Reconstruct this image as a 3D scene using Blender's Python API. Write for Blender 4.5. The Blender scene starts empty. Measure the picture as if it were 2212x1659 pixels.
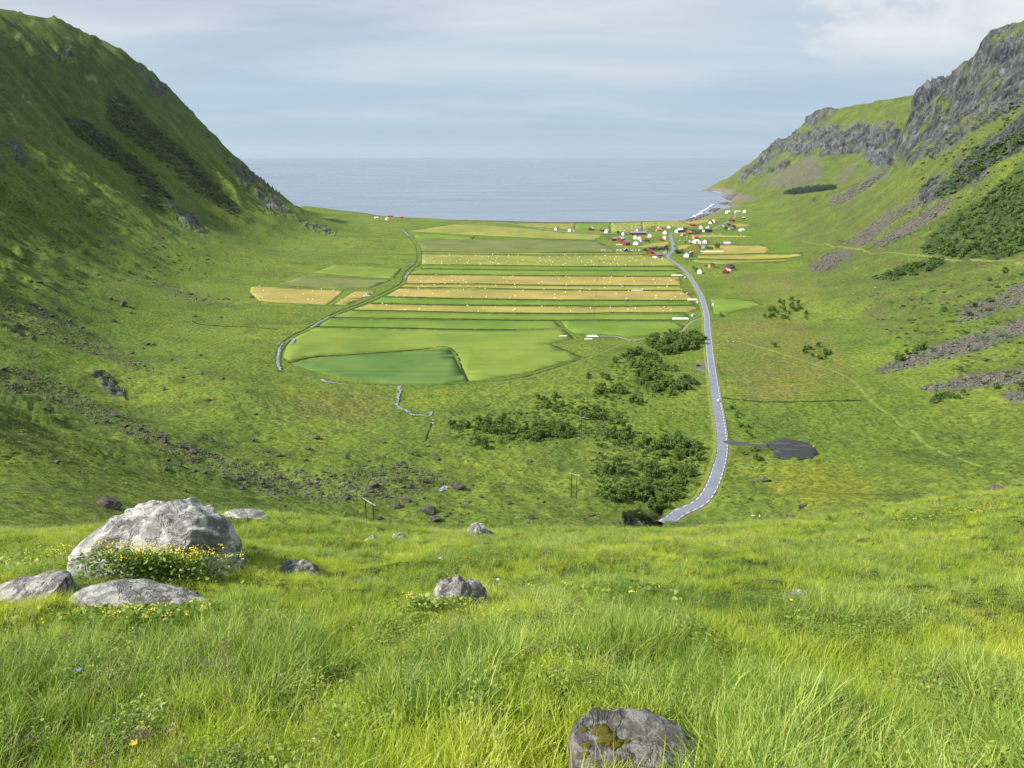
import bpy, bmesh, math, random
import numpy as np
from mathutils import Vector, Matrix
from mathutils.bvhtree import BVHTree
R = math.radians
rng = np.random.default_rng(7)
random.seed(7)
scene = bpy.context.scene
col = scene.collection

# ------------------------------------------------------------------ camera
FW, CX, CY = 1618.0, 1106.0, 829.5          # focal length and centre on a 2212 x 1659 frame
PITCH = math.atan((829.5 - 328.0) / FW)     # true level sits at row 328
CAM_Z = 190.0
cp, sp = math.cos(PITCH), math.sin(PITCH)
cam_d = bpy.data.cameras.new('camera')
cam_d.sensor_width = 36.0
cam_d.lens = FW / 2212.0 * 36.0
cam_d.clip_start = 0.1
cam_d.clip_end = 120000.0
cam = bpy.data.objects.new('camera', cam_d)
col.objects.link(cam)
cam.location = (0, 0, CAM_Z)
cam.rotation_euler = (math.pi / 2 - PITCH, 0, 0)
scene.camera = cam

# ------------------------------------------------------------------ light
SUN_EL, SUN_AZ = R(40), R(-108)             # azimuth measured from +y towards +x
sun_dir = Vector((math.cos(SUN_EL) * math.sin(SUN_AZ), math.cos(SUN_EL) * math.cos(SUN_AZ), math.sin(SUN_EL)))
sd = bpy.data.lights.new('sun', 'SUN')
sd.energy = 5.0
sd.angle = R(2.0)
sd.color = (1.0, 0.95, 0.86)
sun = bpy.data.objects.new('sun', sd)
col.objects.link(sun)
sun.location = (0, 0, 2000)
sun.rotation_euler = sun_dir.to_track_quat('Z', 'Y').to_euler()

def build_world():
    w = bpy.data.worlds.new('World')
    scene.world = w
    w.use_nodes = True
    nt = w.node_tree
    N, L = nt.nodes, nt.links
    N.clear()
    out = N.new('ShaderNodeOutputWorld')
    bg = N.new('ShaderNodeBackground')
    bg.inputs['Strength'].default_value = 0.079
    L.new(bg.outputs[0], out.inputs[0])
    tc = N.new('ShaderNodeTexCoord')
    sep = N.new('ShaderNodeSeparateXYZ')
    L.new(tc.outputs['Generated'], sep.inputs[0])

    def math_(op, a, b=None, clamp=False):
        m = N.new('ShaderNodeMath'); m.operation = op; m.use_clamp = clamp
        for i, v in enumerate((a, b)):
            if v is None: continue
            if isinstance(v, (int, float)): m.inputs[i].default_value = v
            else: L.new(v, m.inputs[i])
        return m.outputs[0]

    def ramp(v, lo, hi):
        m = N.new('ShaderNodeMapRange'); m.interpolation_type = 'SMOOTHSTEP'
        L.new(v, m.inputs[0]); m.inputs[1].default_value = lo; m.inputs[2].default_value = hi
        return m.outputs[0]

    def mixc(f, a, b):
        m = N.new('ShaderNodeMix'); m.data_type = 'RGBA'
        L.new(f, m.inputs[0])
        for i, v in ((6, a), (7, b)):
            if isinstance(v, tuple): m.inputs[i].default_value = v + (1,)
            else: L.new(v, m.inputs[i])
        return m.outputs[2]
    z = math_('MAXIMUM', sep.outputs[2], 0.002)
    # the layer of cloud seen from below: a plane overhead, far cloud closes up towards the horizon
    zz = math_('ADD', z, 0.09)
    px = math_('DIVIDE', sep.outputs[0], zz)
    py = math_('DIVIDE', sep.outputs[1], zz)
    cb = N.new('ShaderNodeCombineXYZ')
    L.new(px, cb.inputs[0]); L.new(py, cb.inputs[1])
    vec2 = N.new('ShaderNodeCombineXYZ')
    L.new(sep.outputs[0], vec2.inputs[0]); L.new(sep.outputs[1], vec2.inputs[1]); L.new(z, vec2.inputs[2])

    def noise(vec, scale, detail, rough, off, sc=(1, 1, 1), dist=0.0):
        mp = N.new('ShaderNodeMapping')
        mp.inputs['Location'].default_value = off; mp.inputs['Scale'].default_value = sc
        L.new(vec, mp.inputs[0])
        n = N.new('ShaderNodeTexNoise')
        n.inputs['Scale'].default_value = scale; n.inputs['Detail'].default_value = detail
        n.inputs['Roughness'].default_value = rough; n.inputs['Distortion'].default_value = dist
        L.new(mp.outputs[0], n.inputs[0])
        return n.outputs[0]
    sky = N.new('ShaderNodeTexSky')
    sky.sky_type = 'NISHITA'; sky.sun_disc = False
    sky.sun_elevation = SUN_EL; sky.sun_rotation = SUN_AZ
    sky.altitude = 200; sky.air_density = 1.0; sky.dust_density = 0.6; sky.ozone_density = 1.2
    L.new(vec2.outputs[0], sky.inputs[0])
    skyc = sky.outputs[0]
    n1 = noise(cb.outputs[0], 0.42, 6, 0.52, (3.1, 1.7, 0), (0.8, 1.15, 1), 0.5)      # broad banks
    n2 = noise(cb.outputs[0], 0.7, 6, 0.55, (11.3, 5.2, 0), (0.38, 1.15, 1), 0.5)      # streaks
    n3 = noise(vec2.outputs[0], 2.6, 10, 0.58, (0.35, 2.3, 0.6), (1, 1, 2.2), 0.2)       # heaped cloud
    cover_h = ramp(z, 0.03, 0.20)
    cover = math_('ADD', math_('MULTIPLY', cover_h, 0.80), math_('MULTIPLY', ramp(n2, 0.36, 0.66), 0.45), True)
    cover = math_('MULTIPLY', cover, math_('ADD', math_('MULTIPLY', ramp(z, 0.0, 0.05), 0.75), 0.25), True)
    cloud = mixc(ramp(n1, 0.34, 0.64), (3.9, 4.7, 5.9), (5.9, 6.35, 6.8))
    cloud = mixc(math_('MULTIPLY', ramp(n2, 0.5, 0.7), 0.35), cloud, (6.2, 6.6, 6.9))
    dp = N.new('ShaderNodeVectorMath'); dp.operation = 'DOT_PRODUCT'
    L.new(vec2.outputs[0], dp.inputs[0]); dp.inputs[1].default_value = (0.47, 0.862, 0.19)    # one big cloud mass over the right-hand mountain
    near_c = ramp(dp.outputs['Value'], math.cos(R(13)), math.cos(R(4)))
    n3 = math_('ADD', n3, math_('MULTIPLY', near_c, 0.14))
    heap = math_('MULTIPLY', ramp(n3, 0.53, 0.64), math_('MULTIPLY', ramp(z, 0.05, 0.13), 0.9))
    cloud = mixc(heap, cloud, mixc(ramp(n3, 0.56, 0.72), (5.4, 5.9, 6.5), (7.6, 7.7, 7.75)))
    cover = math_('MAXIMUM', cover, heap)
    base = mixc(ramp(z, 0.0, 0.07), (3.55, 4.85, 5.8), (3.75, 5.15, 6.25))
    base = mixc(ramp(z, 0.05, 0.35), base, mixc(math_('ADD', z, 0.0), (3.8, 4.85, 6.2), skyc))
    fin = mixc(cover, base, cloud)
    L.new(fin, bg.inputs['Color'])
build_world()
vs = scene.view_settings
vs.view_transform = 'Standard'
vs.look = 'None'
vs.exposure = 0.6
vs.gamma = 1.0
vs.use_curve_mapping = False
scene.render.engine = 'CYCLES'
cy = scene.cycles
cy.use_denoising = True
cy.use_adaptive_sampling = True
cy.adaptive_threshold = 0.02
cy.denoiser = 'OPENIMAGEDENOISE'
cy.max_bounces = 5
cy.diffuse_bounces = 2
cy.glossy_bounces = 2
cy.transmission_bounces = 3
cy.volume_bounces = 0
cy.transparent_max_bounces = 8
cy.caustics_reflective = False
cy.caustics_refractive = False

# ------------------------------------------------------------------ small helpers
def ray(px, py):
    u = (px - CX) / FW
    v = (CY - py) / FW
    return np.array((u, cp + v * sp, -sp + v * cp))

def at_z(px, py, z):
    d = ray(px, py)
    t = (z - CAM_Z) / d[2]
    return d[0] * t, d[1] * t, z

def at_y(px, py, y):
    d = ray(px, py)
    t = y / d[1]
    return d[0] * t, y, CAM_Z + d[2] * t

def project(x, y, z):
    zz = z - CAM_Z
    dep = np.maximum(y * cp - zz * sp, 0.05)
    return CX + FW * x / dep, CY - FW * (zz * cp + y * sp) / dep

_PERM = np.random.default_rng(3).permutation(4096).astype(np.int32)
_ANG = np.random.default_rng(4).random(4096) * 2 * math.pi
_GC = np.cos(_ANG).astype(np.float32); _GS = np.sin(_ANG).astype(np.float32)
def pnoise(x, y, seed=0):
    x = np.asarray(x); y = np.asarray(y)
    ix = np.floor(x).astype(np.int32); iy = np.floor(y).astype(np.int32)
    fx = (x - ix).astype(np.float32); fy = (y - iy).astype(np.float32)
    u = fx * fx * fx * (fx * (fx * 6 - 15) + 10)
    v = fy * fy * fy * (fy * (fy * 6 - 15) + 10)
    h0 = _PERM[(ix + seed * 131) & 4095]; h1 = _PERM[(ix + 1 + seed * 131) & 4095]
    def g(h, dx, dy):
        k = _PERM[(h + iy + dy) & 4095]
        return _GC[k] * (fx - dx) + _GS[k] * (fy - dy)
    a, b, c, d = g(h0, 0, 0), g(h1, 1, 0), g(h0, 0, 1), g(h1, 1, 1)
    return (a + u * (b - a) + v * (c - a) + u * v * (a - b - c + d)) * 1.5

def fbm(x, y, octaves=4, seed=0, gain=0.5, lac=2.03):
    s = 0.0; amp = 1.0; f = 1.0
    for o in range(octaves):
        s = s + amp * pnoise(x * f + 17.3 * o, y * f - 9.1 * o, seed + o)
        amp *= gain; f *= lac
    return s

def ridged(x, y, octaves=4, seed=0, gain=0.5, lac=2.1):
    s = 0.0; amp = 1.0; f = 1.0
    for o in range(octaves):
        s = s + amp * (1 - 2 * np.abs(pnoise(x * f + 7.7 * o, y * f + 3.1 * o, seed + o)))
        amp *= gain; f *= lac
    return s

def smooth(a, b, x):
    t = np.clip((x - a) / (b - a), 0, 1)
    return t * t * (3 - 2 * t)

def poly_mask(px, py, poly, soft):
    """1 inside, 0 outside, soft edge of the given width"""
    P = np.array(poly, float)
    res = np.zeros(px.shape)
    lo = P.min(0) - soft; hi = P.max(0) + soft
    sel = np.nonzero((px > lo[0]) & (px < hi[0]) & (py > lo[1]) & (py < hi[1]))[0]
    if len(sel) == 0: return res
    x = px[sel]; y = py[sel]
    ins = np.zeros(len(sel), bool); dmin = np.full(len(sel), 1e9)
    for i in range(len(P)):
        x1, y1 = P[i]; x2, y2 = P[(i + 1) % len(P)]
        c = ((y1 > y) != (y2 > y)) & (x < (x2 - x1) * (y - y1) / ((y2 - y1) if y2 != y1 else 1e-9) + x1)
        ins ^= c
        ex, ey = x2 - x1, y2 - y1
        t = np.clip(((x - x1) * ex + (y - y1) * ey) / (ex * ex + ey * ey + 1e-9), 0, 1)
        dmin = np.minimum(dmin, np.hypot(x - x1 - t * ex, y - y1 - t * ey))
    sd_ = np.where(ins, dmin, -dmin)
    res[sel] = smooth(-soft, soft, sd_)
    return res
# ------------------------------------------------------------------ shape of the valley
CTRL = []
def cz(*pts):
    for px, py, z in pts: CTRL.append(at_z(px, py, z))
def cyy(*pts, drop=None):
    for px, py, y in pts:
        p = at_y(px, py, y); CTRL.append(p)
        if drop:
            n = math.hypot(p[0], p[1]); k = 1 + drop / n
            CTRL.append((p[0] * k, p[1] * k, max(p[2] - drop * 0.55, -12)))
            k = 1 + 3.2 * drop / n
            CTRL.append((p[0] * k, p[1] * k, max(p[2] - drop * 2.2, -25 if p[0] < 600 or p[1] > 2600 else 75)))
# valley floor
cz((750,520,12),(750,560,14),(900,500,8),(1100,500,7),(1300,490,6),(1240,540,9),(1000,560,11),(1450,520,8),(1600,480,9),
   (1550,560,11),(1000,620,13),(1300,640,13),(1500,640,14),(800,700,15),(1200,700,15),(640,800,18),(1000,760,16),
   (1300,760,17),(850,830,18),(1100,830,18),(1540,780,19),(1300,850,21),(1545,870,22),(1555,950,24),(1250,950,26),
   (950,930,24),(700,880,23),(1740,980,26),(1500,1110,31),(1240,1077,36),(1000,1020,34),(800,1000,38),(1000,1120,46),
   (800,1130,52),(600,1060,56),(1300,1120,40),(1650,1100,37),(1900,1075,48),(1750,870,25),(1650,700,19),(1700,620,17),
   (1650,560,13),(1700,490,12),(1690,440,22),(1600,470,9),(1480,490,6),(600,640,16),(640,560,20),(1750,570,17),
   (1860,690,24),(1900,790,28),(560,760,22),(480,850,32),(760,500,12),(700,480,14),(660,462,15),(1700,800,23),(1400,1000,27),
   (1600,500,10),(1530,500,8),(1560,488,8),(1650,500,12),(1620,458,10),(1560,472,7),(1510,485,6),(1660,465,14),(1690,520,13),
   (800,485,10),(850,490,9),(900,484,7),(950,490,7),(1000,484,6),(720,472,13),(830,474,8),(1200,490,5),(1400,490,6))
# shore line and the sea bed
cz((640,453,11),(760,462,8),(900,470,4),(1000,475,1.5),(1090,478,1),(1240,481.5,1),(1330,481,1),(1440,478,0.5),(1480,476,0),
   (1505,466,0),(1530,453,0),(1550,440,0),(1566,428,0),(1580,419,0),(1550,414.5,0),(1516,411,0))
for x, y in ((-500,2750),(-200,2450),(0,2400),(250,2400),(450,2500),(620,2700),(750,3100),(900,3700),(850,4200),(1300,4700),(1800,5000),
             (-900,3000),(-1500,3300),(300,3200),(-300,3600),(500,4000)):
    CTRL.append((x, y, -25.0))
for x, y in ((-10,2250),(200,2240),(400,2290)): CTRL.append((x, y, -3.0))
# left mountain: skyline, then the even slope under it
cyy((0,30,1750),(100,42,1800),(215,90,1870),(300,150,1930),(370,210,1980),(440,280,2030),(500,340,2070),(560,400,2110),(612,448,2140), drop=110)
TOE = ((-545,2150,14),(-500,1500,16),(-450,1000,18),(-345,660,24),(-235,455,32),(-128,352,42))
NRM = ((-0.99,0.1),(-1,0),(-0.98,-0.15),(-0.9,-0.43),(-0.75,-0.66),(-0.5,-0.86))
for (x, y, z), (nx, ny) in zip(TOE, NRM):
    CTRL.append((x, y, z))
    for d, h in ((70, 26), (160, 84), (300, 192)):
        if y > 2000 and d > 250: continue
        CTRL.append((x + nx * d, y + ny * d, z + h))
for x, y, z in ((-860,1500,292),(-1150,1500,520),(-760,1000,235),(-980,900,420),(-600,560,190),(-800,400,340),(-450,250,195),(-300,120,160),(-200,60,158)):
    CTRL.append((x, y, z))
# the camera's own hillside
for x in (-160, -80, 0, 80, 160):
    for y, k in ((60, 0.60), (110, 0.595), (170, 0.585), (225, 0.572)):
        CTRL.append((x, y, 190 - k * y + abs(x) * 0.02 + {-160: {110: 8, 170: 20, 225: 38}, -80: {170: 4, 225: 9}}.get(x, {}).get(y, 0)))
for x, y, z in ((0,-60,230),(150,-40,215),(-150,-40,222),(230,40,176),(300,120,150),(330,200,110)): CTRL.append((x, y, z))
cyy((0,1080,165),(2212,1075,272),(2212,1000,345))
# right side
cyy((2212,850,468),(2212,700,620),(2212,568,780),(2212,430,950),(2212,300,1090),(2212,180,1500),
    (2000,560,930),(1900,555,1000),(1850,480,1500),(2000,420,1350),(2100,250,1560),(2030,300,1800),
    (1877,395,2330),(1811,424,2360),(2050,700,650),(2050,850,490),(1950,640,800),(2100,480,1040),(2060,350,1330))
cz((1762,457,14),(1757,500,13))
cyy((2290,30,1640),(2212,50,1700),(2180,54,1730),(2141,76,1760),(2114,122,1810),(2076,145,1880),(2057,173,1950),(2023,183,2060),(1993,199,2170), drop=90)
cyy((1900,392,2000),(1900,386,2250),(1850,417,2000),(1850,412,2280),(1800,440,2000),(1800,434,2300),(1930,365,2030),(1950,352,2020),(1950,385,1830),(1970,345,1860),(1880,420,1800),(1830,445,1800))
cyy((1975,247,2190),(1957,296,2210),(1944,337,2230), drop=100)
for x, y, z in ((1000,1000,420),(1150,1300,520),(700,500,200),(560,300,170),(430,150,150),(900,700,360)): CTRL.append((x, y, z))
# the headland behind
cz((1650,420,28),(1600,440,6),(1590,428,8),(1625,404,20))
cyy((1750,412,2750),(1700,395,3000),(1850,397,2680),(1890,382,2560),(1750,335,3200),(1850,330,3060),(1915,325,2920),(1660,365,3550),(1800,290,3210),(1900,270,3040))
cyy((2010,204,3080),(1953,209,3150),(1907,217,3220),(1851,227,3300),(1802,237,3380),(1762,246,3450),(1739,268,3500),(1719,285,3560),(1707,298,3610),(1676,311,3690),
    (1656,330,3760),(1640,347,3810),(1607,367,3870),(1557,391,3930), drop=130)
CT = np.array(CTRL)
def _rbf_fit():
    P = CT[:, :2] / 1000.0
    D = np.sqrt(((P[:, None] - P[None]) ** 2).sum(-1) + 0.02 ** 2)
    n = len(P)
    A = np.zeros((n + 3, n + 3))
    A[:n, :n] = -D - np.eye(n) * 0.004
    A[:n, n] = 1; A[:n, n + 1:] = P
    A[n, :n] = 1; A[n + 1:, :n] = P.T
    return P, np.linalg.solve(A, np.concatenate([CT[:, 2], np.zeros(3)]))
RP, RW = _rbf_fit()
def rbf(x, y, grad=False):
    x = (np.asarray(x) / 1000.0).astype(np.float32); y = (np.asarray(y) / 1000.0).astype(np.float32)
    n = len(RP)
    W = RW.astype(np.float32)
    s = W[n] + W[n + 1] * x + W[n + 2] * y
    gx = np.full_like(x, W[n + 1]); gy = np.full_like(x, W[n + 2])
    for i in range(n):
        dx = x - np.float32(RP[i, 0]); dy = y - np.float32(RP[i, 1])
        q = np.sqrt(dx * dx + dy * dy + np.float32(0.0004))
        s -= W[i] * q
        if grad:
            q = W[i] / q
            gx -= dx * q; gy -= dy * q
    s = s.astype(np.float64)
    return (s, gx / 1000.0, gy / 1000.0) if grad else s

RIM = np.array([(1700,400),(1762,440),(1811,418),(1877,390),(1930,354),(1943,334),(1957,294),(1972,245),(1988,201),(2005,189),(2023,182),(2055,172),(2062,164),(2076,144),(2114,121),(2125,95),(2141,75),(2180,53),(2212,48),(2290,28),(2500,-40)], float)
def base_field(x, y):
    """valley form: the fitted surface, with the gap that parts the near wall from the headland"""
    b, gx, gy = rbf(x, y, True)
    s_ = 0.93 * y + 0.37 * x
    cut = smooth(2425, 2510, s_) * (1 - smooth(2720, 3060, s_)) * (x > 700) * 0.85
    b = b - cut * np.maximum(b - 92, 0)
    # the crest of the near wall never stands above the line its rim follows
    px = CX + FW * x / np.maximum(y * cp - (b - CAM_Z) * sp, 1.0)
    v = (CY - (np.interp(px, RIM[:, 0], RIM[:, 1]) - 2.0)) / FW
    zm = CAM_Z + y * (v * cp - sp) / (cp + v * sp)
    return np.where((x > 600) & (y < 2560) & (y > 1300), np.minimum(b, zm), b), gx, gy

def near_z(x, y):
    """the grassy brow the photographer stands on"""
    yy = np.maximum(y, -8)
    z = CAM_Z - 1.66 - 0.37 * yy - 0.0045 * np.maximum(yy, 0) ** 2
    z = z + 1.15 * np.exp(-(((x - 13.5) / 5.5) ** 2 + ((y - 17) / 8) ** 2))           # swell on the right
    z = z + 0.18 * np.exp(-(((x + 4.3) / 1.8) ** 2 + ((y - 8.6) / 1.6) ** 2))          # mound under the boulder
    z = z + 0.50 * np.exp(-(((x + 6.6) / 3.2) ** 2 + ((y - 16.5) / 4.5) ** 2))         # low rise behind the boulder
    z = z + 0.12 * fbm(x * 0.35, y * 0.35, 3, 41) + 0.05 * fbm(x * 1.6, y * 1.6, 2, 43)
    return z

# zones, outlined on the ground as seen from the brow (frame coordinates, then stored on the ground itself)
CLIFF = [ [(1936,352),(1950,290),(1968,240),(1980,170),(2030,150),(2055,140),(2078,110),(2108,60),(2150,25),(2330,-70),(2330,225),(2212,236),(2130,272),(2070,300),(2000,345),(1950,360)],
          [(1675,302),(1705,288),(1760,276),(1830,272),(1930,266),(1955,292),(1944,364),(1890,360),(1850,334),(1750,340),(1690,330),(1636,362),(1650,322)],
          [(1730,270),(1762,243),(1806,236),(1790,262),(1750,272)],
          [(1655,362),(1700,345),(1705,360),(1680,374),(1640,372)],
          [(1600,372),(1640,352),(1652,375),(1600,390)],
          [(2060,360),(2140,300),(2212,245),(2330,180),(2330,300),(2212,330),(2140,360),(2115,400),(2075,400)],
          [(1985,415),(2010,385),(2050,380),(2075,350),(2090,372),(2040,430),(1995,452)],
          [(2120,300),(2150,285),(2160,330),(2130,350)] ]
LEFTROCK = [ [(300,150),(345,185),(372,208),(355,215),(310,172)], [(440,278),(470,305),(462,312),(436,290)],
             [(480,345),(510,340),(600,430),(640,470),(600,462),(520,400)],
             [(352,440),(385,440),(450,490),(440,508),(390,480)], [(560,440),(590,450),(595,465),(570,455)],
             [(0,300),(40,310),(55,345),(0,335)], [(120,110),(160,120),(160,140),(125,130)],
             [(5,698),(40,705),(75,735),(40,730)], [(185,795),(215,800),(265,835),(275,857),(230,838)], [(640,470),(700,490),(728,506),(690,505),(650,488)] ]
SCREE = [ [(1640,402),(1690,365),(1745,340),(1770,352),(1782,372),(1770,396),(1700,404)], [(1800,392),(1830,360),(1852,352),(1845,370),(1820,398)],
          [(1862,398),(1890,365),(1935,352),(1915,392),(1870,404)], [(1790,432),(1850,402),(1905,372),(1930,360),(1880,402),(1820,440),(1795,448)],
          [(1830,524),(1900,470),(1965,440),(1990,430),(1985,445),(1930,480),(1880,522),(1860,532)],
          [(1880,530),(1960,478),(2030,440),(2060,425),(2040,450),(1990,492),(1930,524),(1905,536)],
          [(1740,575),(1790,545),(1850,538),(1838,556),(1790,582),(1760,590)],
          [(2080,660),(2140,640),(2212,610),(2330,560),(2330,600),(2212,650),(2120,690),(2060,698)],
          [(1890,800),(1960,765),(2050,740),(2130,712),(2212,688),(2330,650),(2330,700),(2212,722),(2130,752),(2050,775),(1960,798),(1910,808)],
          [(1985,838),(2060,820),(2140,806),(2212,800),(2330,790),(2330,820),(2212,826),(2120,838),(2020,850)],
          [(2160,850),(2212,838),(2330,820),(2330,860),(2212,868),(2180,872)] ]
SCRUB = [ [(225,215),(262,205),(330,270),(390,320),(450,385),(520,452),(500,462),(430,420),(352,352),(280,300),(232,262)],
          [(140,255),(180,258),(260,312),(330,372),(372,432),(330,420),(250,352),(160,290)],
          [(300,420),(340,430),(352,452),(320,445)],
          [(1985,545),(2010,505),(2070,462),(2130,425),(2212,360),(2330,290),(2330,470),(2212,540),(2160,562),(2060,556)],
          [(2020,420),(2100,330),(2180,290),(2240,260),(2240,300),(2160,345),(2090,395),(2040,430)],
          [(1880,600),(1960,570),(2040,555),(2050,572),(1990,590),(1930,606)] ]
YEL = [ [(700,800),(850,812),(870,835),(740,830)], [(590,830),(720,840),(720,880),(640,878)], [(880,850),(1010,845),(960,888),(900,880)],
        [(1640,1030),(1760,1000),(1900,1020),(1880,1090),(1700,1100)], [(1640,840),(1760,790),(1790,820),(1700,860)] ]
HEATH = [ [(1540,690),(1700,690),(1800,730),(1850,830),(1640,880),(1560,800)], [(1560,600),(1700,600),(1760,640),(1640,640)], [(700,845),(850,850),(860,900),(640,905),(560,880)],
          [(1250,960),(1400,950),(1420,1010),(1260,1030)] ]
LUSH = [ [(1550,880),(1620,900),(1800,960),(1900,1000),(1620,960)], [(1030,900),(1400,850),(1500,950),(1400,1080),(1300,1050),(1200,980),(1060,960)], [(1570,740),(1640,760),(1630,780),(1570,770)],
         [(1550,480),(1600,490),(1660,500),(1720,540),(1700,560),(1600,520)] ]
STREAK = [ [(0,650),(90,660),(230,740),(380,820),(300,800),(160,752),(0,690)], [(0,790),(80,800),(230,880),(420,960),(520,1010),(620,1060),(600,1082),(480,1030),(320,960),(160,890),(0,838)],
           [(300,590),(420,630),(520,650),(480,665),(360,640)], [(420,970),(560,1000),(700,1020),(900,1000),(980,1040),(880,1080),(700,1090),(560,1050)] ]

FLAT = [ [(596,790),(640,715),(700,680),(860,600),(895,545),(865,495),(1000,480),(1480,476),(1590,462),(1625,500),(1740,545),(1700,566),(1610,600),(1520,600),(1510,640),(1660,650),(1570,690),(1510,720),(1262,780),(1020,834),(850,840),(640,812)],
         [(530,612),(660,565),(880,570),(830,645),(720,672),(540,662)] ]
CUT = [(1348,1103),(1380,1099),(1430,1097),(1433,1138),(1352,1140)]
ROADPX = [(1434,1132),(1450,1123),(1470,1111),(1512,1088),(1536,1055),(1551,1015),(1560,975),(1558.5,940),(1553,900),(1548,870),(1543,835),(1538,800),(1534,770),(1530,730),(1527,700),
          (1526,680),(1518,650),(1505,622),(1490,597),(1475,581),(1455,566),(1443,557),(1444,551),(1452,543),(1455,533),(1451,518),(1448,505)]
def line_mask(px, py, pts, k, soft):
    d = np.full(px.shape, 1e9)
    sel = np.nonzero((px > 1380) & (px < 1640) & (py > 480) & (py < 1180))[0]
    x = px[sel]; y = py[sel]; dm = np.full(len(sel), 1e9)
    for (x1, y1), (x2, y2) in zip(pts[:-1], pts[1:]):
        ex, ey = x2 - x1, y2 - y1
        t = np.clip(((x - x1) * ex + (y - y1) * ey) / (ex * ex + ey * ey), 0, 1)
        dm = np.minimum(dm, np.hypot(x - x1 - t * ex, y - y1 - t * ey) - 0.022 * np.maximum(y - 330, 0))
    d[sel] = dm
    return 1 - smooth(2, soft, d)
def zone(px, py, polys, soft, wob):
    m = np.zeros(px.shape)
    for P in polys: m = np.maximum(m, poly_mask(px + wob[0], py + wob[1], P, soft))
    return m

def terrain_field(x, y):
    """height and ground cover at world points"""
    b, gx, gy = base_field(x, y)
    r = np.hypot(x, y)
    wn = 1 - smooth(22, 55, r)
    slope = np.hypot(gx, gy)
    px, py = project(x, y, b)
    far = smooth(200, 330, r)
    k = np.clip(r / 1500.0, 0.25, 1.6)
    w1 = fbm(x / 60, y / 60, 3, 11); w2 = fbm(x / 60 + 31, y / 60 - 12, 3, 12)
    wob = (w1 * 9, w2 * 7)
    f1 = fbm(x / 17, y / 17, 3, 13); 
    wobf = (w1 * 6 + f1 * 5, w2 * 5 + fbm(x / 17 + 5, y / 17, 3, 14) * 5)
    M = {}
    M['cliff'] = zone(px, py, CLIFF, 7, wobf) * far
    M['lrock'] = zone(px, py, LEFTROCK, 5, wobf) * far
    M['scree'] = zone(px, py, SCREE, 5, wobf) * far
    M['scrub'] = zone(px, py, SCRUB, 7, wobf) * far
    M['yel'] = zone(px, py, YEL, 16, wob) * far
    M['heath'] = zone(px, py, HEATH, 22, wob) * far
    M['lush'] = zone(px, py, LUSH, 20, wob) * far
    M['streak'] = zone(px, py, STREAK, 10, wob) * far
    steep = smooth(0.22, 0.5, slope)
    left = (x < -60)
    # relief
    d = np.zeros_like(b)
    # gullies: ribs that run down the fall line
    gl = np.hypot(gx, gy) + 1e-6
    along_l = y + 0.18 * x                       # coordinate along the left wall
    gul = ridged(along_l / 95 + 0.25 * w1, x / 900, 3, 21, 0.55)
    d += np.where(left, steep * far * (gul - 0.6) * np.clip((b - 30) / 80, 0, 1) * 13.0 * smooth(450, 800, r), 0)
    d += np.where(left, steep * far * fbm(along_l / 24 + 0.5 * w2, x / 260, 3, 27) * np.clip((b - 30) / 60, 0, 1) * 3.2, 0)
    along_r = 0.93 * y + 0.37 * x
    gur = ridged(along_r / 120 + 0.3 * w1, (x - 0.4 * y) / 900, 3, 24, 0.55)
    d += np.where(~left, steep * far * (gur - 0.6) * np.clip((b - 30) / 80, 0, 1) * 6.5, 0)
    # broken rock
    rk = np.clip(M['cliff'] + 0.8 * M['lrock'], 0, 1)
    bl = np.abs(fbm(along_r / 75 + 0.3 * w2, b / 260, 3, 31, 0.5)) * 2 - 0.6
    bl2 = ridged(along_r / 34 + 0.5 * w2, b / 110, 3, 34, 0.5)
    ledge = fbm(along_r / 60, b / 30, 3, 36)
    amp = np.where(left, 2.5, 7.0)
    d += rk * amp * (bl * 0.95 + bl2 * 0.22 + ledge * 0.22 - 0.2)
    # hummocks
    rough = far * np.clip(0.25 + steep + 0.9 * smooth(34, 60, b) * (r < 900), 0, 1.1)
    d += rough * (3.0 * fbm(x / 70, y / 70, 3, 51) + 0.9 * fbm(x / 14, y / 14, 3, 52))
    nearw = far * (1 - smooth(500, 900, r))
    d += nearw * 0.75 * fbm(x / 7.5, y / 7.5, 3, 53) + nearw * 2.4 * fbm(x / 38, y / 38, 3, 54) * smooth(20, 34, b)
    d += far * M['scree'] * 1.2 * fbm(x / 7, y / 7, 3, 55)
    d += M['scrub'] * 2.2 * np.abs(fbm(x / 9, y / 9, 3, 56))
    # the shore stays low and the sea bed stays under water
    d *= smooth(0.5, 6, b) * 0.97 + 0.03
    flat = np.maximum(zone(px, py, FLAT, 14, (0, 0)), line_mask(px, py, ROADPX, 0.02, 10)) * far
    d *= 1 - flat
    d -= 7.5 * zone(px, py, [CUT], 2.5, (f1 * 2, f1)) * far
    z = b + d
    zn = near_z(x, y)
    z = zn * wn + z * (1 - wn)
    return z, b, M, slope, px, py, f1, w1, w2
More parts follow.
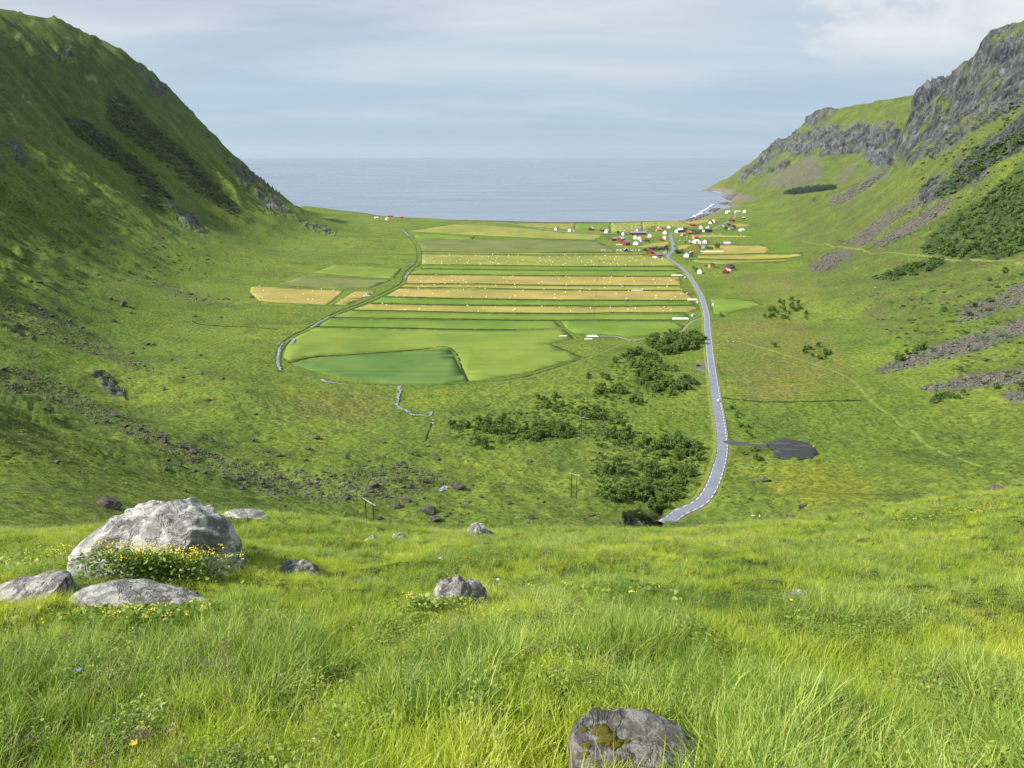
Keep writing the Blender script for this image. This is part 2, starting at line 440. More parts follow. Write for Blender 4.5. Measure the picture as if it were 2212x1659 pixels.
# ------------------------------------------------------------------ one continuous sheet of ground, finest where it is nearest
NA_IN, NR = 800, 860
az = np.concatenate([np.linspace(-54, -42, 9)[:-1], np.linspace(-42, 42, NA_IN), np.linspace(42, 54, 9)[1:]]) * math.pi / 180
NA = len(az)
def radial_samples():
    rf = np.exp(np.linspace(math.log(1.0), math.log(5600), 2200))
    caz = np.linspace(az[0], az[-1], 90)
    out = []
    for a in caz:
        x = rf * math.sin(a); y = rf * math.cos(a)
        z = base_field(x, y)[0]; wn = 1 - smooth(22, 55, rf)
        z = near_z(x, y) * wn + z * (1 - wn)
        el = np.arctan2(z - CAM_Z, rf)
        m = np.abs(np.diff(el)) * np.where(rf[1:] < 24, 0.5, 1.0) + 0.02 * np.diff(np.log(rf)) + 0.00001 * np.diff(rf) * (rf[1:] > 260)
        c = np.concatenate([[0], np.cumsum(m)]); c /= c[-1]
        out.append(c)
    C = np.array(out)
    ker = np.exp(-0.5 * (np.arange(-6, 7) / 2.5) ** 2); ker /= ker.sum()
    Cp = np.pad(C, ((6, 6), (0, 0)), 'edge')
    C = sum(ker[i] * Cp[i:i + len(caz)] for i in range(13))
    q = np.linspace(0, 1, NR)
    Rr = np.array([np.interp(q, c, rf) for c in C])
    full = np.empty((NA, NR))
    for j in range(NR): full[:, j] = np.interp(az, caz, Rr[:, j])
    return full
RR = radial_samples()
GX = RR * np.sin(az)[:, None]; GY = RR * np.cos(az)[:, None]
X = GX.ravel(); Y = GY.ravel()
Z, BASE, MASK, SLOPE, PX, PY, F1, W1, W2 = terrain_field(X, Y)
Z = np.where(np.hypot(X, Y) > 5000, np.minimum(Z, -20), Z)
def mix3(a, b, t): return a + (np.array(b)[None] - a) * t[:, None]
def ground_colour():
    n = len(X)
    r = np.hypot(X, Y)
    c = np.tile(np.array((0.116, 0.176, 0.028)), (n, 1))
    v1 = fbm(X / 140, Y / 140, 4, 61); v2 = fbm(X / 23, Y / 23, 4, 62); v3 = fbm(X / 5.5, Y / 5.5, 3, 63)
    c = mix3(c, (0.176, 0.222, 0.036), np.clip(0.25 + 1.1 * v1 + 0.6 * v2, 0, 1) * 0.85)
    c = mix3(c, (0.062, 0.112, 0.020), np.clip(-0.15 + 1.2 * v2 + 0.4 * v3, 0, 1) * 0.85)
    c = mix3(c, (0.072, 0.108, 0.024), np.clip(-0.1 + 1.5 * fbm(X / 65 + 4, Y / 38, 4, 72), 0, 1) * 0.7)
    c = mix3(c, (0.150, 0.145, 0.045), np.clip(-0.45 + 0.9 * fbm(X / 40 + 9, Y / 40, 4, 64), 0, 1) * 0.5)
    right = smooth(200, 420, X) * smooth(0.12, 0.3, SLOPE)
    c = mix3(c, (0.078, 0.102, 0.028), right * np.clip(0.6 + 0.6 * v2, 0, 1) * 0.9)
    c = mix3(c, (0.090, 0.084, 0.045), right * np.clip(-0.10 + 1.2 * fbm(X / 30 + 3, Y / 30 + BASE / 20, 4, 73), 0, 1) * 0.75)
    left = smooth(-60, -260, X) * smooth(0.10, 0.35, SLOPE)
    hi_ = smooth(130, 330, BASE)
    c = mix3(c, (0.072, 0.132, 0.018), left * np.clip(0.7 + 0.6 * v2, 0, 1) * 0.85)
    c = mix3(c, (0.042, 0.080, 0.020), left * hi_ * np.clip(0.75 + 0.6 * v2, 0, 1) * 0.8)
    # long streaks of paler and darker growth down the slopes
    al = np.where(X < -60, Y + 0.18 * X, 0.93 * Y + 0.37 * X)
    st = fbm(al / 16, BASE / 160, 4, 65)
    steep = smooth(0.25, 0.5, SLOPE)
    c = mix3(c, (0.130, 0.150, 0.040), steep * np.clip(st - 0.1, 0, 1) * 0.7)
    c = mix3(c, (0.045, 0.080, 0.020), steep * np.clip(-st - 0.12, 0, 1) * 1.0)
    c = mix3(c, (0.215, 0.232, 0.030), MASK['yel'] * np.clip(0.6 + 0.7 * v2, 0, 1) * 0.85)
    c = mix3(c, (0.150, 0.155, 0.045), MASK['heath'] * np.clip(0.7 + 0.6 * v2, 0, 1) * 0.85)
    c = mix3(c, (0.098, 0.172, 0.024), MASK['lush'] * np.clip(0.6 + 0.7 * v2, 0, 1) * 0.8)
    c = mix3(c, (0.034, 0.062, 0.020), MASK['scrub'] * np.clip(0.85 + 0.9 * v3, 0, 1))
    scr = MASK['scree'] * np.clip(0.75 + 1.2 * fbm(X / 11, Y / 11, 3, 66) + 0.4 * v2, 0, 1)
    c = mix3(c, (0.118, 0.110, 0.108), scr)
    stk = MASK['streak'] * np.clip(-0.05 + 1.3 * fbm(X / 8, Y / 8, 3, 67), 0, 1)
    c = mix3(c, (0.090, 0.080, 0.066), stk * 0.5)
    rock = np.clip(MASK['cliff'] * np.clip(0.92 + 1.0 * fbm(al / 40, BASE / 45, 4, 68) + 0.5 * v2, 0, 1)
                   + MASK['lrock'] * np.clip(0.45 + 1.2 * v2 + 0.5 * v3, 0, 1), 0, 1)
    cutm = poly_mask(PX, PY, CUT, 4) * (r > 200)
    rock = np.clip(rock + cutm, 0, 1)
    rcol = np.tile(np.array((0.165, 0.170, 0.178)), (n, 1))
    rcol = mix3(rcol, (0.300, 0.300, 0.300), np.clip(0.1 + 0.9 * fbm(al / 12, BASE / 30, 4, 69), 0, 1))
    rcol = mix3(rcol, (0.060, 0.058, 0.060), np.clip(-0.05 + 1.0 * fbm(al / 9, BASE / 40, 4, 70), 0, 1))
    rcol = mix3(rcol, (0.180, 0.150, 0.125), np.clip(-0.25 + 0.8 * fbm(al / 35, BASE / 35, 3, 71), 0, 1))
    rcol = rcol * np.array((0.76, 0.79, 0.84))
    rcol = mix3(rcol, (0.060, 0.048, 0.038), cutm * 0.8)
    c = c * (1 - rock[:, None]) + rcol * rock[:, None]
    # shingle and wave-washed rock along the shore
    shore = smooth(5.5, 2.0, Z) * (r > 1900) * smooth(380, 480, X)
    c = mix3(c, (0.19, 0.178, 0.168), shore)
    c = mix3(c, (0.06, 0.055, 0.05), shore * np.clip(-0.1 + 1.2 * v3, 0, 1))
    hr = smooth(26, 10, Z) * (r > 3000) * smooth(0.1, 0.3, SLOPE)
    c = mix3(c, (0.165, 0.148, 0.135), hr)
    # fields region of the coast on the left: darker rim
    rim = smooth(4, 0.5, Z) * (r > 1900) * (X < 380)
    c = mix3(c, (0.10, 0.095, 0.07), rim)
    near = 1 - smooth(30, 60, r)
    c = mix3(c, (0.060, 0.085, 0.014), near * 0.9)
    return np.clip(c, 0.004, 0.9), rock, scr
COLR, ROCK, SCR = ground_colour()

idx = np.arange(NA * NR).reshape(NA, NR)
QUADS = np.stack([idx[:-1, :-1], idx[1:, :-1], idx[1:, 1:], idx[:-1, 1:]], -1).reshape(-1, 4)
def mesh_np(name, V, F):
    """V (n,3), F (m,k)"""
    me = bpy.data.meshes.new(name)
    me.vertices.add(len(V)); me.vertices.foreach_set('co', np.ascontiguousarray(V, np.float32).ravel())
    m, k = F.shape
    me.loops.add(m * k); me.loops.foreach_set('vertex_index', np.ascontiguousarray(F, np.int32).ravel())
    me.polygons.add(m)
    me.polygons.foreach_set('loop_start', np.arange(0, m * k, k, dtype=np.int32))
    me.polygons.foreach_set('loop_total', np.full(m, k, np.int32))
    me.update(calc_edges=True)
    return me
def smooth_shade(me):
    me.polygons.foreach_set('use_smooth', np.ones(len(me.polygons), bool))
VV = np.stack([X, Y, Z], -1)
# winding: az increases towards +x, r outwards -> flip so normals point up
QUADS = QUADS[:, ::-1]
def vertex_normals():
    a = VV[QUADS]
    n = np.cross(a[:, 2] - a[:, 0], a[:, 3] - a[:, 1])
    out = np.zeros_like(VV)
    for k in range(4):
        for c in range(3): out[:, c] += np.bincount(QUADS[:, k], n[:, c], len(VV))
    out /= np.linalg.norm(out, axis=1, keepdims=True) + 1e-12
    return out
NORM = vertex_normals()
if NORM[:, 2].mean() < 0:
    QUADS = QUADS[:, ::-1]; NORM = -NORM
def crags():
    """buttresses, cracks and ledges pushed out of the cliff faces, square to the face"""
    r = np.hypot(X, Y)
    al = 0.93 * Y + 0.37 * X
    m = np.clip(MASK['cliff'], 0, 1)
    sel = np.nonzero(m > 0.01)[0]
    a, b, w = al[sel], BASE[sel], W1[sel]
    big = ridged(a / 85 + 0.35 * w, b / 240, 3, 131, 0.5)
    mid = ridged(a / 30 + 0.8 * w + b / 120, b / 75, 4, 134, 0.55)
    fin = fbm(a / 9, b / 14, 3, 138, 0.6)
    led = np.abs(fbm(a / 70, b / 17, 3, 141))
    k = np.clip(r[sel] / 1800, 0.7, 1.7)
    d = k * (7.5 * (big - 0.7) + 4.8 * (mid - 0.6) + 2.0 * fin - 4.0 * led)
    VV[sel] += NORM[sel] * (d * m[sel])[:, None]
    m = np.clip(MASK['lrock'], 0, 1); sel = np.nonzero(m > 0.01)[0]
    d = 2.6 * (ridged(X[sel] / 22, BASE[sel] / 18 + Y[sel] / 40, 4, 151, 0.55) - 0.6) + 1.0 * fbm(X[sel] / 6, Y[sel] / 6 + BASE[sel] / 5, 3, 152)
    VV[sel] += NORM[sel] * (d * m[sel])[:, None]
crags()
NORM = vertex_normals()

# ------------------------------------------------------------------ materials
def mat_new(name):
    m = bpy.data.materials.new(name); m.use_nodes = True
    nt = m.node_tree; nt.nodes.clear()
    out = nt.nodes.new('ShaderNodeOutputMaterial')
    b = nt.nodes.new('ShaderNodeBsdfPrincipled')
    nt.links.new(b.outputs[0], out.inputs[0])
    return m, nt, b
def n_noise(nt, scale, detail=3, rough=0.55, coord=None, sc=None, out=0, dist=0.0):
    n = nt.nodes.new('ShaderNodeTexNoise')
    n.inputs['Scale'].default_value = scale; n.inputs['Detail'].default_value = detail; n.inputs['Roughness'].default_value = rough
    n.inputs['Distortion'].default_value = dist
    if coord is not None:
        if sc is not None:
            mp = nt.nodes.new('ShaderNodeMapping'); mp.inputs['Scale'].default_value = sc
            nt.links.new(coord, mp.inputs[0]); coord = mp.outputs[0]
        nt.links.new(coord, n.inputs['Vector'])
    return n.outputs[out]
def n_math(nt, op, a, b=None, clamp=False):
    m = nt.nodes.new('ShaderNodeMath'); m.operation = op; m.use_clamp = clamp
    for i, v in enumerate((a, b)):
        if v is None: continue
        if isinstance(v, (int, float)): m.inputs[i].default_value = v
        else: nt.links.new(v, m.inputs[i])
    return m.outputs[0]
def n_range(nt, v, a, b, c=0.0, d=1.0, s=True):
    m = nt.nodes.new('ShaderNodeMapRange')
    if s: m.interpolation_type = 'SMOOTHSTEP'
    nt.links.new(v, m.inputs[0])
    for i, q in zip((1, 2, 3, 4), (a, b, c, d)): m.inputs[i].default_value = q
    return m.outputs[0]
def n_mix(nt, f, a, b, mode='MIX'):
    m = nt.nodes.new('ShaderNodeMix'); m.data_type = 'RGBA'; m.blend_type = mode
    if isinstance(f, (int, float)): m.inputs[0].default_value = f
    else: nt.links.new(f, m.inputs[0])
    for i, v in ((6, a), (7, b)):
        if isinstance(v, tuple): m.inputs[i].default_value = v + (1,)
        else: nt.links.new(v, m.inputs[i])
    return m.outputs[2]
def n_bump(nt, h, strength, dist, normal=None):
    b = nt.nodes.new('ShaderNodeBump')
    b.inputs['Strength'].default_value = strength; b.inputs['Distance'].default_value = dist
    nt.links.new(h, b.inputs['Height'])
    if normal is not None: nt.links.new(normal, b.inputs['Normal'])
    return b.outputs[0]
def geo_pos(nt):
    return nt.nodes.new('ShaderNodeNewGeometry').outputs['Position']
def set_in(b, **kw):
    for k, v in kw.items():
        k = k.replace('_', ' ')
        if k in b.inputs:
            b.inputs[k].default_value = v if not isinstance(v, tuple) else v + (1,)

def make_ground_mat():
    m, nt, b = mat_new('ground_cover')
    pos = geo_pos(nt)
    at = nt.nodes.new('ShaderNodeAttribute'); at.attribute_name = 'cover'
    rk = nt.nodes.new('ShaderNodeAttribute'); rk.attribute_name = 'stone'
    n1 = n_noise(nt, 0.35, 6, 0.62, pos)
    n2 = n_noise(nt, 0.06, 5, 0.6, pos)
    n3 = n_noise(nt, 1.6, 4, 0.6, pos)
    c = n_mix(nt, n_range(nt, n1, 0.3, 0.7), n_mix(nt, 1.0, at.outputs[0], (0.56, 0.60, 0.56), 'MULTIPLY'), n_mix(nt, 1.0, at.outputs[0], (1.36, 1.33, 1.25), 'MULTIPLY'))
    c = n_mix(nt, n_range(nt, n2, 0.35, 0.7), c, n_mix(nt, 1.0, c, (1.12, 1.05, 0.9), 'MULTIPLY'))
    c = n_mix(nt, n_range(nt, n3, 0.55, 0.8, 0, 0.6), c, n_mix(nt, 1.0, c, (0.78, 0.82, 0.78), 'MULTIPLY'))
    # bare rock: fractured grey faces with the shade of cracks painted in dark, and rusty streaks
    r1 = n_noise(nt, 0.055, 9, 0.72, pos, (1, 1, 0.45), dist=0.6); r2 = n_noise(nt, 0.19, 7, 0.7, pos, (1, 1, 0.4), dist=0.5)
    rc = n_mix(nt, n_range(nt, r1, 0.36, 0.62), n_mix(nt, 1.0, at.outputs[0], (0.40, 0.41, 0.44), 'MULTIPLY'), n_mix(nt, 1.0, at.outputs[0], (1.40, 1.38, 1.36), 'MULTIPLY'))
    rc = n_mix(nt, n_range(nt, r2, 0.50, 0.40, 0, 0.85), rc, n_mix(nt, 1.0, rc, (0.30, 0.30, 0.32), 'MULTIPLY'))
    rc = n_mix(nt, n_range(nt, r2, 0.58, 0.68, 0, 0.6), rc, n_mix(nt, 1.0, rc, (1.5, 1.45, 1.4), 'MULTIPLY'))
    c = n_mix(nt, n_range(nt, rk.outputs['Fac'], 0.25, 0.7), c, rc)
    nt.links.new(c, b.inputs['Base Color'])
    h = n_math(nt, 'ADD', n_math(nt, 'MULTIPLY', n1, 2.2), n_math(nt, 'MULTIPLY', n3, 0.4))
    rb = n_noise(nt, 0.11, 8, 0.68, pos, dist=0.4)
    hr = n_math(nt, 'MULTIPLY', n_math(nt, 'ADD', n_math(nt, 'MULTIPLY', rb, 16.0), n_math(nt, 'MULTIPLY', r2, 9.0)), rk.outputs['Fac'])
    nrm = n_bump(nt, n_math(nt, 'ADD', h, hr), 0.9, 1.0)
    nt.links.new(nrm, b.inputs['Normal'])
    set_in(b, Roughness=0.95, Specular_IOR_Level=0.15)
    return m
M_GROUND = make_ground_mat()

def build_terrain():
    r = np.hypot(X, Y)
    cen = QUADS[:, 0]
    fx, fy, fb = X[cen], Y[cen], BASE[cen]; fr = r[cen]
    toe_x = np.interp(fy, [300, 352, 455, 660, 1000, 1500, 2150, 2600], [-100, -128, -235, -345, -450, -500, -545, -600])
    toe_r = np.interp(fy, [250, 345, 583, 780, 1236, 1560, 2400, 3000], [190, 262, 300, 372, 492, 620, 955, 1200])
    reg = np.zeros(len(QUADS), int)                         # valley floor
    reg[(fx < toe_x) & (fy > 330)] = 1
    reg[(fx > toe_r) & (fy > 330)] = 2
    reg[((fr > 2480) & (fx > 0) & (fb < 420) & ((fx < toe_r) | (fy > 2420)))] = 3
    reg[fr < 90] = 4
    names = {0: 'valley_floor', 1: 'mountain_left', 2: 'mountain_right', 3: 'headland', 4: 'hillside'}
    labs = {0: 'green valley floor of rough pasture and bog between the mountains', 1: 'steep dark green grassy mountain side on the left',
            2: 'steep mountain side with grey cliffs, scree and grass on the right', 3: 'far grassy headland with grey cliff band running out to sea',
            4: 'steep grassy hillside in the foreground'}
    obs = []
    for k, nm in names.items():
        F = QUADS[reg == k]
        used = np.unique(F)
        mp = np.full(len(VV), -1); mp[used] = np.arange(len(used))
        me = mesh_np(nm, VV[used], mp[F])
        smooth_shade(me)
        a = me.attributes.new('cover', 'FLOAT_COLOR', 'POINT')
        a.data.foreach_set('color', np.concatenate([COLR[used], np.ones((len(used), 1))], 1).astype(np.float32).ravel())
        a = me.attributes.new('stone', 'FLOAT', 'POINT')
        a.data.foreach_set('value', np.clip(ROCK[used] + 0.15 * SCR[used], 0, 1).astype(np.float32))
        me.normals_split_custom_set_from_vertices(NORM[used].astype(np.float32))
        me.materials.append(M_GROUND)
        o = bpy.data.objects.new(nm, me); col.objects.link(o)
        o['kind'] = 'structure'; o['label'] = labs[k]
        obs.append(o)
    return obs
TERRAIN = build_terrain()
# look-up of the ground: a search tree over the same sheet
TREE = BVHTree.FromPolygons(VV.tolist(), QUADS.tolist(), all_triangles=False)
CAM = Vector((0, 0, CAM_Z))
DOWN = Vector((0, 0, -1))
def hit(px, py):
    """ground point seen at a frame position"""
    d = Vector(ray(px, py)).normalized()
    loc, nrm, _, _ = TREE.ray_cast(CAM, d)
    return loc, nrm
def gn(x, y):
    loc, nrm, _, _ = TREE.ray_cast(Vector((x, y, 1500)), DOWN)
    return (loc, nrm) if loc is not None else (Vector((x, y, 0)), Vector((0, 0, 1)))
def gz(x, y):
    return gn(x, y)[0].z
# ------------------------------------------------------------------ sea, bent to the curve of the earth so that the horizon closes by itself
def build_sea():
    rs = np.concatenate([np.linspace(1700, 6000, 40), np.exp(np.linspace(math.log(6300), math.log(56000), 60))])
    aa = np.linspace(-70, 70, 141) * math.pi / 180
    RE = 6.371e6 * 7 / 6
    Rg, Ag = np.meshgrid(rs, aa)
    V = np.stack([Rg * np.sin(Ag), Rg * np.cos(Ag), -(Rg ** 2) / (2 * RE)], -1).reshape(-1, 3)
    V[:, 2] += (1700 ** 2) / (2 * RE)
    n, m = Rg.shape
    ix = np.arange(n * m).reshape(n, m)
    F = np.stack([ix[:-1, :-1], ix[:-1, 1:], ix[1:, 1:], ix[1:, :-1]], -1).reshape(-1, 4)
    me = mesh_np('sea', V, F[:, ::-1]); smooth_shade(me)
    me.update()
    if me.polygons[0].normal.z < 0: me.flip_normals()
    m, nt, b = mat_new('sea_water')
    pos = geo_pos(nt)
    w1 = n_noise(nt, 0.055, 6, 0.62, pos, (0.35, 1.0, 1.0))
    w2 = n_noise(nt, 0.0035, 4, 0.55, pos, (0.4, 1.4, 1.0))
    big = n_noise(nt, 0.00055, 3, 0.5, pos, (0.4, 1.6, 1))
    c = n_mix(nt, n_range(nt, big, 0.35, 0.68), (0.150, 0.200, 0.262), (0.190, 0.235, 0.290))
    nt.links.new(c, b.inputs['Base Color'])
    set_in(b, Roughness=0.28, IOR=1.33)
    nt.links.new(n_range(nt, n_math(nt, 'ADD', w2, n_math(nt, 'MULTIPLY', big, 0.8)), 0.6, 1.2, 0.2, 0.5), b.inputs['Roughness'])
    nt.links.new(n_bump(nt, n_math(nt, 'ADD', n_math(nt, 'MULTIPLY', w1, 1.0), n_math(nt, 'MULTIPLY', w2, 3.0)), 0.07, 3.0), b.inputs['Normal'])
    me.materials.append(m)
    o = bpy.data.objects.new('sea', me); col.objects.link(o)
    o['kind'] = 'structure'; o['label'] = 'calm grey-blue sea reaching to the horizon'
build_sea()
# ------------------------------------------------------------------ helpers for things that lie on or stand on the ground
def catmull(P, step):
    P = [np.array(p, float) for p in P]
    Q = [2 * P[0] - P[1]] + P + [2 * P[-1] - P[-2]]
    out = []
    for i in range(1, len(Q) - 2):
        a, b, c, d = Q[i - 1:i + 3]
        n = max(2, int(np.linalg.norm(c - b) / step))
        for k in range(n):
            t = k / n
            out.append(0.5 * ((2 * b) + (-a + c) * t + (2 * a - 5 * b + 4 * c - d) * t * t + (-a + 3 * b - 3 * c + d) * t ** 3))
    out.append(P[-1])
    return np.array(out)
def px_path(pts, step=4.0):
    W = []
    for p in pts:
        l, _ = hit(*p)
        if l is not None: W.append((l.x, l.y))
    return catmull(W, step)
def side_vec(P):
    T = np.gradient(P, axis=0)
    T /= np.linalg.norm(T, axis=1, keepdims=True) + 1e-9
    return np.stack([-T[:, 1], T[:, 0]], -1), T
def box_smooth(a, n):
    k = np.ones(2 * n + 1) / (2 * n + 1)
    return np.convolve(np.pad(a, n, 'edge'), k, 'valid')
def add_obj(name, me, mat=None, parent=None, kind=None, label=None, cat=None, group=None, loc=None, rot=None):
    if mat is not None and len(me.materials) == 0: me.materials.append(mat)
    o = bpy.data.objects.new(name, me); col.objects.link(o)
    if parent is not None: o.parent = parent
    if loc is not None: o.location = loc
    if rot is not None: o.rotation_euler = rot
    tag(o, label, cat, group, kind)
    return o
def tag(o, label=None, cat=None, group=None, kind=None):
    if kind: o['kind'] = kind
    if label: o['label'] = label
    if cat: o['category'] = cat
    if group: o['group'] = group
    return o
def empty(name, loc, rz=0.0, label=None, cat=None, group=None):
    o = bpy.data.objects.new(name, None); col.objects.link(o)
    o.empty_display_size = 0.3
    o.location = loc; o.rotation_euler = (0, 0, rz)
    return tag(o, label, cat, group)
def plain_mat(name, c, rough=0.8, var=0.15, scale=1.0, spec=0.3, metallic=0.0, bump=0.0):
    m, nt, b = mat_new(name)
    tcn = nt.nodes.new('ShaderNodeTexCoord')
    n = n_noise(nt, scale, 4, 0.6, tcn.outputs['Object'])
    lo = tuple(x * (1 - var) for x in c); hi = tuple(min(1, x * (1 + var)) for x in c)
    nt.links.new(n_mix(nt, n_range(nt, n, 0.3, 0.7), lo, hi), b.inputs['Base Color'])
    set_in(b, Roughness=rough, Specular_IOR_Level=spec, Metallic=metallic)
    if bump: nt.links.new(n_bump(nt, n, bump, 0.1), b.inputs['Normal'])
    return m
def strip_mesh(name, rows):
    """rows: list of (n,3) arrays, one per line along the path"""
    V = np.stack(rows, 1).reshape(-1, 3)
    n, k = len(rows[0]), len(rows)
    ix = np.arange(n * k).reshape(n, k)
    F = np.stack([ix[:-1, :-1], ix[:-1, 1:], ix[1:, 1:], ix[1:, :-1]], -1).reshape(-1, 4)
    me = mesh_np(name, V, F); smooth_shade(me)
    if sum(p.normal.z for p in me.polygons) < 0: me.flip_normals()
    return me
def zline(P, off=0.0):
    return np.array([gz(x, y) for x, y in P]) + off
def row(P, S, d, z): return np.concatenate([P + S * d, np.asarray(z)[:, None] * np.ones((len(P), 1))], 1)

# ------------------------------------------------------------------ the road
def asphalt_mat(name, base):
    m, nt, b = mat_new(name)
    pos = geo_pos(nt)
    n = n_noise(nt, 0.18, 4, 0.6, pos); n2 = n_noise(nt, 9.0, 3, 0.6, pos)
    c = n_mix(nt, n_range(nt, n, 0.3, 0.7), tuple(x * 0.86 for x in base), tuple(x * 1.14 for x in base))
    c = n_mix(nt, n_range(nt, n2, 0.4, 0.7, 0, 0.5), c, tuple(x * 1.3 for x in base))
    nt.links.new(c, b.inputs['Base Color'])
    set_in(b, Roughness=0.6, Specular_IOR_Level=0.5)
    return m
M_ASPH = asphalt_mat('asphalt', (0.165, 0.185, 0.215))
M_LINE = plain_mat('road_paint', (0.78, 0.78, 0.76), 0.7, 0.08, 3)
M_GRAVEL = asphalt_mat('gravel', (0.095, 0.085, 0.075))
M_VERGE = plain_mat('verge_grass', (0.15, 0.185, 0.03), 0.95, 0.3, 0.5, 0.1)
M_STEEL = plain_mat('galvanised_steel', (0.62, 0.64, 0.65), 0.45, 0.1, 2, 0.5, 0.25)
def ribbon_road(pts, half, name, label, bank=True, lift=0.35, mat=None, step=3.0, verge=2.2):
    P = px_path(pts, step)
    S, T = side_vec(P)
    zc = box_smooth(zline(P), 6) + lift
    # never under the ground on either side
    zs = np.maximum(np.array([max(gz(*(p + s * half)), gz(*(p - s * half))) for p, s in zip(P, S)]) + 0.08, 0)
    zc = np.maximum(zc, box_smooth(np.maximum(zs, zc), 4))
    if bank: rws = [row(P, S, d, zc + (0.05 if abs(d) < half * 0.5 else 0)) for d in (-half, -half * 0.33, half * 0.33, half)]
    else:       # a track follows the lie of the ground on both sides
        rws = [row(P, S, d, box_smooth(np.array([gz(*(p + q * d)) for p, q in zip(P, S)]), 2) + (lift if abs(d) < half else -0.15)) for d in (-half, -half * 0.6, half * 0.6, half)]
    me = strip_mesh(name, rws)
    o = add_obj(name, me, mat or M_ASPH, kind='structure', label=label)
    if bank:
        for sgn in (-1, 1):
            rows = [row(P, S, sgn * (half - 0.03), zc - 0.012), row(P, S, sgn * (half + 0.75), zc - 0.05)]
            me = strip_mesh('shoulder', rows); add_obj('shoulder', me, M_GRAVEL, parent=o)
            zg = np.array([gz(*(p + s * sgn * (half + 0.75 + verge))) for p, s in zip(P, S)]) - 0.25
            rows = [row(P, S, sgn * (half + 0.72), zc - 0.06), row(P, S, sgn * (half + 0.75 + verge * 0.5), (zc + zg) / 2 + 0.1), row(P, S, sgn * (half + 0.75 + verge), zg)]
            me = strip_mesh('verge', rows); add_obj('verge', me, M_VERGE, parent=o)
    return o, P, S, T, zc
ROAD_H = 3.0
road, RP_, RS_, RT_, RZ_ = ribbon_road(ROADPX, ROAD_H, 'road', 'narrow grey asphalt road running down the valley to the village')
def road_dashes():
    s = np.concatenate([[0], np.cumsum(np.linalg.norm(np.diff(RP_, axis=0), axis=1))])
    def pt(d, off):
        p = np.array([np.interp(d, s, RP_[:, i]) for i in (0, 1)]); q = np.array([np.interp(d, s, RS_[:, i]) for i in (0, 1)])
        p = p + q * off
        return (p[0], p[1], np.interp(d, s, RZ_) + 0.012)
    far_v, far_f = [], []
    k = 0; d = 1.0; total = s[-1]
    while d < min(total - 6, 900):
        for sg in (-1, 1):
            o1, o2 = sg * (ROAD_H - 0.42), sg * (ROAD_H - 0.12)
            q = [pt(d, o1), pt(d + 3.2, o1), pt(d + 3.2, o2), pt(d, o2)]
            if k < 150:
                me = mesh_np('road_dash', np.array(q), np.array([[0, 1, 2, 3]]))
                if me.polygons[0].normal.z < 0: me.flip_normals()
                add_obj('road_dash', me, M_LINE, parent=road)
            else:
                n = len(far_v); far_v += q; far_f.append([n, n + 1, n + 2, n + 3])
            k += 1
        d += 6.2
    me = mesh_np('far_road_dashes', np.array(far_v), np.array(far_f))
    add_obj('far_road_dashes', me, M_LINE, parent=road, kind='stuff')
road_dashes()
ribbon_road([(1447,504),(1480,503),(1520,500),(1538,496),(1556,487),(1573,479),(1584,472),(1588,466),(1588,458)], 2.8, 'side_road',
            'pale grey side road rising through the far houses', bank=False, lift=0.5)
M_TRACK = asphalt_mat('track_gravel', (0.20, 0.185, 0.15))
M_HTRACK = plain_mat('dry_grass_track', (0.150, 0.165, 0.050), 0.95, 0.25, 0.3, 0.1)
ribbon_road([(1070,480.5),(1110,484),(1152,491),(1226,501),(1300,504),(1370,504),(1446,503)], 2.0, 'gravel_track', 'thin grey gravel track along the shore fields', bank=False, lift=0.5, mat=M_TRACK)
M_GTRACK = plain_mat('grassy_track', (0.140, 0.180, 0.034), 0.95, 0.25, 0.3, 0.1)
ribbon_road([(2212,571),(2120,562),(2000,553),(1930,545),(1850,537.5),(1790,528),(1735,521)], 2.2, 'hillside_track', 'old grassy track contouring across the right hillside', bank=False, lift=0.5, mat=M_HTRACK, step=5)
ribbon_road([(2165,1090),(2180,1045),(2150,1018),(2060,985),(1990,950),(1930,900),(1880,860),(1830,815),(1740,780),(1650,752),(1590,736),(1560,730)], 1.7, 'mown_path', 'pale green mown path crossing the pasture right of the road', bank=False, lift=0.25, mat=M_GTRACK)
ribbon_road([(1366,735),(1330,750),(1262,778),(1205,798),(1152,813),(1090,824),(1030,829)], 1.6, 'field_track', 'grassy farm track along the lower field edge', bank=False, lift=0.25, mat=M_GTRACK)
ribbon_road([(1523,687),(1500,692),(1485,703),(1470,717),(1440,726),(1400,730),(1366,735),(1330,727),(1290,726)], 1.5, 'farm_track', 'curving gravel farm track from the road to the bale pile', bank=False, lift=0.25, mat=M_TRACK)
M_YARDG = asphalt_mat('dark_gravel', (0.05, 0.05, 0.053))
spur, *_ = ribbon_road([(1563,957),(1590,958.5),(1625,961),(1668,966)], 3.4, 'gravel_spur', 'short dark gravel spur leading to the gravel yard', bank=False, lift=0.6, mat=M_YARDG)

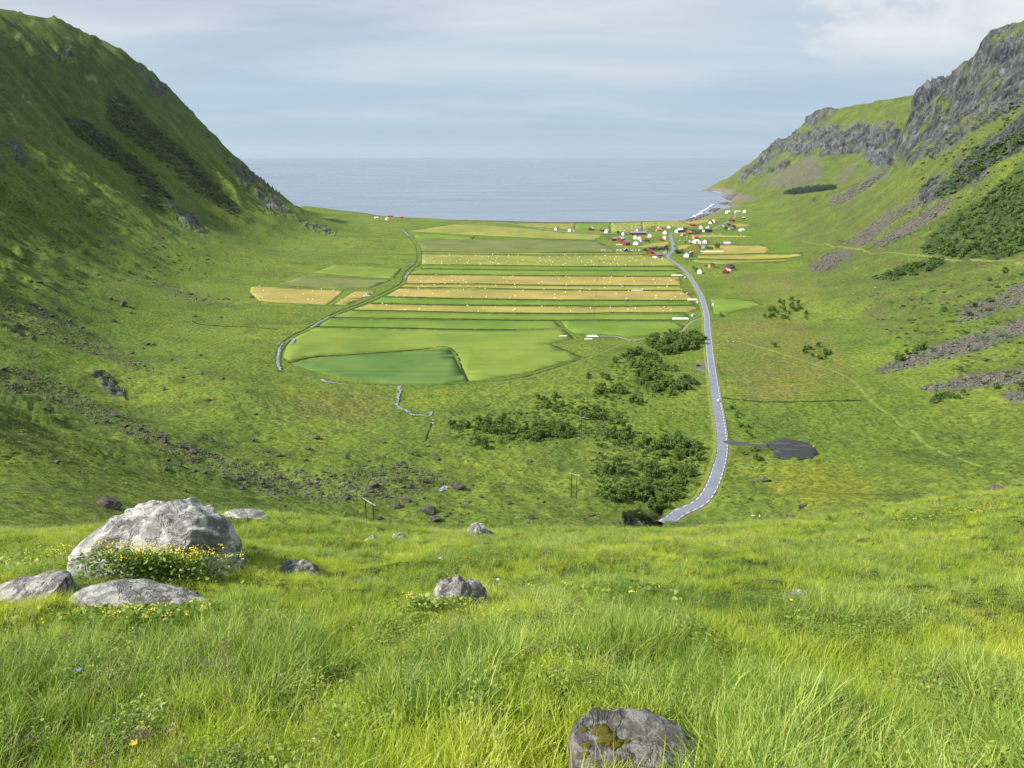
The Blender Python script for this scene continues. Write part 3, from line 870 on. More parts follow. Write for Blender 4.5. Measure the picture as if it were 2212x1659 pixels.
def fill_poly(name, pts, dz, mat, grid=10.0, label=None, skirt=0.7, kind='structure', dens=5.0, jitter=0.0, parent=None, flat=False, zfun=None):
    """a sheet over the ground inside an outline"""
    from mathutils.geometry import delaunay_2d_cdt
    O = []
    for i in range(len(pts)):
        a, b = np.array(pts[i], float), np.array(pts[(i + 1) % len(pts)], float)
        n = max(1, int(np.linalg.norm(b - a) / dens))
        for k in range(n):
            q = a + (b - a) * k / n
            l, _ = hit(q[0] + random.uniform(-jitter, jitter), q[1] + random.uniform(-jitter, jitter) * 0.4)
            if l is not None: O.append((l.x, l.y))
    O = np.array(O); n = len(O)
    lo, hi = O.min(0), O.max(0)
    gx, gy = np.meshgrid(np.arange(lo[0] + grid / 2, hi[0], grid), np.arange(lo[1] + grid / 2, hi[1], grid))
    g = np.stack([gx.ravel(), gy.ravel()], -1)
    g = g[poly_mask(g[:, 0], g[:, 1], O, 0.01) > 0.5] if len(g) else g
    vs_ = [Vector(v) for v in O] + [Vector(v) for v in g]
    res = delaunay_2d_cdt(vs_, [], [list(range(n))], 1, 1e-4)
    V2, F = res[0], res[2]
    V = [(v.x, v.y, gz(v.x, v.y) + dz) for v in V2]
    if zfun: V = [(v[0], v[1], zfun(v[0], v[1])) for v in V]
    if flat:
        zz = sorted(v[2] for v in V)[int(len(V) * flat)]
        V = [(v[0], v[1], zz) for v in V]
    F = [list(f) for f in F]
    me = bpy.data.meshes.new(name)
    if skirt:
        cnt = {}
        for f in F:
            for i in range(len(f)):
                e = (f[i], f[(i + 1) % len(f)]); cnt[e] = 1
        base = len(V); low = {}
        for (a, b) in list(cnt):
            if (b, a) in cnt: continue
            for q in (a, b):
                if q not in low:
                    low[q] = len(V); V.append((V[q][0], V[q][1], V[q][2] - skirt - dz))
            F.append([b, a, low[a], low[b]])
    me.from_pydata(V, [], F)
    me.update()
    smooth_shade(me)
    return add_obj(name, me, mat, kind=kind, label=label, parent=parent)
def road_z(x, y):
    j = np.argsort(np.linalg.norm(RP_ - np.array((x, y)), axis=1))[:2]
    return float(RZ_[j].mean()) - 0.03
# lay-bys and the gravel yard
fill_poly('lay_by', [(1531,776),(1523,783),(1510,786),(1500,789),(1500,796),(1512,800),(1524,801),(1531,806),(1536,790)], 0.22, M_GRAVEL, 4, 'small brown gravel lay-by beside the road', dens=3)
fill_poly('passing_place', [(1531,775),(1526,785),(1527,797),(1531,806),(1537,810),(1537,772)], 0.50, M_ASPH, 4, 'widened asphalt passing place on the road', dens=3, zfun=road_z)
fill_poly('passing_place', [(1520,671),(1517,677),(1519,684),(1525,691),(1528,690),(1526,668)], 0.50, M_ASPH, 4, 'asphalt passing place opposite the bale rows', dens=3, zfun=road_z)
M_YARD, nt, b = mat_new('wet_gravel')
pos = geo_pos(nt)
n = n_noise(nt, 0.10, 5, 0.6, pos, (0.45, 1.6, 1), dist=1.2); n2 = n_noise(nt, 2.5, 4, 0.6, pos)
wet = n_range(nt, n, 0.53, 0.56)
c = n_mix(nt, n_range(nt, n2, 0.3, 0.7), (0.018, 0.018, 0.021), (0.040, 0.039, 0.041))
nt.links.new(c, b.inputs['Base Color'])
nt.links.new(n_range(nt, wet, 0, 1, 0.75, 0.02), b.inputs['Roughness'])
set_in(b, Specular_IOR_Level=0.45)
fill_poly('gravel_yard', [(1655,966),(1668,961),(1690,959),(1722,961),(1745,965),(1760,973),(1766,982),(1755,990),(1730,994),(1692,993),(1670,988),(1676,977)], 0.5, M_YARD, 4, 'wet dark gravel yard beside the road', dens=2.5, jitter=1.6, flat=0.75)

# ------------------------------------------------------------------ crash barriers
def guard_rail(pts, off, label):
    """steel beam on posts along the road edge"""
    P = px_path(pts, 2.0)
    z = np.array([gz(x, y) for x, y in P])
    # sit on the road shoulder
    d = np.linalg.norm(RP_[None] - P[:, None], axis=2); j = d.argmin(1)
    side = np.sign(((P - RP_[j]) * RS_[j]).sum(1).mean())
    j = np.arange(j.min(), j.max() + 1)
    P = RP_[j] + RS_[j] * side * (ROAD_H + 0.4); z = RZ_[j] - 0.03; S = RS_[j]
    mid = len(P) // 2
    root = empty('guard_rail', (P[mid][0], P[mid][1], z[mid]), label=label, cat='guard rail')
    o3 = np.array((P[mid][0], P[mid][1], z[mid]))
    prof = [(0, 0.45), (0.05, 0.50), (0.0, 0.57), (0.0, 0.62), (0.05, 0.69), (0, 0.75), (-0.06, 0.75), (-0.06, 0.45), (0, 0.45)]
    me = strip_mesh('beam', [row(P, S, -side * a, z + h) - o3 for a, h in prof])
    add_obj('beam', me, M_STEEL, parent=root)
    pm = box_mesh('post', 0.10, 0.06, 0.7, M_STEEL)
    for i in range(0, len(P), 2):
        q = P[i] + S[i] * side * 0.12
        add_obj('post', pm, parent=root, loc=tuple(np.array((q[0], q[1], z[i] - 0.12)) - o3))
def box_mesh(name, sx, sy, sz, mat=None, z0=0.0, taper=1.0):
    V = [(x * sx / 2 * (taper if z else 1), y * sy / 2 * (taper if z else 1), z0 + z * sz) for z in (0, 1) for x, y in ((-1, -1), (1, -1), (1, 1), (-1, 1))]
    F = [(3, 2, 1, 0), (4, 5, 6, 7), (0, 1, 5, 4), (1, 2, 6, 5), (2, 3, 7, 6), (3, 0, 4, 7)]
    me = bpy.data.meshes.new(name); me.from_pydata(V, [], F); me.update()
    if mat: me.materials.append(mat)
    return me
guard_rail([(1531,813),(1536,861),(1541,911),(1545,944),(1546,974),(1542,1000)], 0, 'long steel crash barrier on the left edge of the road')
guard_rail([(1550,837),(1554,865),(1560,905),(1566,930),(1571,948)], 0, 'long steel crash barrier on the right edge of the road')
# ------------------------------------------------------------------ fields
def field_mat(name, c, stripe, ang, kind):
    m, nt, b = mat_new(name)
    pos = geo_pos(nt)
    mp = nt.nodes.new('ShaderNodeMapping'); mp.inputs['Rotation'].default_value = (0, 0, ang); mp.inputs['Scale'].default_value = (0.05, 1, 1)
    nt.links.new(pos, mp.inputs[0])
    st = nt.nodes.new('ShaderNodeTexNoise'); st.inputs['Scale'].default_value = 0.16; st.inputs['Detail'].default_value = 3
    nt.links.new(mp.outputs[0], st.inputs[0])
    n1 = n_noise(nt, 0.018, 4, 0.6, pos); n2 = n_noise(nt, 0.4, 4, 0.65, pos)
    lo = (c[0] * 0.78, c[1] * 0.86, c[2] * 0.85); hi = (min(1, c[0] * 1.18), c[1] * 1.12, c[2] * 1.15)
    q = n_mix(nt, n_range(nt, n1, 0.3, 0.7), lo, hi)
    q = n_mix(nt, n_range(nt, st.outputs[0], 0.38, 0.64, 0, stripe), q, n_mix(nt, 1.0, q, (1.25, 1.15, 1.0) if kind == 'hay' else (1.3, 1.1, 0.9), 'MULTIPLY'))
    n3 = n_noise(nt, 0.045, 5, 0.65, pos, (0.5, 1.3, 1), dist=0.6)
    q = n_mix(nt, n_range(nt, n3, 0.52, 0.70, 0, 0.55), q, n_mix(nt, 0.5, q, (0.165, 0.205, 0.05)))
    q = n_mix(nt, n_range(nt, n2, 0.45, 0.75, 0, 0.35), q, n_mix(nt, 1.0, q, (0.72, 0.8, 0.7), 'MULTIPLY'))
    nt.links.new(q, b.inputs['Base Color'])
    nt.links.new(n_bump(nt, n2, 0.5, 0.4), b.inputs['Normal'])
    set_in(b, Roughness=0.95, Specular_IOR_Level=0.1)
    return m
TAN, YEG, GRN, DGR, OLV, PGR = (0.285, 0.240, 0.074), (0.205, 0.225, 0.054), (0.122, 0.200, 0.032), (0.084, 0.160, 0.042), (0.128, 0.155, 0.054), (0.142, 0.208, 0.038)
FM = {k: field_mat('field_' + k, c, s, a, kd) for k, c, s, a, kd in (
    ('tan', TAN, 0.8, 0.02, 'hay'), ('yellow', (0.265, 0.245, 0.064), 0.7, 0.02, 'hay'), ('yegreen', YEG, 0.6, 0.02, 'hay'), ('green', GRN, 0.5, 0.03, 'g'), ('dark', DGR, 0.9, 0.06, 'g'),
    ('olive', OLV, 0.5, 0.0, 'g'), ('pale', PGR, 0.55, 0.05, 'g'), ('curved', (0.27, 0.24, 0.064), 0.9, 1.1, 'hay'))}
FIELDS = [
 ('hay_field','yegreen',[(912,549.5),(1152,552),(1392,551.5),(1440,556),(1462,573),(1250,574.5),(911,571)],'mown olive-yellow hay field dotted with white bales nearest the village'),
 ('grass_field','green',[(912,574),(1250,577),(1462,577),(1472,583),(1200,582.5),(914,579.5)],'thin green grass strip below the bale-dotted hay field'),
 ('grass_field','pale',[(905,583),(1200,585.5),(1476,586.5),(1462,595),(1150,594),(886,590.5)],'pale green mown strip between two long ditches'),
 ('hay_field','tan',[(882,594.5),(1150,597.5),(1466,598.5),(1473,607),(1470,615.5),(1200,615),(878,611.5)],'broad tan stubble strip with scattered bales, upper of the tan strips'),
 ('hay_field','yellow',[(874,615),(1200,618.5),(1470,619.5),(1478,626),(1200,624.5),(868,620)],'narrow straw-yellow strip between the two broad tan strips'),
 ('hay_field','tan',[(862,624),(1200,628),(1478,629.5),(1494,640),(1496,647.5),(1200,646.5),(836,639.5)],'broad tan stubble strip with scattered bales, lower of the tan strips'),
 ('grass_field','green',[(828,643.5),(1200,650),(1494,651),(1502,658),(1200,658.5),(806,653.5)],'bright green grass strip between tan and yellow hay strips'),
 ('hay_field','yellow',[(798,657.5),(1150,663),(1300,663.5),(1500,661.5),(1508,667),(1490,674),(1250,676),(1000,673),(766,668.5)],'nearest straw-yellow hay strip with bales, ending by the road'),
 ('grass_field','pale',[(756,672.5),(1000,677),(1250,680),(1484,679),(1488,684),(1452,689.5),(1200,690),(1000,688.5),(716,684.5)],'mown yellow-green strip under the nearest hay strip'),
 ('grass_field','green',[(708,689),(1000,692),(1196,694),(1216,708),(1117,711),(900,708),(690,704.5),(694,700)],'flat green meadow above a thin broken ditch'),
 ('grass_field','pale',[(680,709),(900,712),(1117,715),(1218,711),(1240,731),(1187,743),(1225,757),(1258,772),(1152,803),(1040,822),(1014,823),(976,751),(890,755),(696,768),(626,780),(612,772),(619,748),(646,722)],'large bright green meadow curving along the stream'),
 ('grass_field','dark',[(630,786),(696,772),(890,759),(972,755),(1008,822),(958,830),(857,829),(740,817),(666,799)],'dark blue-green field fenced off inside the bright meadow'),
 ('grass_field','green',[(1212,693),(1450,694),(1478,706),(1470,717),(1420,722),(1366,727),(1300,722),(1240,720),(1222,708)],'green paddock around the bale pile near the road'),
 ('hay_field','tan',[(540,630),(543,621),(557,618.5),(644,624),(742,628),(718,652),(704,658),(600,653),(560,650)],'tan mown hay field alone on the far side of the stream'),
 ('hay_field','tan',[(768,629.5),(812,629.5),(800,637),(775,648),(750,659),(724,657.5)],'small tan hay patch wedged beside the stream bend'),
 ('grass_field','pale',[(680,589),(724,572),(800,576),(868,580),(850,601.5),(760,596)],'yellow-green meadow left of the stream below the mountain'),
 ('grass_field','olive',[(660,596),(760,600),(845,605),(800,622),(740,624),(600,614)],'dull olive meadow above the tan field left of the stream'),
 ('grass_field','yegreen',[(884,499.5),(985,485),(1060,487.5),(1152,494.5),(1226,503.5),(1304,507),(1288,517.5),(1152,513.5),(1020,507)],'long yellow-green mown field behind the gravel track'),
 ('grass_field','green',[(894,503.5),(1026,511),(1020,517.5),(898,514.5)],'bright green rectangle left of the far yellow-green field'),
 ('grass_field','olive',[(902,519.5),(1152,518),(1286,521),(1310,530),(1330,543.5),(1152,545.5),(912,543)],'dull grey-green pasture left of the red barns'),
 ('grass_field','yegreen',[(914,545),(1330,547.2),(1388,547.2),(1392,549),(1200,549.8),(912,547.3)],'very thin pale strip along the ditch below the pasture'),
 ('hay_field','yegreen',[(1120,483),(1243,482.8),(1239,496.5),(1190,492.5),(1140,488)],'pale yellow shore field left of a bright green one'),
 ('grass_field','green',[(1245.5,482.8),(1317,481.8),(1318.5,502.5),(1241,499.5)],'bright green shore field behind the lone red barn'),
 ('hay_field','yegreen',[(1320,481.8),(1385,480.3),(1387.5,499.5),(1321,502.5)],'shore hay field with bales set out in neat rows'),
 ('hay_field','yegreen',[(1387.5,480.3),(1468,477.2),(1500,489),(1450,490.5),(1420,487),(1390,497)],'shore hay field with few bales right of the neat rows'),
 ('hay_field','yellow',[(1472,477),(1533,474.5),(1530,480),(1500,485.5)],'yellow shore patch behind the far white farmhouse'),
 ('grass_field','green',[(1486,474.5),(1558,463.5),(1583,463),(1580,469),(1550,474)],'bright green meadow beside the top of the side road'),
 ('hay_field','yellow',[(1584,482),(1616,484),(1622,488),(1588,490)],'small oval yellow field right of the side road'),
 ('hay_field','yellow',[(1489,509),(1543,507),(1620,510),(1623,512),(1553,511.5),(1511,513)],'long thin yellow strip behind the orange house'),
 ('hay_field','curved',[(1524,530),(1600,530.5),(1648,530.5),(1666,539.5),(1652,545.5),(1590,547.5),(1512,548.8),(1526,543)],'big yellow hay field with curved mowing lines right of the village'),
 ('hay_field','yellow',[(1508,552),(1585,551),(1700,550),(1733,548.5),(1730,552),(1700,556),(1635,559.5),(1570,559.5),(1508,557)],'long yellow strip below the curved-line hay field'),
 ('grass_field','yegreen',[(1500,561),(1570,562.5),(1635,563),(1698,560),(1700,563),(1600,567),(1560,570),(1500,566)],'pale green strip behind the orange square house'),
 ('grass_field','green',[(1534,644),(1565,643.5),(1615,647),(1648,659),(1610,668),(1570,679),(1543,678)],'bright green wedge of meadow right of the road'),
 ('hay_field','yellow',[(1375,534),(1410,526),(1446,522.5),(1445,531),(1420,534)],'small yellow plot between red barn and village road'),
 ('hay_field','yellow',[(1465,531),(1500,528),(1478,540),(1466,538)],'small yellow plot just right of the village road'),
]
for nm, mk, pts, lab in FIELDS:
    fill_poly(nm, pts, 0.32, FM[mk], 14.0, lab, jitter=0.35)

# ------------------------------------------------------------------ ditches: low walls of tall dark grass between the strips
M_DITCH = plain_mat('ditch_grass', (0.022, 0.046, 0.012), 0.95, 0.35, 0.6, 0.1)
M_BANK = plain_mat('bank_grass', (0.075, 0.120, 0.028), 0.95, 0.4, 0.4, 0.1)
def ditch(pts, label, h=0.85, w=1.3, mat=M_DITCH, name='ditch', seed=0):
    P = px_path(pts, 3.0); S, T = side_vec(P)
    z = zline(P); r_ = np.random.default_rng(seed + int(pts[0][0]))
    s = np.arange(len(P)) * 0.35
    hh = h * np.clip(0.85 + 0.5 * fbm(s, s * 0 + seed, 3, 80) , 0.15, 1.6)
    ww = w * (0.9 + 0.35 * fbm(s, s * 0 + 7 + seed, 2, 81))
    rows = []
    for f, k in ((-1.5, -0.1), (-1, 0.75), (-0.35, 1.0), (0.35, 0.95), (1, 0.7), (1.5, -0.1)):
        rows.append(np.concatenate([P + S * (ww * f + r_.normal(0, 0.15, len(P)))[:, None], (z + 0.1 + hh * k + r_.normal(0, 0.08, len(P)))[:, None]], 1))
    return add_obj(name, strip_mesh(name, rows), mat, kind='structure', label=label)
DITCHES = [
 ([(908,548.3),(1152,550.8),(1300,551),(1396,550.2)],'dark ditch line above the bale-dotted hay field'),
 ([(912,543.8),(1152,546),(1330,546.2)],'thin dark ditch under the grey-green pasture'),
 ([(910,572.4),(1250,575.8),(1464,575)],'thin ditch under the bale-dotted hay field'),
 ([(910,580.5),(1100,583.5),(1300,584.2),(1472,584.8)],'ragged ditch below the thin green strip'),
 ([(884,592.4),(1150,595.7),(1300,597),(1452,597)],'dark ditch above the upper tan strip'),
 ([(876,613.2),(1200,616.8),(1464,617.6)],'dark ditch under the upper tan strip'),
 ([(866,622),(1200,626.3),(1470,628)],'dark ditch above the lower tan strip'),
 ([(832,641.3),(1000,645.5),(1200,648.3),(1497,649.3)],'bold dark ditch above the bright green strip'),
 ([(802,655.4),(1000,659.5),(1200,660.8),(1340,662),(1440,659.8),(1500,659.5)],'bold dark ditch under the bright green strip'),
 ([(761,670.4),(900,672.5),(1100,677.5),(1250,678),(1330,675.6),(1482,676.6)],'bold dark ditch under the nearest yellow strip'),
 ([(712,686.6),(1000,690),(1150,692.4),(1300,691.5),(1452,691.8)],'dark ditch above the green meadow'),
 ([(684,706.5),(900,710),(1000,712.5),(1116,712.8)],'thin broken ditch across the green meadow'),
 ([(1511,550.5),(1585,549.4)],'short dark ditch right of the white house and red house'),
 ([(1594,549.2),(1640,547.6),(1700,547),(1736,546.4)],'dark ditch under the curved-line hay field'),
 ([(1481,561),(1530,559.4),(1600,561.2),(1640,561.2),(1700,558.3)],'dark ditch under the long yellow strip on the right'),
 ([(1602,568.2),(1650,567),(1700,565.4)],'short dark ditch on the right edge of the farmland'),
 ([(1500,528.6),(1560,528.8),(1650,528.6)],'dark ditch above the curved-line hay field'),
 ([(1152,517),(1290,519.4)],'thin ditch under the far yellow-green field'),
 ([(622,784),(696,770.3),(890,757),(974,753),(1010,824)],'dark fence-line ditch around the blue-green field'),
 ([(1560,860),(1640,868),(1750,868),(1860,866)],'thin dark ditch crossing the right pasture'),
 ([(416,693),(430,700),(520,706),(600,712)],'faint dark ditch on the left pasture')]
for i, (p, lab) in enumerate(DITCHES): ditch(p, lab, h=(0.35 if i >= 17 else 0.65), w=(0.8 if i >= 17 else 1.05), seed=i, mat=M_DITCH)
# ------------------------------------------------------------------ stream
M_WATER, nt, b = mat_new('stream_water')
pos = geo_pos(nt)
w = n_noise(nt, 0.9, 4, 0.6, pos)
nt.links.new(n_mix(nt, n_range(nt, w, 0.45, 0.7), (0.10, 0.11, 0.12), (0.55, 0.57, 0.60)), b.inputs['Base Color'])
set_in(b, Roughness=0.12, Specular_IOR_Level=0.8, IOR=1.33)
nt.links.new(n_bump(nt, w, 0.35, 0.3), b.inputs['Normal'])
def water_ribbon(pts, half, name, label, lift=0.3):
    P = px_path(pts, 2.5); S, T = side_vec(P)
    s = np.arange(len(P)) * 0.22
    P = P + S * (1.4 * fbm(s, s * 0 + 3, 3, 90))[:, None]
    hw = half * np.clip(1 + 0.8 * fbm(s, s * 0 + 9, 3, 91), 0.35, 1.8)
    z = box_smooth(np.array([max(gz(*(p + q * h)), gz(*(p - q * h)), gz(*p)) for p, q, h in zip(P, S, hw)]), 2) + lift
    rows = [np.concatenate([P + S * (hw * f)[:, None], z[:, None]], 1) for f in (-1, 0, 1)]
    return add_obj(name, strip_mesh(name, rows), M_WATER, kind='structure', label=label)
water_ribbon([(609,740),(603,752),(599,766),(598,780),(601,791),(603,802)], 1.9, 'stream', 'white-glinting stream bend at the left edge of the meadow')
water_ribbon([(710,684),(700,690),(688,697),(672,707)], 1.5, 'stream', 'glinting straight reach of stream above the meadow bend')
water_ribbon([(694,821),(710,826),(728,829),(742,830)], 1.1, 'stream', 'short glint of stream below the blue-green field')
water_ribbon([(864,834),(863,848),(860,862),(856,876),(866,883),(876,886),(884,892),(891,897),(910,898),(927,898),(933,890)], 1.0, 'brook', 'thin winding brook on the near valley floor')
water_ribbon([(868,497),(876,503),(884,511)], 1.2, 'stream', 'far glint of stream at the upper pasture')
water_ribbon([(884,588),(878,594),(876,600)], 1.2, 'stream', 'small glint of stream beside the tan strips')
fill_poly('puddle', [(631,736),(636,733),(637,739),(632,745),(625,746)], 0.5, M_WATER, 3, 'white puddle in the meadow by the stream', dens=3, skirt=0, flat=0.8)
fill_poly('puddle', [(944,1059),(957,1055),(969,1056),(962,1060),(952,1063)], 0.3, M_WATER, 3, 'small grey pool beside a flat boulder', dens=3, skirt=0, flat=0.75)
# banks of rank dark grass along the stream
RIVER = [(868,497),(884,511),(900,529),(905,548),(903,567),(885,583),(874,600),(868,614),(835,632),(786,655),(740,672),(704,689),(668,710),(632,727),(610,745),(600,766),(600,791),(606,803),(644,809),(696,822),(740,829),(857,835),(960,834),(1030,829),(1100,822),(1152,811),(1262,775)]
ditch([(p[0] - 5, p[1] - 1.2) for p in RIVER[:18]], 'rank dark bank along the outer side of the stream', 0.7, 1.2, M_BANK, 'stream_bank', 31)
ditch([(p[0] + 5, p[1] + 1.2) for p in RIVER[:18]], 'rank dark bank along the inner side of the stream', 0.6, 1.0, M_BANK, 'stream_bank', 33)
ditch([(p[0], p[1] - 2.5) for p in RIVER[17:]], 'dark overgrown bank below the meadow', 0.7, 1.5, M_BANK, 'stream_bank', 35)
ditch([(932,888),(985,887),(1040,880),(1060,872)], 'dark grassy ditch leading right from the brook', 0.5, 1.0, M_BANK, 'ditch', 37)
ditch([(915,955),(922,935),(933,905)], 'short dark ditch below the brook', 0.4, 0.8, M_BANK, 'ditch', 38)
# ------------------------------------------------------------------ trees and bushes
def leaf_mat(name, c1, c2, trans=0.25):
    m, nt, b = mat_new(name)
    oi = nt.nodes.new('ShaderNodeObjectInfo')
    pos = geo_pos(nt)
    n = n_noise(nt, 0.55, 4, 0.6, pos)
    f = n_math(nt, 'ADD', n_math(nt, 'MULTIPLY', oi.outputs['Random'], 0.5), n_math(nt, 'MULTIPLY', n_range(nt, n, 0.3, 0.7), 0.6), True)
    c = n_mix(nt, f, c1, c2)
    nt.links.new(c, b.inputs['Base Color'])
    set_in(b, Roughness=0.65, Specular_IOR_Level=0.25)
    tr = nt.nodes.new('ShaderNodeBsdfTranslucent')
    nt.links.new(n_mix(nt, 1.0, c, (1.3, 1.4, 0.7), 'MULTIPLY'), tr.inputs[0])
    ms = nt.nodes.new('ShaderNodeMixShader'); ms.inputs[0].default_value = trans
    out = [x for x in nt.nodes if x.type == 'OUTPUT_MATERIAL'][0]
    nt.links.new(b.outputs[0], ms.inputs[1]); nt.links.new(tr.outputs[0], ms.inputs[2]); nt.links.new(ms.outputs[0], out.inputs[0])
    return m
M_LEAF = leaf_mat('willow_leaves', (0.078, 0.145, 0.032), (0.170, 0.250, 0.055), 0.34)
M_LEAF_FAR = leaf_mat('scrub_leaves', (0.055, 0.105, 0.032), (0.105, 0.165, 0.045), 0.25)
M_SPRUCE = leaf_mat('spruce_needles', (0.012, 0.030, 0.018), (0.022, 0.045, 0.024), 0.1)
M_BARK = plain_mat('bark', (0.16, 0.14, 0.12), 0.9, 0.3, 6)
def rand_rot(r_):
    q = r_.normal(size=4); q /= np.linalg.norm(q)
    w, x, y, z = q
    return np.array([[1 - 2 * (y * y + z * z), 2 * (x * y - z * w), 2 * (x * z + y * w)], [2 * (x * y + z * w), 1 - 2 * (x * x + z * z), 2 * (y * z - x * w)], [2 * (x * z - y * w), 2 * (y * z + x * w), 1 - 2 * (x * x + y * y)]])
def crown_arrays(seed, nleaf, width, blobs, leaf, low=0.16):
    """leaf faces spread through lumpy clumps of a crown one unit tall"""
    r_ = np.random.default_rng(seed)
    B = []
    for i in range(blobs):
        a = r_.uniform(0, 2 * math.pi); rad = width * 0.36 * math.sqrt(r_.random()); h = r_.uniform(low + 0.12, 0.82) if i else 0.78
        k = (1.0 - 0.55 * max(0, h - 0.45) / 0.4)
        B.append((math.cos(a) * rad * k, math.sin(a) * rad * k, h, r_.uniform(0.13, 0.24) * (0.7 + 0.5 * k)))
    V, F = [], []
    for i in range(nleaf):
        bx, by, bz, br = B[r_.integers(len(B))]
        d = r_.normal(size=3); d /= np.linalg.norm(d)
        p = np.array((bx, by, bz)) + d * br * (0.55 + 0.5 * r_.random()) * np.array((1.0, 1.0, 0.85))
        if p[2] < low * 0.4: continue
        Rm = rand_rot(r_); s = leaf * r_.uniform(0.6, 1.3)
        q = np.array([(-0.5, -0.35, 0), (0.5, -0.35, 0), (0.55, 0.35, 0.12), (-0.5, 0.4, -0.1)]) * s
        n = len(V)
        V += list(q @ Rm.T + p); F.append((n, n + 1, n + 2, n + 3))
    return np.array(V), np.array(F), B
def tube_arrays(pts, rads, sides=6):
    V, F = [], []
    pts = [np.array(p, float) for p in pts]
    for i, (p, r) in enumerate(zip(pts, rads)):
        t = pts[min(i + 1, len(pts) - 1)] - pts[max(i - 1, 0)]; t /= np.linalg.norm(t) + 1e-9
        u = np.cross(t, (0, 1, 0.1)); u /= np.linalg.norm(u) + 1e-9; v = np.cross(t, u)
        for k in range(sides):
            a = 2 * math.pi * k / sides
            V.append(p + r * (math.cos(a) * u + math.sin(a) * v))
    for i in range(len(pts) - 1):
        for k in range(sides):
            k2 = (k + 1) % sides
            F.append((i * sides + k, i * sides + k2, (i + 1) * sides + k2, (i + 1) * sides + k))
    return V, F
def merge(parts):
    V, F, o = [], [], 0
    for v, f in parts:
        v = np.asarray(v); f = np.asarray(f)
        V.append(v); F.append(f + o); o += len(v)
    return np.concatenate(V), np.concatenate(F)
TREES = []
for i, (w, nb, nl) in enumerate(((0.95, 11, 520), (0.75, 9, 460), (1.2, 13, 560), (0.6, 8, 420), (1.0, 10, 500), (1.35, 14, 560))):
    V, F, B = crown_arrays(100 + i, nl, w, nb, 0.105)
    cm = mesh_np('crown', V, F); cm.materials.append(M_LEAF)
    parts = []
    for k in range(3 if i % 2 else 4):
        b_ = B[k]
        parts.append(tube_arrays([(0.03 * k - 0.04, 0.02 * (k % 2), -0.04), (b_[0] * 0.35, b_[1] * 0.35, b_[2] * 0.45), (b_[0] * 0.9, b_[1] * 0.9, b_[2] * 0.95)], [0.026, 0.017, 0.006], 5))
    V, F = merge(parts)
    tm = mesh_np('trunk', V, F); tm.materials.append(M_BARK); smooth_shade(tm)
    TREES.append((cm, tm))
TREE_LIGHT = [crown_arrays(200 + i, 170, 0.95 + 0.12 * i, 8, 0.19)[:2] for i in range(4)]

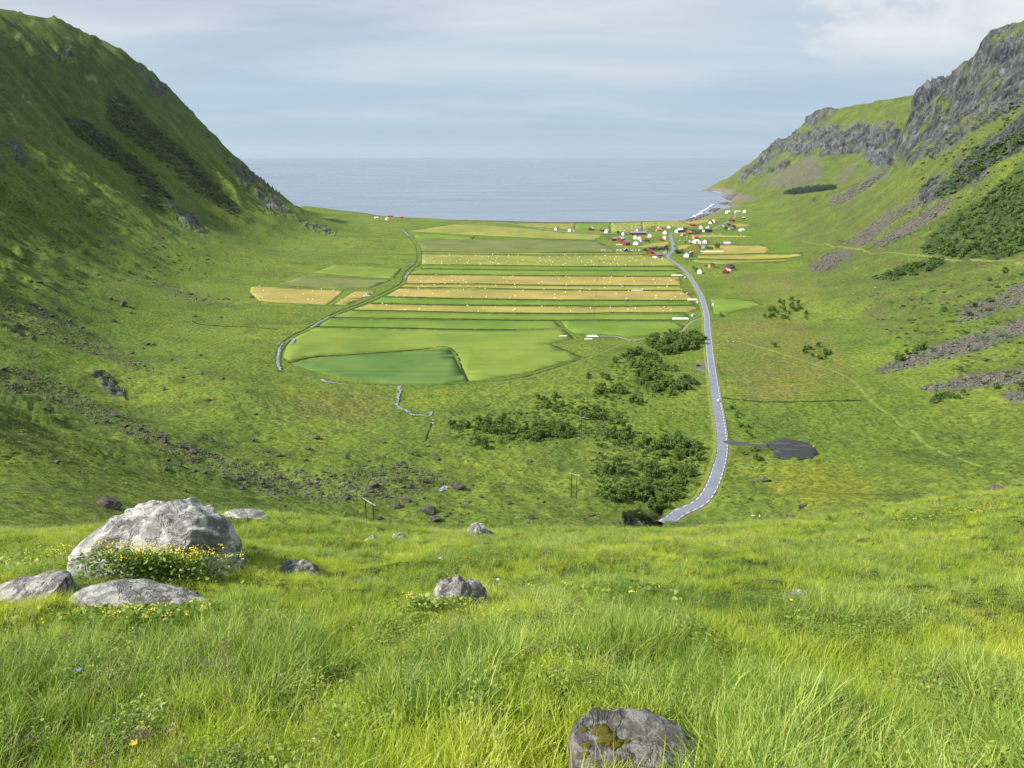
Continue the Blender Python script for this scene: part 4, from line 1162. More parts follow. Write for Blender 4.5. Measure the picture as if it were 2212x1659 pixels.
def z4(pts): return [(1152 + .2976 * x, 658.3 + .2976 * y) for x, y in pts]
def z8r(pts): return [(1591 + .3638 * x, 548.6 + .3638 * y) for x, y in pts]
def scatter_px(poly, n, seed, minsep=0.0, tries=30):
    """random frame positions inside an outline, dropped to the ground"""
    r_ = np.random.default_rng(seed)
    P = np.array(poly, float); lo, hi = P.min(0), P.max(0); out = []; pts = []
    for _ in range(6):
        C = r_.uniform(lo, hi, (n * 4 + 20, 2))
        C = C[poly_mask(C[:, 0], C[:, 1], P, 0.01) > 0.5]
        for x, y in C:
            if len(out) >= n: return out
            if minsep and any((x - a) ** 2 + ((y - b) * 2.0) ** 2 < minsep ** 2 for a, b in pts): continue
            l, nr = hit(x, y)
            if l is None or l.z < 0.5 or l.y < 200: continue
            pts.append((x, y)); out.append((l, nr))
    return out
CLUSTERS = [  # outline, how many, height range, where
 ([(1395,742),(1410,732),(1450,727),(1500,725),(1521,733),(1516,749),(1480,761),(1435,769),(1408,760)], 80, (6, 9), 'in the dense grove left of the road'),
 (z4([(600,380),(760,330),(900,380),(960,440),(860,470),(700,460),(580,430)]), 36, (4, 7), 'in the scrub just below the dense grove'),
 (z4([(740,480),(1000,460),(1130,530),(1130,620),(1020,670),(860,640),(720,600)]), 58, (4, 7), 'in the thicket left of the parked car'),
 (z4([(430,600),(620,600),(660,670),(480,680)]), 14, (4, 6.5), 'in the clump beside the glinting scrub pool'),
 (z4([(680,670),(800,660),(790,730),(680,720)]), 7, (4, 6.5), 'in the small clump in the middle of the scrub'),
 (z4([(0,680),(230,670),(220,770),(120,800),(0,740)]), 12, (3.5, 6), 'in the loose scrub above the left thicket'),
 (z4([(300,760),(500,740),(640,830),(700,940),(560,960),(480,860),(330,840)]), 26, (3.5, 6), 'in the loose scrub around the middle power pole'),
 (z4([(0,880),(250,880),(280,970),(100,960),(0,1010)]), 26, (4, 6), 'in the left thicket of the valley scrub'),
 (z4([(470,950),(700,930),(900,1000),(1060,920),(1100,980),(1200,1050),(1220,1130),(1120,1150),(860,1080),(620,1040)]), 54, (3.5, 6), 'in the broad scrub left of the crash barrier'),
 (z4([(460,1180),(640,1160),(900,1180),(1150,1190),(1140,1260),(760,1260),(560,1250)]), 34, (3.5, 5.5), 'in the scrub belt right of the twin pole'),
 (z4([(440,1370),(700,1340),(960,1270),(1100,1290),(1140,1360),(1000,1440),(700,1420),(540,1430)]), 46, (4, 6), 'in the nearest thicket by the rock cutting'),
 (z4([(800,1440),(950,1420),(990,1500),(870,1490)]), 7, (3.5, 5), 'at the rim of the rock cutting'),
 ([(960,928),(1010,908),(1060,902),(1190,927),(1210,945),(1120,963),(1040,956),(970,950)], 44, (3.5, 6), 'in the leftmost thicket of the valley floor'),
 ([(1675,655),(1720,648),(1748,690),(1690,692),(1640,690)], 36, (4, 6.5), 'in the dark clump right of the green wedge'),
 (z8r([(380,550),(520,545),(570,600),(480,640),(380,600)]), 12, (4, 6.5), 'in the small clump on the right pasture'),
 (z8r([(870,120),(1080,62),(1220,62),(1210,90),(1000,150),(880,140)]), 15, (6, 9), 'in the row under the hillside track'),
 (z8r([(930,620),(1110,560),(1110,590),(960,650)]), 9, (4, 6), 'at the foot of the long scree tongue'),
 (z8r([(1130,870),(1350,820),(1360,870),(1150,890)]), 11, (3.5, 5.5), 'below the lower scree tongue'),
 ([(1985,548),(2005,520),(2060,495),(2120,490),(2212,440),(2212,545),(2160,560),(2060,556)], 70, (6, 10), 'in the thicket above the hillside track'),
 ([(2060,480),(2130,432),(2212,372),(2212,440),(2120,488)], 36, (5, 9), 'high on the bushy slope at the right edge'),
 (z4([(1400,760),(1480,740),(1640,1000),(1560,960)]), 10, (2, 3.5), 'in the hollow right of the crash barrier'),
]
SINGLES = [(1671,750.5,6,'standing alone on the right pasture'),(2038,674,6,'lone round bush above the long scree tongue'),(2104,663,6,'bush on the upper right hillside'),(2137,654,7,'tallest bush on the upper right hillside'),
 (2133,672,5,'low bush on the upper right hillside'),(2092,683,5,'small bush above the long scree tongue'),(2170,590,7,'bush in the scree at the right edge'),(2137,607,5,'small bush under the hillside track'),
 (2151,840,5,'bush at the right end of the lower scree tongue'),(2202,836,5,'bush near the right edge below the scree'),(1636,995,5.2,'big round bush below the gravel yard'),(1627,974,4.0,'bush just left of the gravel yard'),(1604,983,3.2,'low bush left of the gravel yard'),
 (1558,684,5,'lone dark bush beside the green wedge'),(1549,538,13,'big round tree at the end of the white bale row'),(1528,540,9,'tree behind the long white bale row'),(1536,540,8,'smaller tree behind the long white bale row'),
 (1494,554,10,'broad tree in front of the white farmhouse'),(1499,582,7,'tree beside the lone white house'),(1503,588,8,'dark tree touching the lone white house'),(1479,501,12,'dark tree beside the white barn'),
 (1568,498,9,'tree left of the grey farm'),(1585,496,12,'taller tree right of the grey farm'),(1335,505.5,8,'round tree left of the grey-roofed white house'),(1342,505,6,'small tree by the grey-roofed white house'),
 (1395,522,7,'bush behind the village garden wall'),(1400,523,7,'bush in the row behind the red garage'),(1419,540,9,'tree between the two black houses'),(1490,503,9,'first tree of the village hedge row'),(1497,503.5,9,'second tree of the village hedge row'),
 (1504,503.5,8,'third tree of the village hedge row'),(1512,503.5,9,'last tree of the village hedge row'),(1461,548,8,'tree beside the dark green house'),(1473,545,7,'tree behind the dark green house'),(1484,504.5,8,'tree by the brown house'),
 (1568,588,5,'bush beside the small red barn'),(1526,576,4,'bush left of the orange square house'),(1030,958,6,'conifer-shaped bush left of the scrub'),(1046,968,5,'round bush above the rockfall'),
 (1500,831,6,'big bush at the edge of the thicket by the road'),(1455,842,5,'bush near the road below the thicket'),(1271,817,5,'small tree by the farm track'),(1300,817,6,'upright tree among open scrub'),(1311,821,6,'second upright tree among open scrub')]
def place_trees():
    L_ = []
    for ci, (poly, n, (h0, h1), where) in enumerate(CLUSTERS):
        for (l, nr) in scatter_px(poly, n, 300 + ci, minsep=2.0):
            L_.append((l, random.uniform(h0, h1), 'green bushy tree ' + where, 'trees ' + where, random.randrange(6)))
    spread = {}
    for t in L_: spread.setdefault(t[3], []).append(t[0].x / t[0].y)
    def refine(l, h, lab, grp):
        v = sorted(spread[grp]); u = l.x / l.y; n = len(v)
        side = 'left end' if u < v[n // 3] else ('right end' if u > v[2 * n // 3] else 'middle')
        size = 'low' if h < 4.6 else ('tall' if h > 6.2 else 'mid-sized')
        return lab.replace('green bushy tree', size + ' green bushy tree') + ', ' + side, grp + ', ' + size + ', ' + side
    L_ = [(l, h) + refine(l, h, lab, grp) + (k,) for l, h, lab, grp, k in L_]
    S_ = [(hit(x, y)[0], h, lab, None, random.choice((0, 2, 4))) for x, y, h, lab in SINGLES]
    L_.sort(key=lambda t: -t[1] / t[0].length)
    nk = 300 - len(S_)
    groups = {}
    for l, h, lab, grp, k in S_ + L_[:nk]:
        if l is None: continue
        if grp is None and not any(w in lab for w in ('tree', 'bush')): lab = 'green tree ' + lab
        root = empty('tree', (l.x, l.y, l.z - 0.15), random.uniform(0, 6.28), lab, 'tree', grp)
        s = h * random.uniform(0.9, 1.1)
        root.scale = (s * random.uniform(0.9, 1.2), s * random.uniform(0.9, 1.2), s)
        c = bpy.data.objects.new('crown', TREES[k][0]); t = bpy.data.objects.new('trunk', TREES[k][1])
        for q in (c, t): col.objects.link(q); q.parent = root
    parts = []
    r_ = np.random.default_rng(5)
    for l, h, lab, grp, k in L_[nk:]:
        V, F = TREE_LIGHT[k % 4]; a = r_.uniform(0, 6.28); ca, sa = math.cos(a), math.sin(a)
        W = np.stack([V[:, 0] * ca - V[:, 1] * sa, V[:, 0] * sa + V[:, 1] * ca, V[:, 2]], -1) * h + np.array((l.x, l.y, l.z - 0.1))
        parts.append((W, F))
    if parts:
        V, F = merge(parts)
        add_obj('scrub_trees', mesh_np('scrub_trees', V, F), M_LEAF, kind='stuff', label='remaining green scrub between the valley thickets', cat='scrub')
place_trees()
# low growth too fine to count: dwarf willow and herbs over pasture, dark scrub on the mountain sides
def clump_arrays(seed, n, leaf):
    r_ = np.random.default_rng(seed); V, F = [], []
    for i in range(n):
        a = r_.uniform(0, 6.28); e = r_.uniform(0.05, 1.0); rad = math.sqrt(1 - e * e) * r_.uniform(0.5, 1)
        p = np.array((math.cos(a) * rad, math.sin(a) * rad, e * 0.62 * r_.uniform(0.7, 1.05)))
        q = np.array([(-0.5, -0.4, 0), (0.5, -0.4, 0), (0.5, 0.4, 0.1), (-0.5, 0.4, -0.05)]) * leaf * r_.uniform(0.6, 1.3)
        V += list(q @ rand_rot(r_).T + p); k = 4 * i; F.append((k, k + 1, k + 2, k + 3))
    return np.array(V), np.array(F)
CLUMPS = [clump_arrays(400 + i, 26, 0.62) for i in range(5)]
def scatter_clumps(name, polys, counts, size, mat, label, seed, flatten=0.75, cat='scrub'):
    parts = []; r_ = np.random.default_rng(seed)
    for poly, n in zip(polys, counts):
        for (l, nr) in scatter_px(poly, n, seed + n, tries=12):
            s = r_.uniform(*size) * r_.uniform(0.6, 1.0); a = r_.uniform(0, 6.28); ca, sa = math.cos(a) * s, math.sin(a) * s
            V, F = CLUMPS[r_.integers(5)]
            parts.append((np.stack([V[:, 0] * ca - V[:, 1] * sa, V[:, 0] * sa + V[:, 1] * ca, V[:, 2] * s * flatten], -1) + np.array((l.x, l.y, l.z - 0.1 * s)), F))
    V, F = merge(parts)
    return add_obj(name, mesh_np(name, V, F), mat, kind='stuff', label=label, cat=cat)
scatter_clumps('mountain_scrub', [SCRUB[0], SCRUB[1], SCRUB[2]], (520, 340, 40), (3.5, 7.5), M_LEAF_FAR, 'dark green scrub in patches high on the left mountain', 11)
scatter_clumps('cliff_scrub', [SCRUB[4], SCRUB[3], SCRUB[5], [(1980,330),(2100,270),(2200,200),(2212,240),(2100,340),(2000,420)]], (300, 300, 60, 90), (3, 6.5), M_LEAF_FAR, 'dark scrub climbing between the outcrops of the right mountain', 12)
scatter_clumps('dwarf_willow', [z4([(0,640),(700,330),(1000,470),(1180,640),(1220,1100),(1100,1400),(460,1440),(380,1150),(0,1050)]), [(960,890),(1150,850),(1200,960),(1000,975)],
               z4([(1420,700),(1560,720),(2100,880),(2212,1000),(1600,960)]), [(1800,860),(2100,900),(2212,1000),(2212,1060),(1950,1000)], [(1560,1000),(1660,1000),(1640,1090),(1560,1090)]],
               (520, 140, 150, 200, 60), (0.7, 1.7), M_LEAF, 'low dwarf willow and herbs over the valley pasture', 13, 0.6)
M_RUSH = leaf_mat('rush_tussocks', (0.10, 0.155, 0.030), (0.175, 0.215, 0.045), 0.3)
M_SCRUB = leaf_mat('willow_scrub_leaves', (0.052, 0.102, 0.026), (0.118, 0.182, 0.042), 0.3)
scatter_clumps('willow_scrub', [c_[0] for c_ in CLUSTERS[1:13]] + [z4([(560,360),(900,400),(1150,520),(1180,640),(1000,680),(560,640)]), z4([(0,680),(640,640),(720,900),(500,960),(250,980),(0,1000)]), z4([(440,930),(1080,900),(1220,1060),(1200,1300),(1060,1440),(460,1420),(420,1180)]), [(960,915),(1150,880),(1200,950),(1000,965)]], [int(c_[1] * 1.2) for c_ in CLUSTERS[1:13]] + [200, 380, 420, 160], (0.9, 2.2), M_SCRUB, 'low willow undergrowth filling the valley thickets', 16, 0.85)
scatter_clumps('pasture_tussocks', [[(0,800),(560,830),(860,900),(960,1000),(1000,1150),(560,1120),(0,1090)], [(860,900),(1300,880),(1400,1000),(1300,1120),(960,1130)], [(1560,900),(2212,900),(2212,1090),(1600,1110)], [(1560,700),(1800,700),(1900,900),(1570,900)], [(560,760),(860,850),(900,920),(420,830)], [(1260,1020),(1420,1060),(1420,1130),(1240,1130)]],
               (1100, 700, 900, 400, 300, 180), (0.5, 1.3), M_RUSH, 'rough grass tussocks all over the near pasture', 14, 0.45, 'tussocks')
scatter_clumps('slope_heather', [[(0,100),(130,60),(480,340),(640,470),(680,540),(420,600),(0,640)], [(1800,520),(2212,300),(2212,560),(1900,530)], [(1850,640),(2212,580),(2212,860),(1950,760)]],
               (700, 260, 260), (1.6, 4.0), M_LEAF_FAR, 'scattered dark tufts of heath on the mountain slopes', 15, 0.5, 'heath')
# spruce plantation far behind
def plantation():
    r_ = np.random.default_rng(21); parts = []
    for (l, nr) in scatter_px([(1693,419),(1715,412),(1745,408),(1790,405),(1808,407),(1800,410),(1780,413),(1745,417),(1715,421)], 420, 22):
        h = r_.uniform(11, 17); V, F = [], []
        for t in range(4):
            z0, z1, rr = 0.08 + 0.2 * t, 0.45 + 0.19 * t, 0.24 * (1 - 0.22 * t)
            n = len(V); off = r_.uniform(0, 1)
            for k in range(6):
                a = 2 * math.pi * (k + off) / 6; q = rr * r_.uniform(0.8, 1.15); V.append((math.cos(a) * q, math.sin(a) * q, z0 + r_.uniform(-.03, .03)))
            V.append((0, 0, min(1.02, z1)))
            F += [(n + k, n + (k + 1) % 6, n + 6) for k in range(6)]
        parts.append((np.array(V) * h + np.array((l.x, l.y, l.z - 0.5)), np.array(F)))
    V, F = merge(parts)
    add_obj('spruce_plantation', mesh_np('spruce_plantation', V, F), M_SPRUCE, kind='stuff', label='dark spruce plantation below the far headland cliffs', cat='wood')
plantation()
# ------------------------------------------------------------------ boulders
def rock_mat(name, base, pale, dark, scale=1.0, moss=0.35, lichen=0.4):
    m, nt, b = mat_new(name)
    tcn = nt.nodes.new('ShaderNodeTexCoord'); co = tcn.outputs['Object']
    n1 = n_noise(nt, 1.6 * scale, 8, 0.66, co); n2 = n_noise(nt, 6.0 * scale, 6, 0.62, co); n3 = n_noise(nt, 19 * scale, 4, 0.6, co)
    c = n_mix(nt, n_range(nt, n1, 0.32, 0.68), dark, base)
    c = n_mix(nt, n_range(nt, n2, 0.5, 0.62, 0, lichen), c, pale)
    c = n_mix(nt, n_range(nt, n3, 0.52, 0.7, 0, 0.45), c, dark)
    if moss:
        g = nt.nodes.new('ShaderNodeNewGeometry'); sx = nt.nodes.new('ShaderNodeSeparateXYZ'); nt.links.new(g.outputs['Normal'], sx.inputs[0])
        mm = n_math(nt, 'MULTIPLY', n_range(nt, sx.outputs[2], 0.3, 0.9), n_range(nt, n_noise(nt, 2.3 * scale, 5, 0.6, co), 0.48, 0.62))
        c = n_mix(nt, n_math(nt, 'MULTIPLY', mm, moss), c, (0.10, 0.10, 0.022))
    nt.links.new(c, b.inputs['Base Color'])
    h = n_math(nt, 'ADD', n_math(nt, 'MULTIPLY', n1, 0.7), n_math(nt, 'ADD', n_math(nt, 'MULTIPLY', n2, 0.35), n_math(nt, 'MULTIPLY', n3, 0.12)))
    nt.links.new(n_bump(nt, h, 0.75, 0.22 / scale), b.inputs['Normal'])
    set_in(b, Roughness=0.9, Specular_IOR_Level=0.25)
    return m
M_ROCKD = rock_mat('brown_boulder_rock', (0.100, 0.092, 0.082), (0.22, 0.21, 0.195), (0.038, 0.035, 0.032), 0.5, 0.6, 0.45)
def rock_mesh(seed, sub=2, cuts=7, noise=0.10, flat=0.8):
    r_ = np.random.default_rng(seed)
    bm = bmesh.new(); bmesh.ops.create_icosphere(bm, subdivisions=sub, radius=1.0)
    V = np.array([v.co[:] for v in bm.verts]); 
    for k in range(cuts):
        d = r_.normal(size=3); d[2] *= 0.8; d /= np.linalg.norm(d); o = r_.uniform(0.38, 0.78)
        t = V @ d - o
        V = V - np.outer(np.maximum(t, 0) * 0.92, d)
    s = np.array((1.0, r_.uniform(0.65, 0.95), r_.uniform(0.55, 0.9) * flat))
    V = V * s
    V = V + 0.0
    ln = np.linalg.norm(V, axis=1, keepdims=True)
    nz = fbm(V[:, 0] * 2.3 + seed, V[:, 1] * 2.3 + V[:, 2] * 1.7, 3, 95 + seed % 50)
    V = V * (1 + noise * nz)[:, None]
    V[:, 2] += 0.25 * s[2]
    for v, c in zip(bm.verts, V): v.co = c
    me = bpy.data.meshes.new('rock'); bm.to_mesh(me); bm.free()
    return me
ROCKS = [rock_mesh(500 + i, 3 if i < 6 else 2, 12, 0.09, 0.8) for i in range(12)]
for me in ROCKS: me.materials.append(M_ROCKD)
def z7(x, y): return 548.6 + .3472 * x, 768 + .3472 * y
def z6(x, y): return .3638 * x, 548.6 + .3638 * y
NAMED = [(z7(1090,972), 145*.3472, 'largest flat-topped brown boulder of the rockfall'), (z7(1130,1030), 105*.3472, 'pale-faced boulder right in front of the largest flat-topped one'), (z7(1270,828), 108*.3472, 'long flat boulder beside the small pool'),
 (z7(1585,922), 62*.3472, 'split blocky boulder alone on open grass'), (z7(1715,1012), 66*.3472, 'pointed dark boulder left of the rock cutting'), (z7(1800,914), 42*.3472, 'small round boulder below the twin power pole'),
 (z7(1795,1078), 46*.3472, 'low brown boulder at the lip of the brow'), (z7(2095,996), 58*.3472, 'flat brown rock near the rock cutting'), (z7(1720,660), 48*.3472, 'brown boulder below the left thicket'),
 (z7(940,910), 95*.3472, 'broad mossy boulder in the middle of the rockfall'), (z7(880,944), 78*.3472, 'dark boulder left of the largest flat-topped one'), (z7(755,818), 95*.3472, 'long dark slab boulder in the upper rockfall'),
 (z7(1085,565), 44*.3472, 'square boulder beside the short ditch'), (z7(1125,622), 42*.3472, 'dark boulder stacked behind another at the top of the rockfall'), (z7(1140,652), 50*.3472, 'pale slab boulder at the top of the rockfall'), (z7(810,545), 46*.3472, 'lone twin boulder on the smooth grass'),
 (z6(728,305), 80*.3638, 'big dark block on the left pasture'), (z6(675,402), 50*.3638, 'rounded block below the big dark one on the left'), (z6(1160,374), 45*.3638, 'triangular black boulder on the left meadow'), (z6(1130,243), 48*.3638, 'boulder above the left meadow'), (z6(1205,274), 40*.3638, 'flat boulder above the triangular black one'),
 (z6(485,440), 40*.3638, 'dark block lowest of the left boulder group'), (z6(645,1500), 165*.3638, 'rounded lichen-topped boulder behind the big foreground boulder'), (z6(1500,262), 36*.3638, 'dark boulder at the edge of the lone tan field'),
 (z8r([(175,1352)])[0], 80*.3638, 'long brown boulder in the grass below the gravel yard'), (z8r([(92,1358)])[0], 38*.3638, 'small brown boulder next to the long one below the gravel yard'), (z8r([(320,1575)])[0], 80*.3638, 'grey weathered rock near the sheep'), (z8r([(390,1508)])[0], 62*.3638, 'grey ledge rock above the sheep'),
 (z8r([(760,1545)])[0], 22*.3638, 'small dark rock on the brow edge'), (z8r([(1535,1460)])[0], 90*.3638, 'flat grey slab beside the mown path'), (z8r([(1630,1268)])[0], 26*.3638, 'pale stone beside the mown path'), ((1368,1133), 42, 'flat-topped boulder at the rim of the rock cutting'), ((1338,1132), 16, 'grey stone left of the rock cutting'), (z8r([(955,580)])[0], 26*.3638, 'boulder under the long scree tongue')]
MORE = [z7(*p[:2]) + (p[2] * .3472,) for p in ((575,640,50),(690,690,58),(720,662,40),(920,672,48),(885,682,48),(940,700,58),(795,748,58),(1155,722,40),(1100,745,55),(1150,752,48),(1065,788,92),(970,815,68),(930,820,45),(720,848,78),(610,830,58),(570,890,74),(1362,812,42),(820,885,55),(1190,1000,48),(1215,985,40),(1705,1042,33),(1410,878,38),(780,1016,58),(620,1084,58),(1290,1102,42),(650,835,40),(510,825,40),(345,800,50),(150,760,60),(70,820,60),(225,860,60),(420,865,50),(330,868,40),(385,748,30),(325,658,40),(480,752,45),(390,520,60),(855,602,30),(810,634,30),(1280,630,30),(1010,625,50),(980,615,40),(1550,800,30),(1640,810,26),(560,1000,26),(190,940,40),(340,1085,70),(1285,925,36),(1300,945,36),(1345,912,36),(1380,985,28),(1060,890,36),(1010,930,40))]
MORE += [z6(*p[:2]) + (p[2] * .3638,) for p in ((415,402,50),(345,332,50),(240,330,50),(1200,716,35),(1097,680,30),(1230,870,45),(975,806,50),(780,592,45),(980,1280,65),(965,1338,35),(335,1245,70),(940,1090,60),(965,1120,70),(1120,1160,70),(1145,1185,80),(680,962,70),(625,998,60),(725,1248,45),(430,1212,60),(190,1338,30),(230,1535,40),(1095,1410,60),(1440,1402,60),(1700,1418,60),(1740,1422,60),(1330,1328,50),(230,170,60),(210,215,40),(545,320,50),(780,350,40),(60,260,50),(190,300,50),(300,370,50),(660,270,40),(1310,380,30),(880,540,40),(910,540,40),(570,555,40),(510,530,40),(850,565,30),(1020,630,30),(1190,604,36),(860,670,30),(795,660,40),(770,740,30),(1325,745,30),(1500,760,26),(1085,735,36),(1520,955,36),(1640,980,36),(120,825,40),(140,735,50),(20,690,50),(260,915,50),(290,930,60),(450,900,40),(520,905,50),(560,1010,40),(740,1030,60),(830,1050,60),(930,1080,50),(1080,1150,60),(1200,1090,60),(1250,1110,60),(1340,1150,60),(1500,1110,50),(1590,1180,60),(1650,1200,60),(1830,1160,60),(1880,1100,40),(1000,1230,60),(1060,1260,60),(1150,1290,60),(1220,1300,50),(1420,1340,60),(1560,1370,60),(2060,1200,50),(2080,1385,60),(2050,1440,50),(95,1480,40))]
def place_rock(px, py, w, lab, grp, k=None):
    l, nr = hit(px, py)
    if l is None: return
    if l.y < 150:
        l, nr = hit(px, py - 22)
        if l is None or l.y < 150: return
    dep = (l - CAM).dot(Vector((0, cp, -sp)))
    s = w / FW * dep / 2
    o = bpy.data.objects.new('boulder', ROCKS[random.randrange(12) if k is None else k]); col.objects.link(o)
    o.location = (l.x, l.y, l.z + 0.12 * s)
    o.rotation_euler = (random.uniform(-.2, .2), random.uniform(-.2, .2), random.choice((0, math.pi)) + random.uniform(-.5, .5))
    f = random.uniform(0.75, 1.1)
    o.scale = (s, s * random.uniform(0.8, 1.1), s * f)
    tag(o, lab, 'boulder', grp)
for (q, w, lab) in NAMED: place_rock(q[0], q[1], w, lab, None, random.randrange(6))
LAND = ((120,680,'by the upper stone run at the left edge'),(260,760,'below the big dark block on the left pasture'),(420,680,'near the triangular black boulder'),(330,900,'in the long stone run down the left slope'),(60,820,'in the stone run at the left edge'),(520,1000,'at the foot of the long stone run'),
        (640,1010,'left of the long dark slab boulder'),(760,990,'in the upper rockfall'),(860,1010,'in the heart of the rockfall'),(960,1030,'around the small pool'),(880,1090,'around the largest flat-topped boulder'),(700,1080,'in the lower left of the rockfall'),(1080,1060,'on open grass right of the rockfall'),(430,820,'on the left pasture above the stone run'),(600,640,'beside the lone tan field'),(250,1050,'above the largest foreground boulder'))
def scatter_label(x, y, w):
    nm = min(LAND, key=lambda t: (t[0] - x) ** 2 + ((t[1] - y) * 1.5) ** 2)[2]
    size = 'small' if w < 9 else ('large' if w > 18 else 'middling')
    return size + ' brown boulder ' + nm, size + ' boulders ' + nm
for (x, y, w) in MORE: place_rock(x, y, w * 0.9, *scatter_label(x, y, w))
r2 = np.random.default_rng(31)
for poly, n, lo, hi in ((STREAK[0], 44, 4, 12), (STREAK[1], 56, 4, 13), (STREAK[2], 16, 4, 9), (STREAK[3], 44, 5, 15)):
    P = np.array(poly); a, b_ = P.min(0), P.max(0); k = 0
    while k < n:
        q = r2.uniform(a, b_)
        if poly_mask(np.array([q[0]]), np.array([q[1]]), P, 0.01)[0] < .5: continue
        k += 1; w = r2.uniform(lo, hi)
        place_rock(q[0], q[1], w, *scatter_label(q[0], q[1], w))
# rubble too fine to count
def small_rock(seed):
    r_ = np.random.default_rng(seed)
    t = (1 + 5 ** 0.5) / 2
    V = np.array([(-1, t, 0), (1, t, 0), (-1, -t, 0), (1, -t, 0), (0, -1, t), (0, 1, t), (0, -1, -t), (0, 1, -t), (t, 0, -1), (t, 0, 1), (-t, 0, -1), (-t, 0, 1)]) / 1.9
    F = np.array([(0,11,5),(0,5,1),(0,1,7),(0,7,10),(0,10,11),(1,5,9),(5,11,4),(11,10,2),(10,7,6),(7,1,8),(3,9,4),(3,4,2),(3,2,6),(3,6,8),(3,8,9),(4,9,5),(2,4,11),(6,2,10),(8,6,7),(9,8,1)])
    V = V * r_.uniform(0.6, 1.15, (12, 1)) * np.array((1, 0.8, 0.55))
    return V, F
SMALL = [small_rock(600 + i) for i in range(6)]
def rubble(name, polys, counts, size, mat, label, seed):
    parts = []; r_ = np.random.default_rng(seed)
    for poly, n in zip(polys, counts):
        for (l, nr) in scatter_px(poly, n, seed + n, tries=12):
            dep = l.length; s = r_.uniform(*size) * r_.uniform(0.45, 1) * (0.5 + dep / 1400)
            V, F = SMALL[r_.integers(6)]; a = r_.uniform(0, 6.28); ca, sa = math.cos(a), math.sin(a)
            parts.append((np.stack([V[:, 0] * ca - V[:, 1] * sa, V[:, 0] * sa + V[:, 1] * ca, V[:, 2]], -1) * s + np.array((l.x, l.y, l.z + 0.1 * s)), F))
    V, F = merge(parts)
    return add_obj(name, mesh_np(name, V, F), mat, kind='stuff', label=label, cat='rubble')
def pos_rock_mat(name, a, b_, c_):
    m, nt, b = mat_new(name); pos = geo_pos(nt)
    n = n_noise(nt, 0.35, 4, 0.6, pos); n2 = n_noise(nt, 2.2, 3, 0.6, pos)
    c = n_mix(nt, n_range(nt, n, 0.35, 0.65), a, b_); c = n_mix(nt, n_range(nt, n2, 0.55, 0.7), c, c_)
    nt.links.new(c, b.inputs['Base Color']); set_in(b, Roughness=0.95, Specular_IOR_Level=0.15)
    return m
M_SCREE = pos_rock_mat('scree_stone', (0.080, 0.075, 0.072), (0.145, 0.134, 0.125), (0.235, 0.228, 0.220))
M_RUBBLE = pos_rock_mat('slope_rubble', (0.060, 0.052, 0.045), (0.125, 0.110, 0.095), (0.24, 0.23, 0.215))
rubble('stone_run_rubble', STREAK, (800, 1200, 260, 1000), (0.6, 1.6), M_RUBBLE, 'rubble of small stones along the left slope stone runs', 41)
rubble('scree_stones', SCREE[3:], (380, 420, 420, 380, 360, 800, 460, 160), (1.1, 2.6), M_SCREE, 'grey-brown scree stones in tongues down the right mountain', 42)
rubble('scattered_stones', [[(0,700),(560,700),(860,880),(1000,1080),(560,1090),(0,1060)], [(1000,1000),(1400,1000),(1350,1130),(1000,1140)], [(1800,600),(2212,560),(2212,900),(1900,820)]], (620, 160, 260), (0.35, 1.0), M_RUBBLE, 'scattered grey stones over the lower slopes', 43)
# wave-washed rocks of the shore
def shore():
    r_ = np.random.default_rng(51); n = 0
    for px, py, w in ((1497,469,5),(1505,466,6),(1513,462,5),(1520,458,6),(1527,454,5),(1534,449,6),(1540,445,5),(1546,441,5),(1551,436,5),(1490,473,5),(1515,452,4),(1528,446,4),(1545,433,4),(1538,436,3),(1520,464,6),(1533,457,6)):
        p = at_z(px, py, 0.0); dep = p[1]
        s = w / FW * dep / 2
        o = bpy.data.objects.new('shore_rock', ROCKS[r_.integers(12)]); col.objects.link(o)
        o.location = (p[0], p[1], max(gz(p[0], p[1]), -0.5)); o.scale = (s, s, s * 0.8); o.rotation_euler = (0, 0, r_.uniform(0, 6))
        tag(o, 'dark wave-washed rock along the stony right shore', 'rock', 'rocks along the stony right shore')
    rubble('shingle', [[(1476,478),(1500,470),(1530,457),(1556,438),(1572,424),(1590,420),(1570,440),(1545,456),(1515,471),(1490,479)]], (900,), (1.2, 3.4), M_SCREE, 'grey shingle and stones along the right shore', 52)
    M_FOAM = plain_mat('foam', (0.86, 0.88, 0.90), 0.7, 0.05, 2)
    for pts, lab in (([(1478,478.3),(1492,474.4),(1503,470.2)], 'lowest white line of surf by the shingle'), ([(1492,470.8),(1506,466),(1519,462)], 'broad band of surf in front of the shingle'), ([(1497,467.6),(1510,462.6),(1516,459.5)], 'thin outer line of surf by the shingle'),
                     ([(1512,458),(1524,453),(1532,449.5)], 'white surf below the shore rocks'), ([(1524,452),(1532,447),(1541,441)], 'white surf among the shore rocks'), ([(1512,411.8),(1528,412.6),(1546,414.6),(1560,417.5)], 'thin surf line around the headland point'),
                     ([(1060,478.2),(1120,480.1),(1180,481.2)], 'thin surf line along the left beach'), ([(1190,481.4),(1240,482.0),(1280,481.8)], 'thin surf line along the middle beach')):
        W = np.array([at_z(x, y, 0)[:2] for x, y in pts]); P = catmull(W, 8); S, T = side_vec(P)
        s = np.arange(len(P)) * 0.3; hw = (4.0 if P[0][1] > 2200 else 2.0) * np.clip(0.6 + 1.6 * fbm(s * 2, s * 0 + P[0][0], 3, 92), 0.02, 2.4)
        rows = [np.concatenate([P + S * (hw * f)[:, None], np.full((len(P), 1), 0.5 + 0.25 * (f == 0))], 1) for f in (-1, 0, 1)]
        add_obj('surf', strip_mesh('surf', rows), M_FOAM, kind='structure', label=lab)
shore()
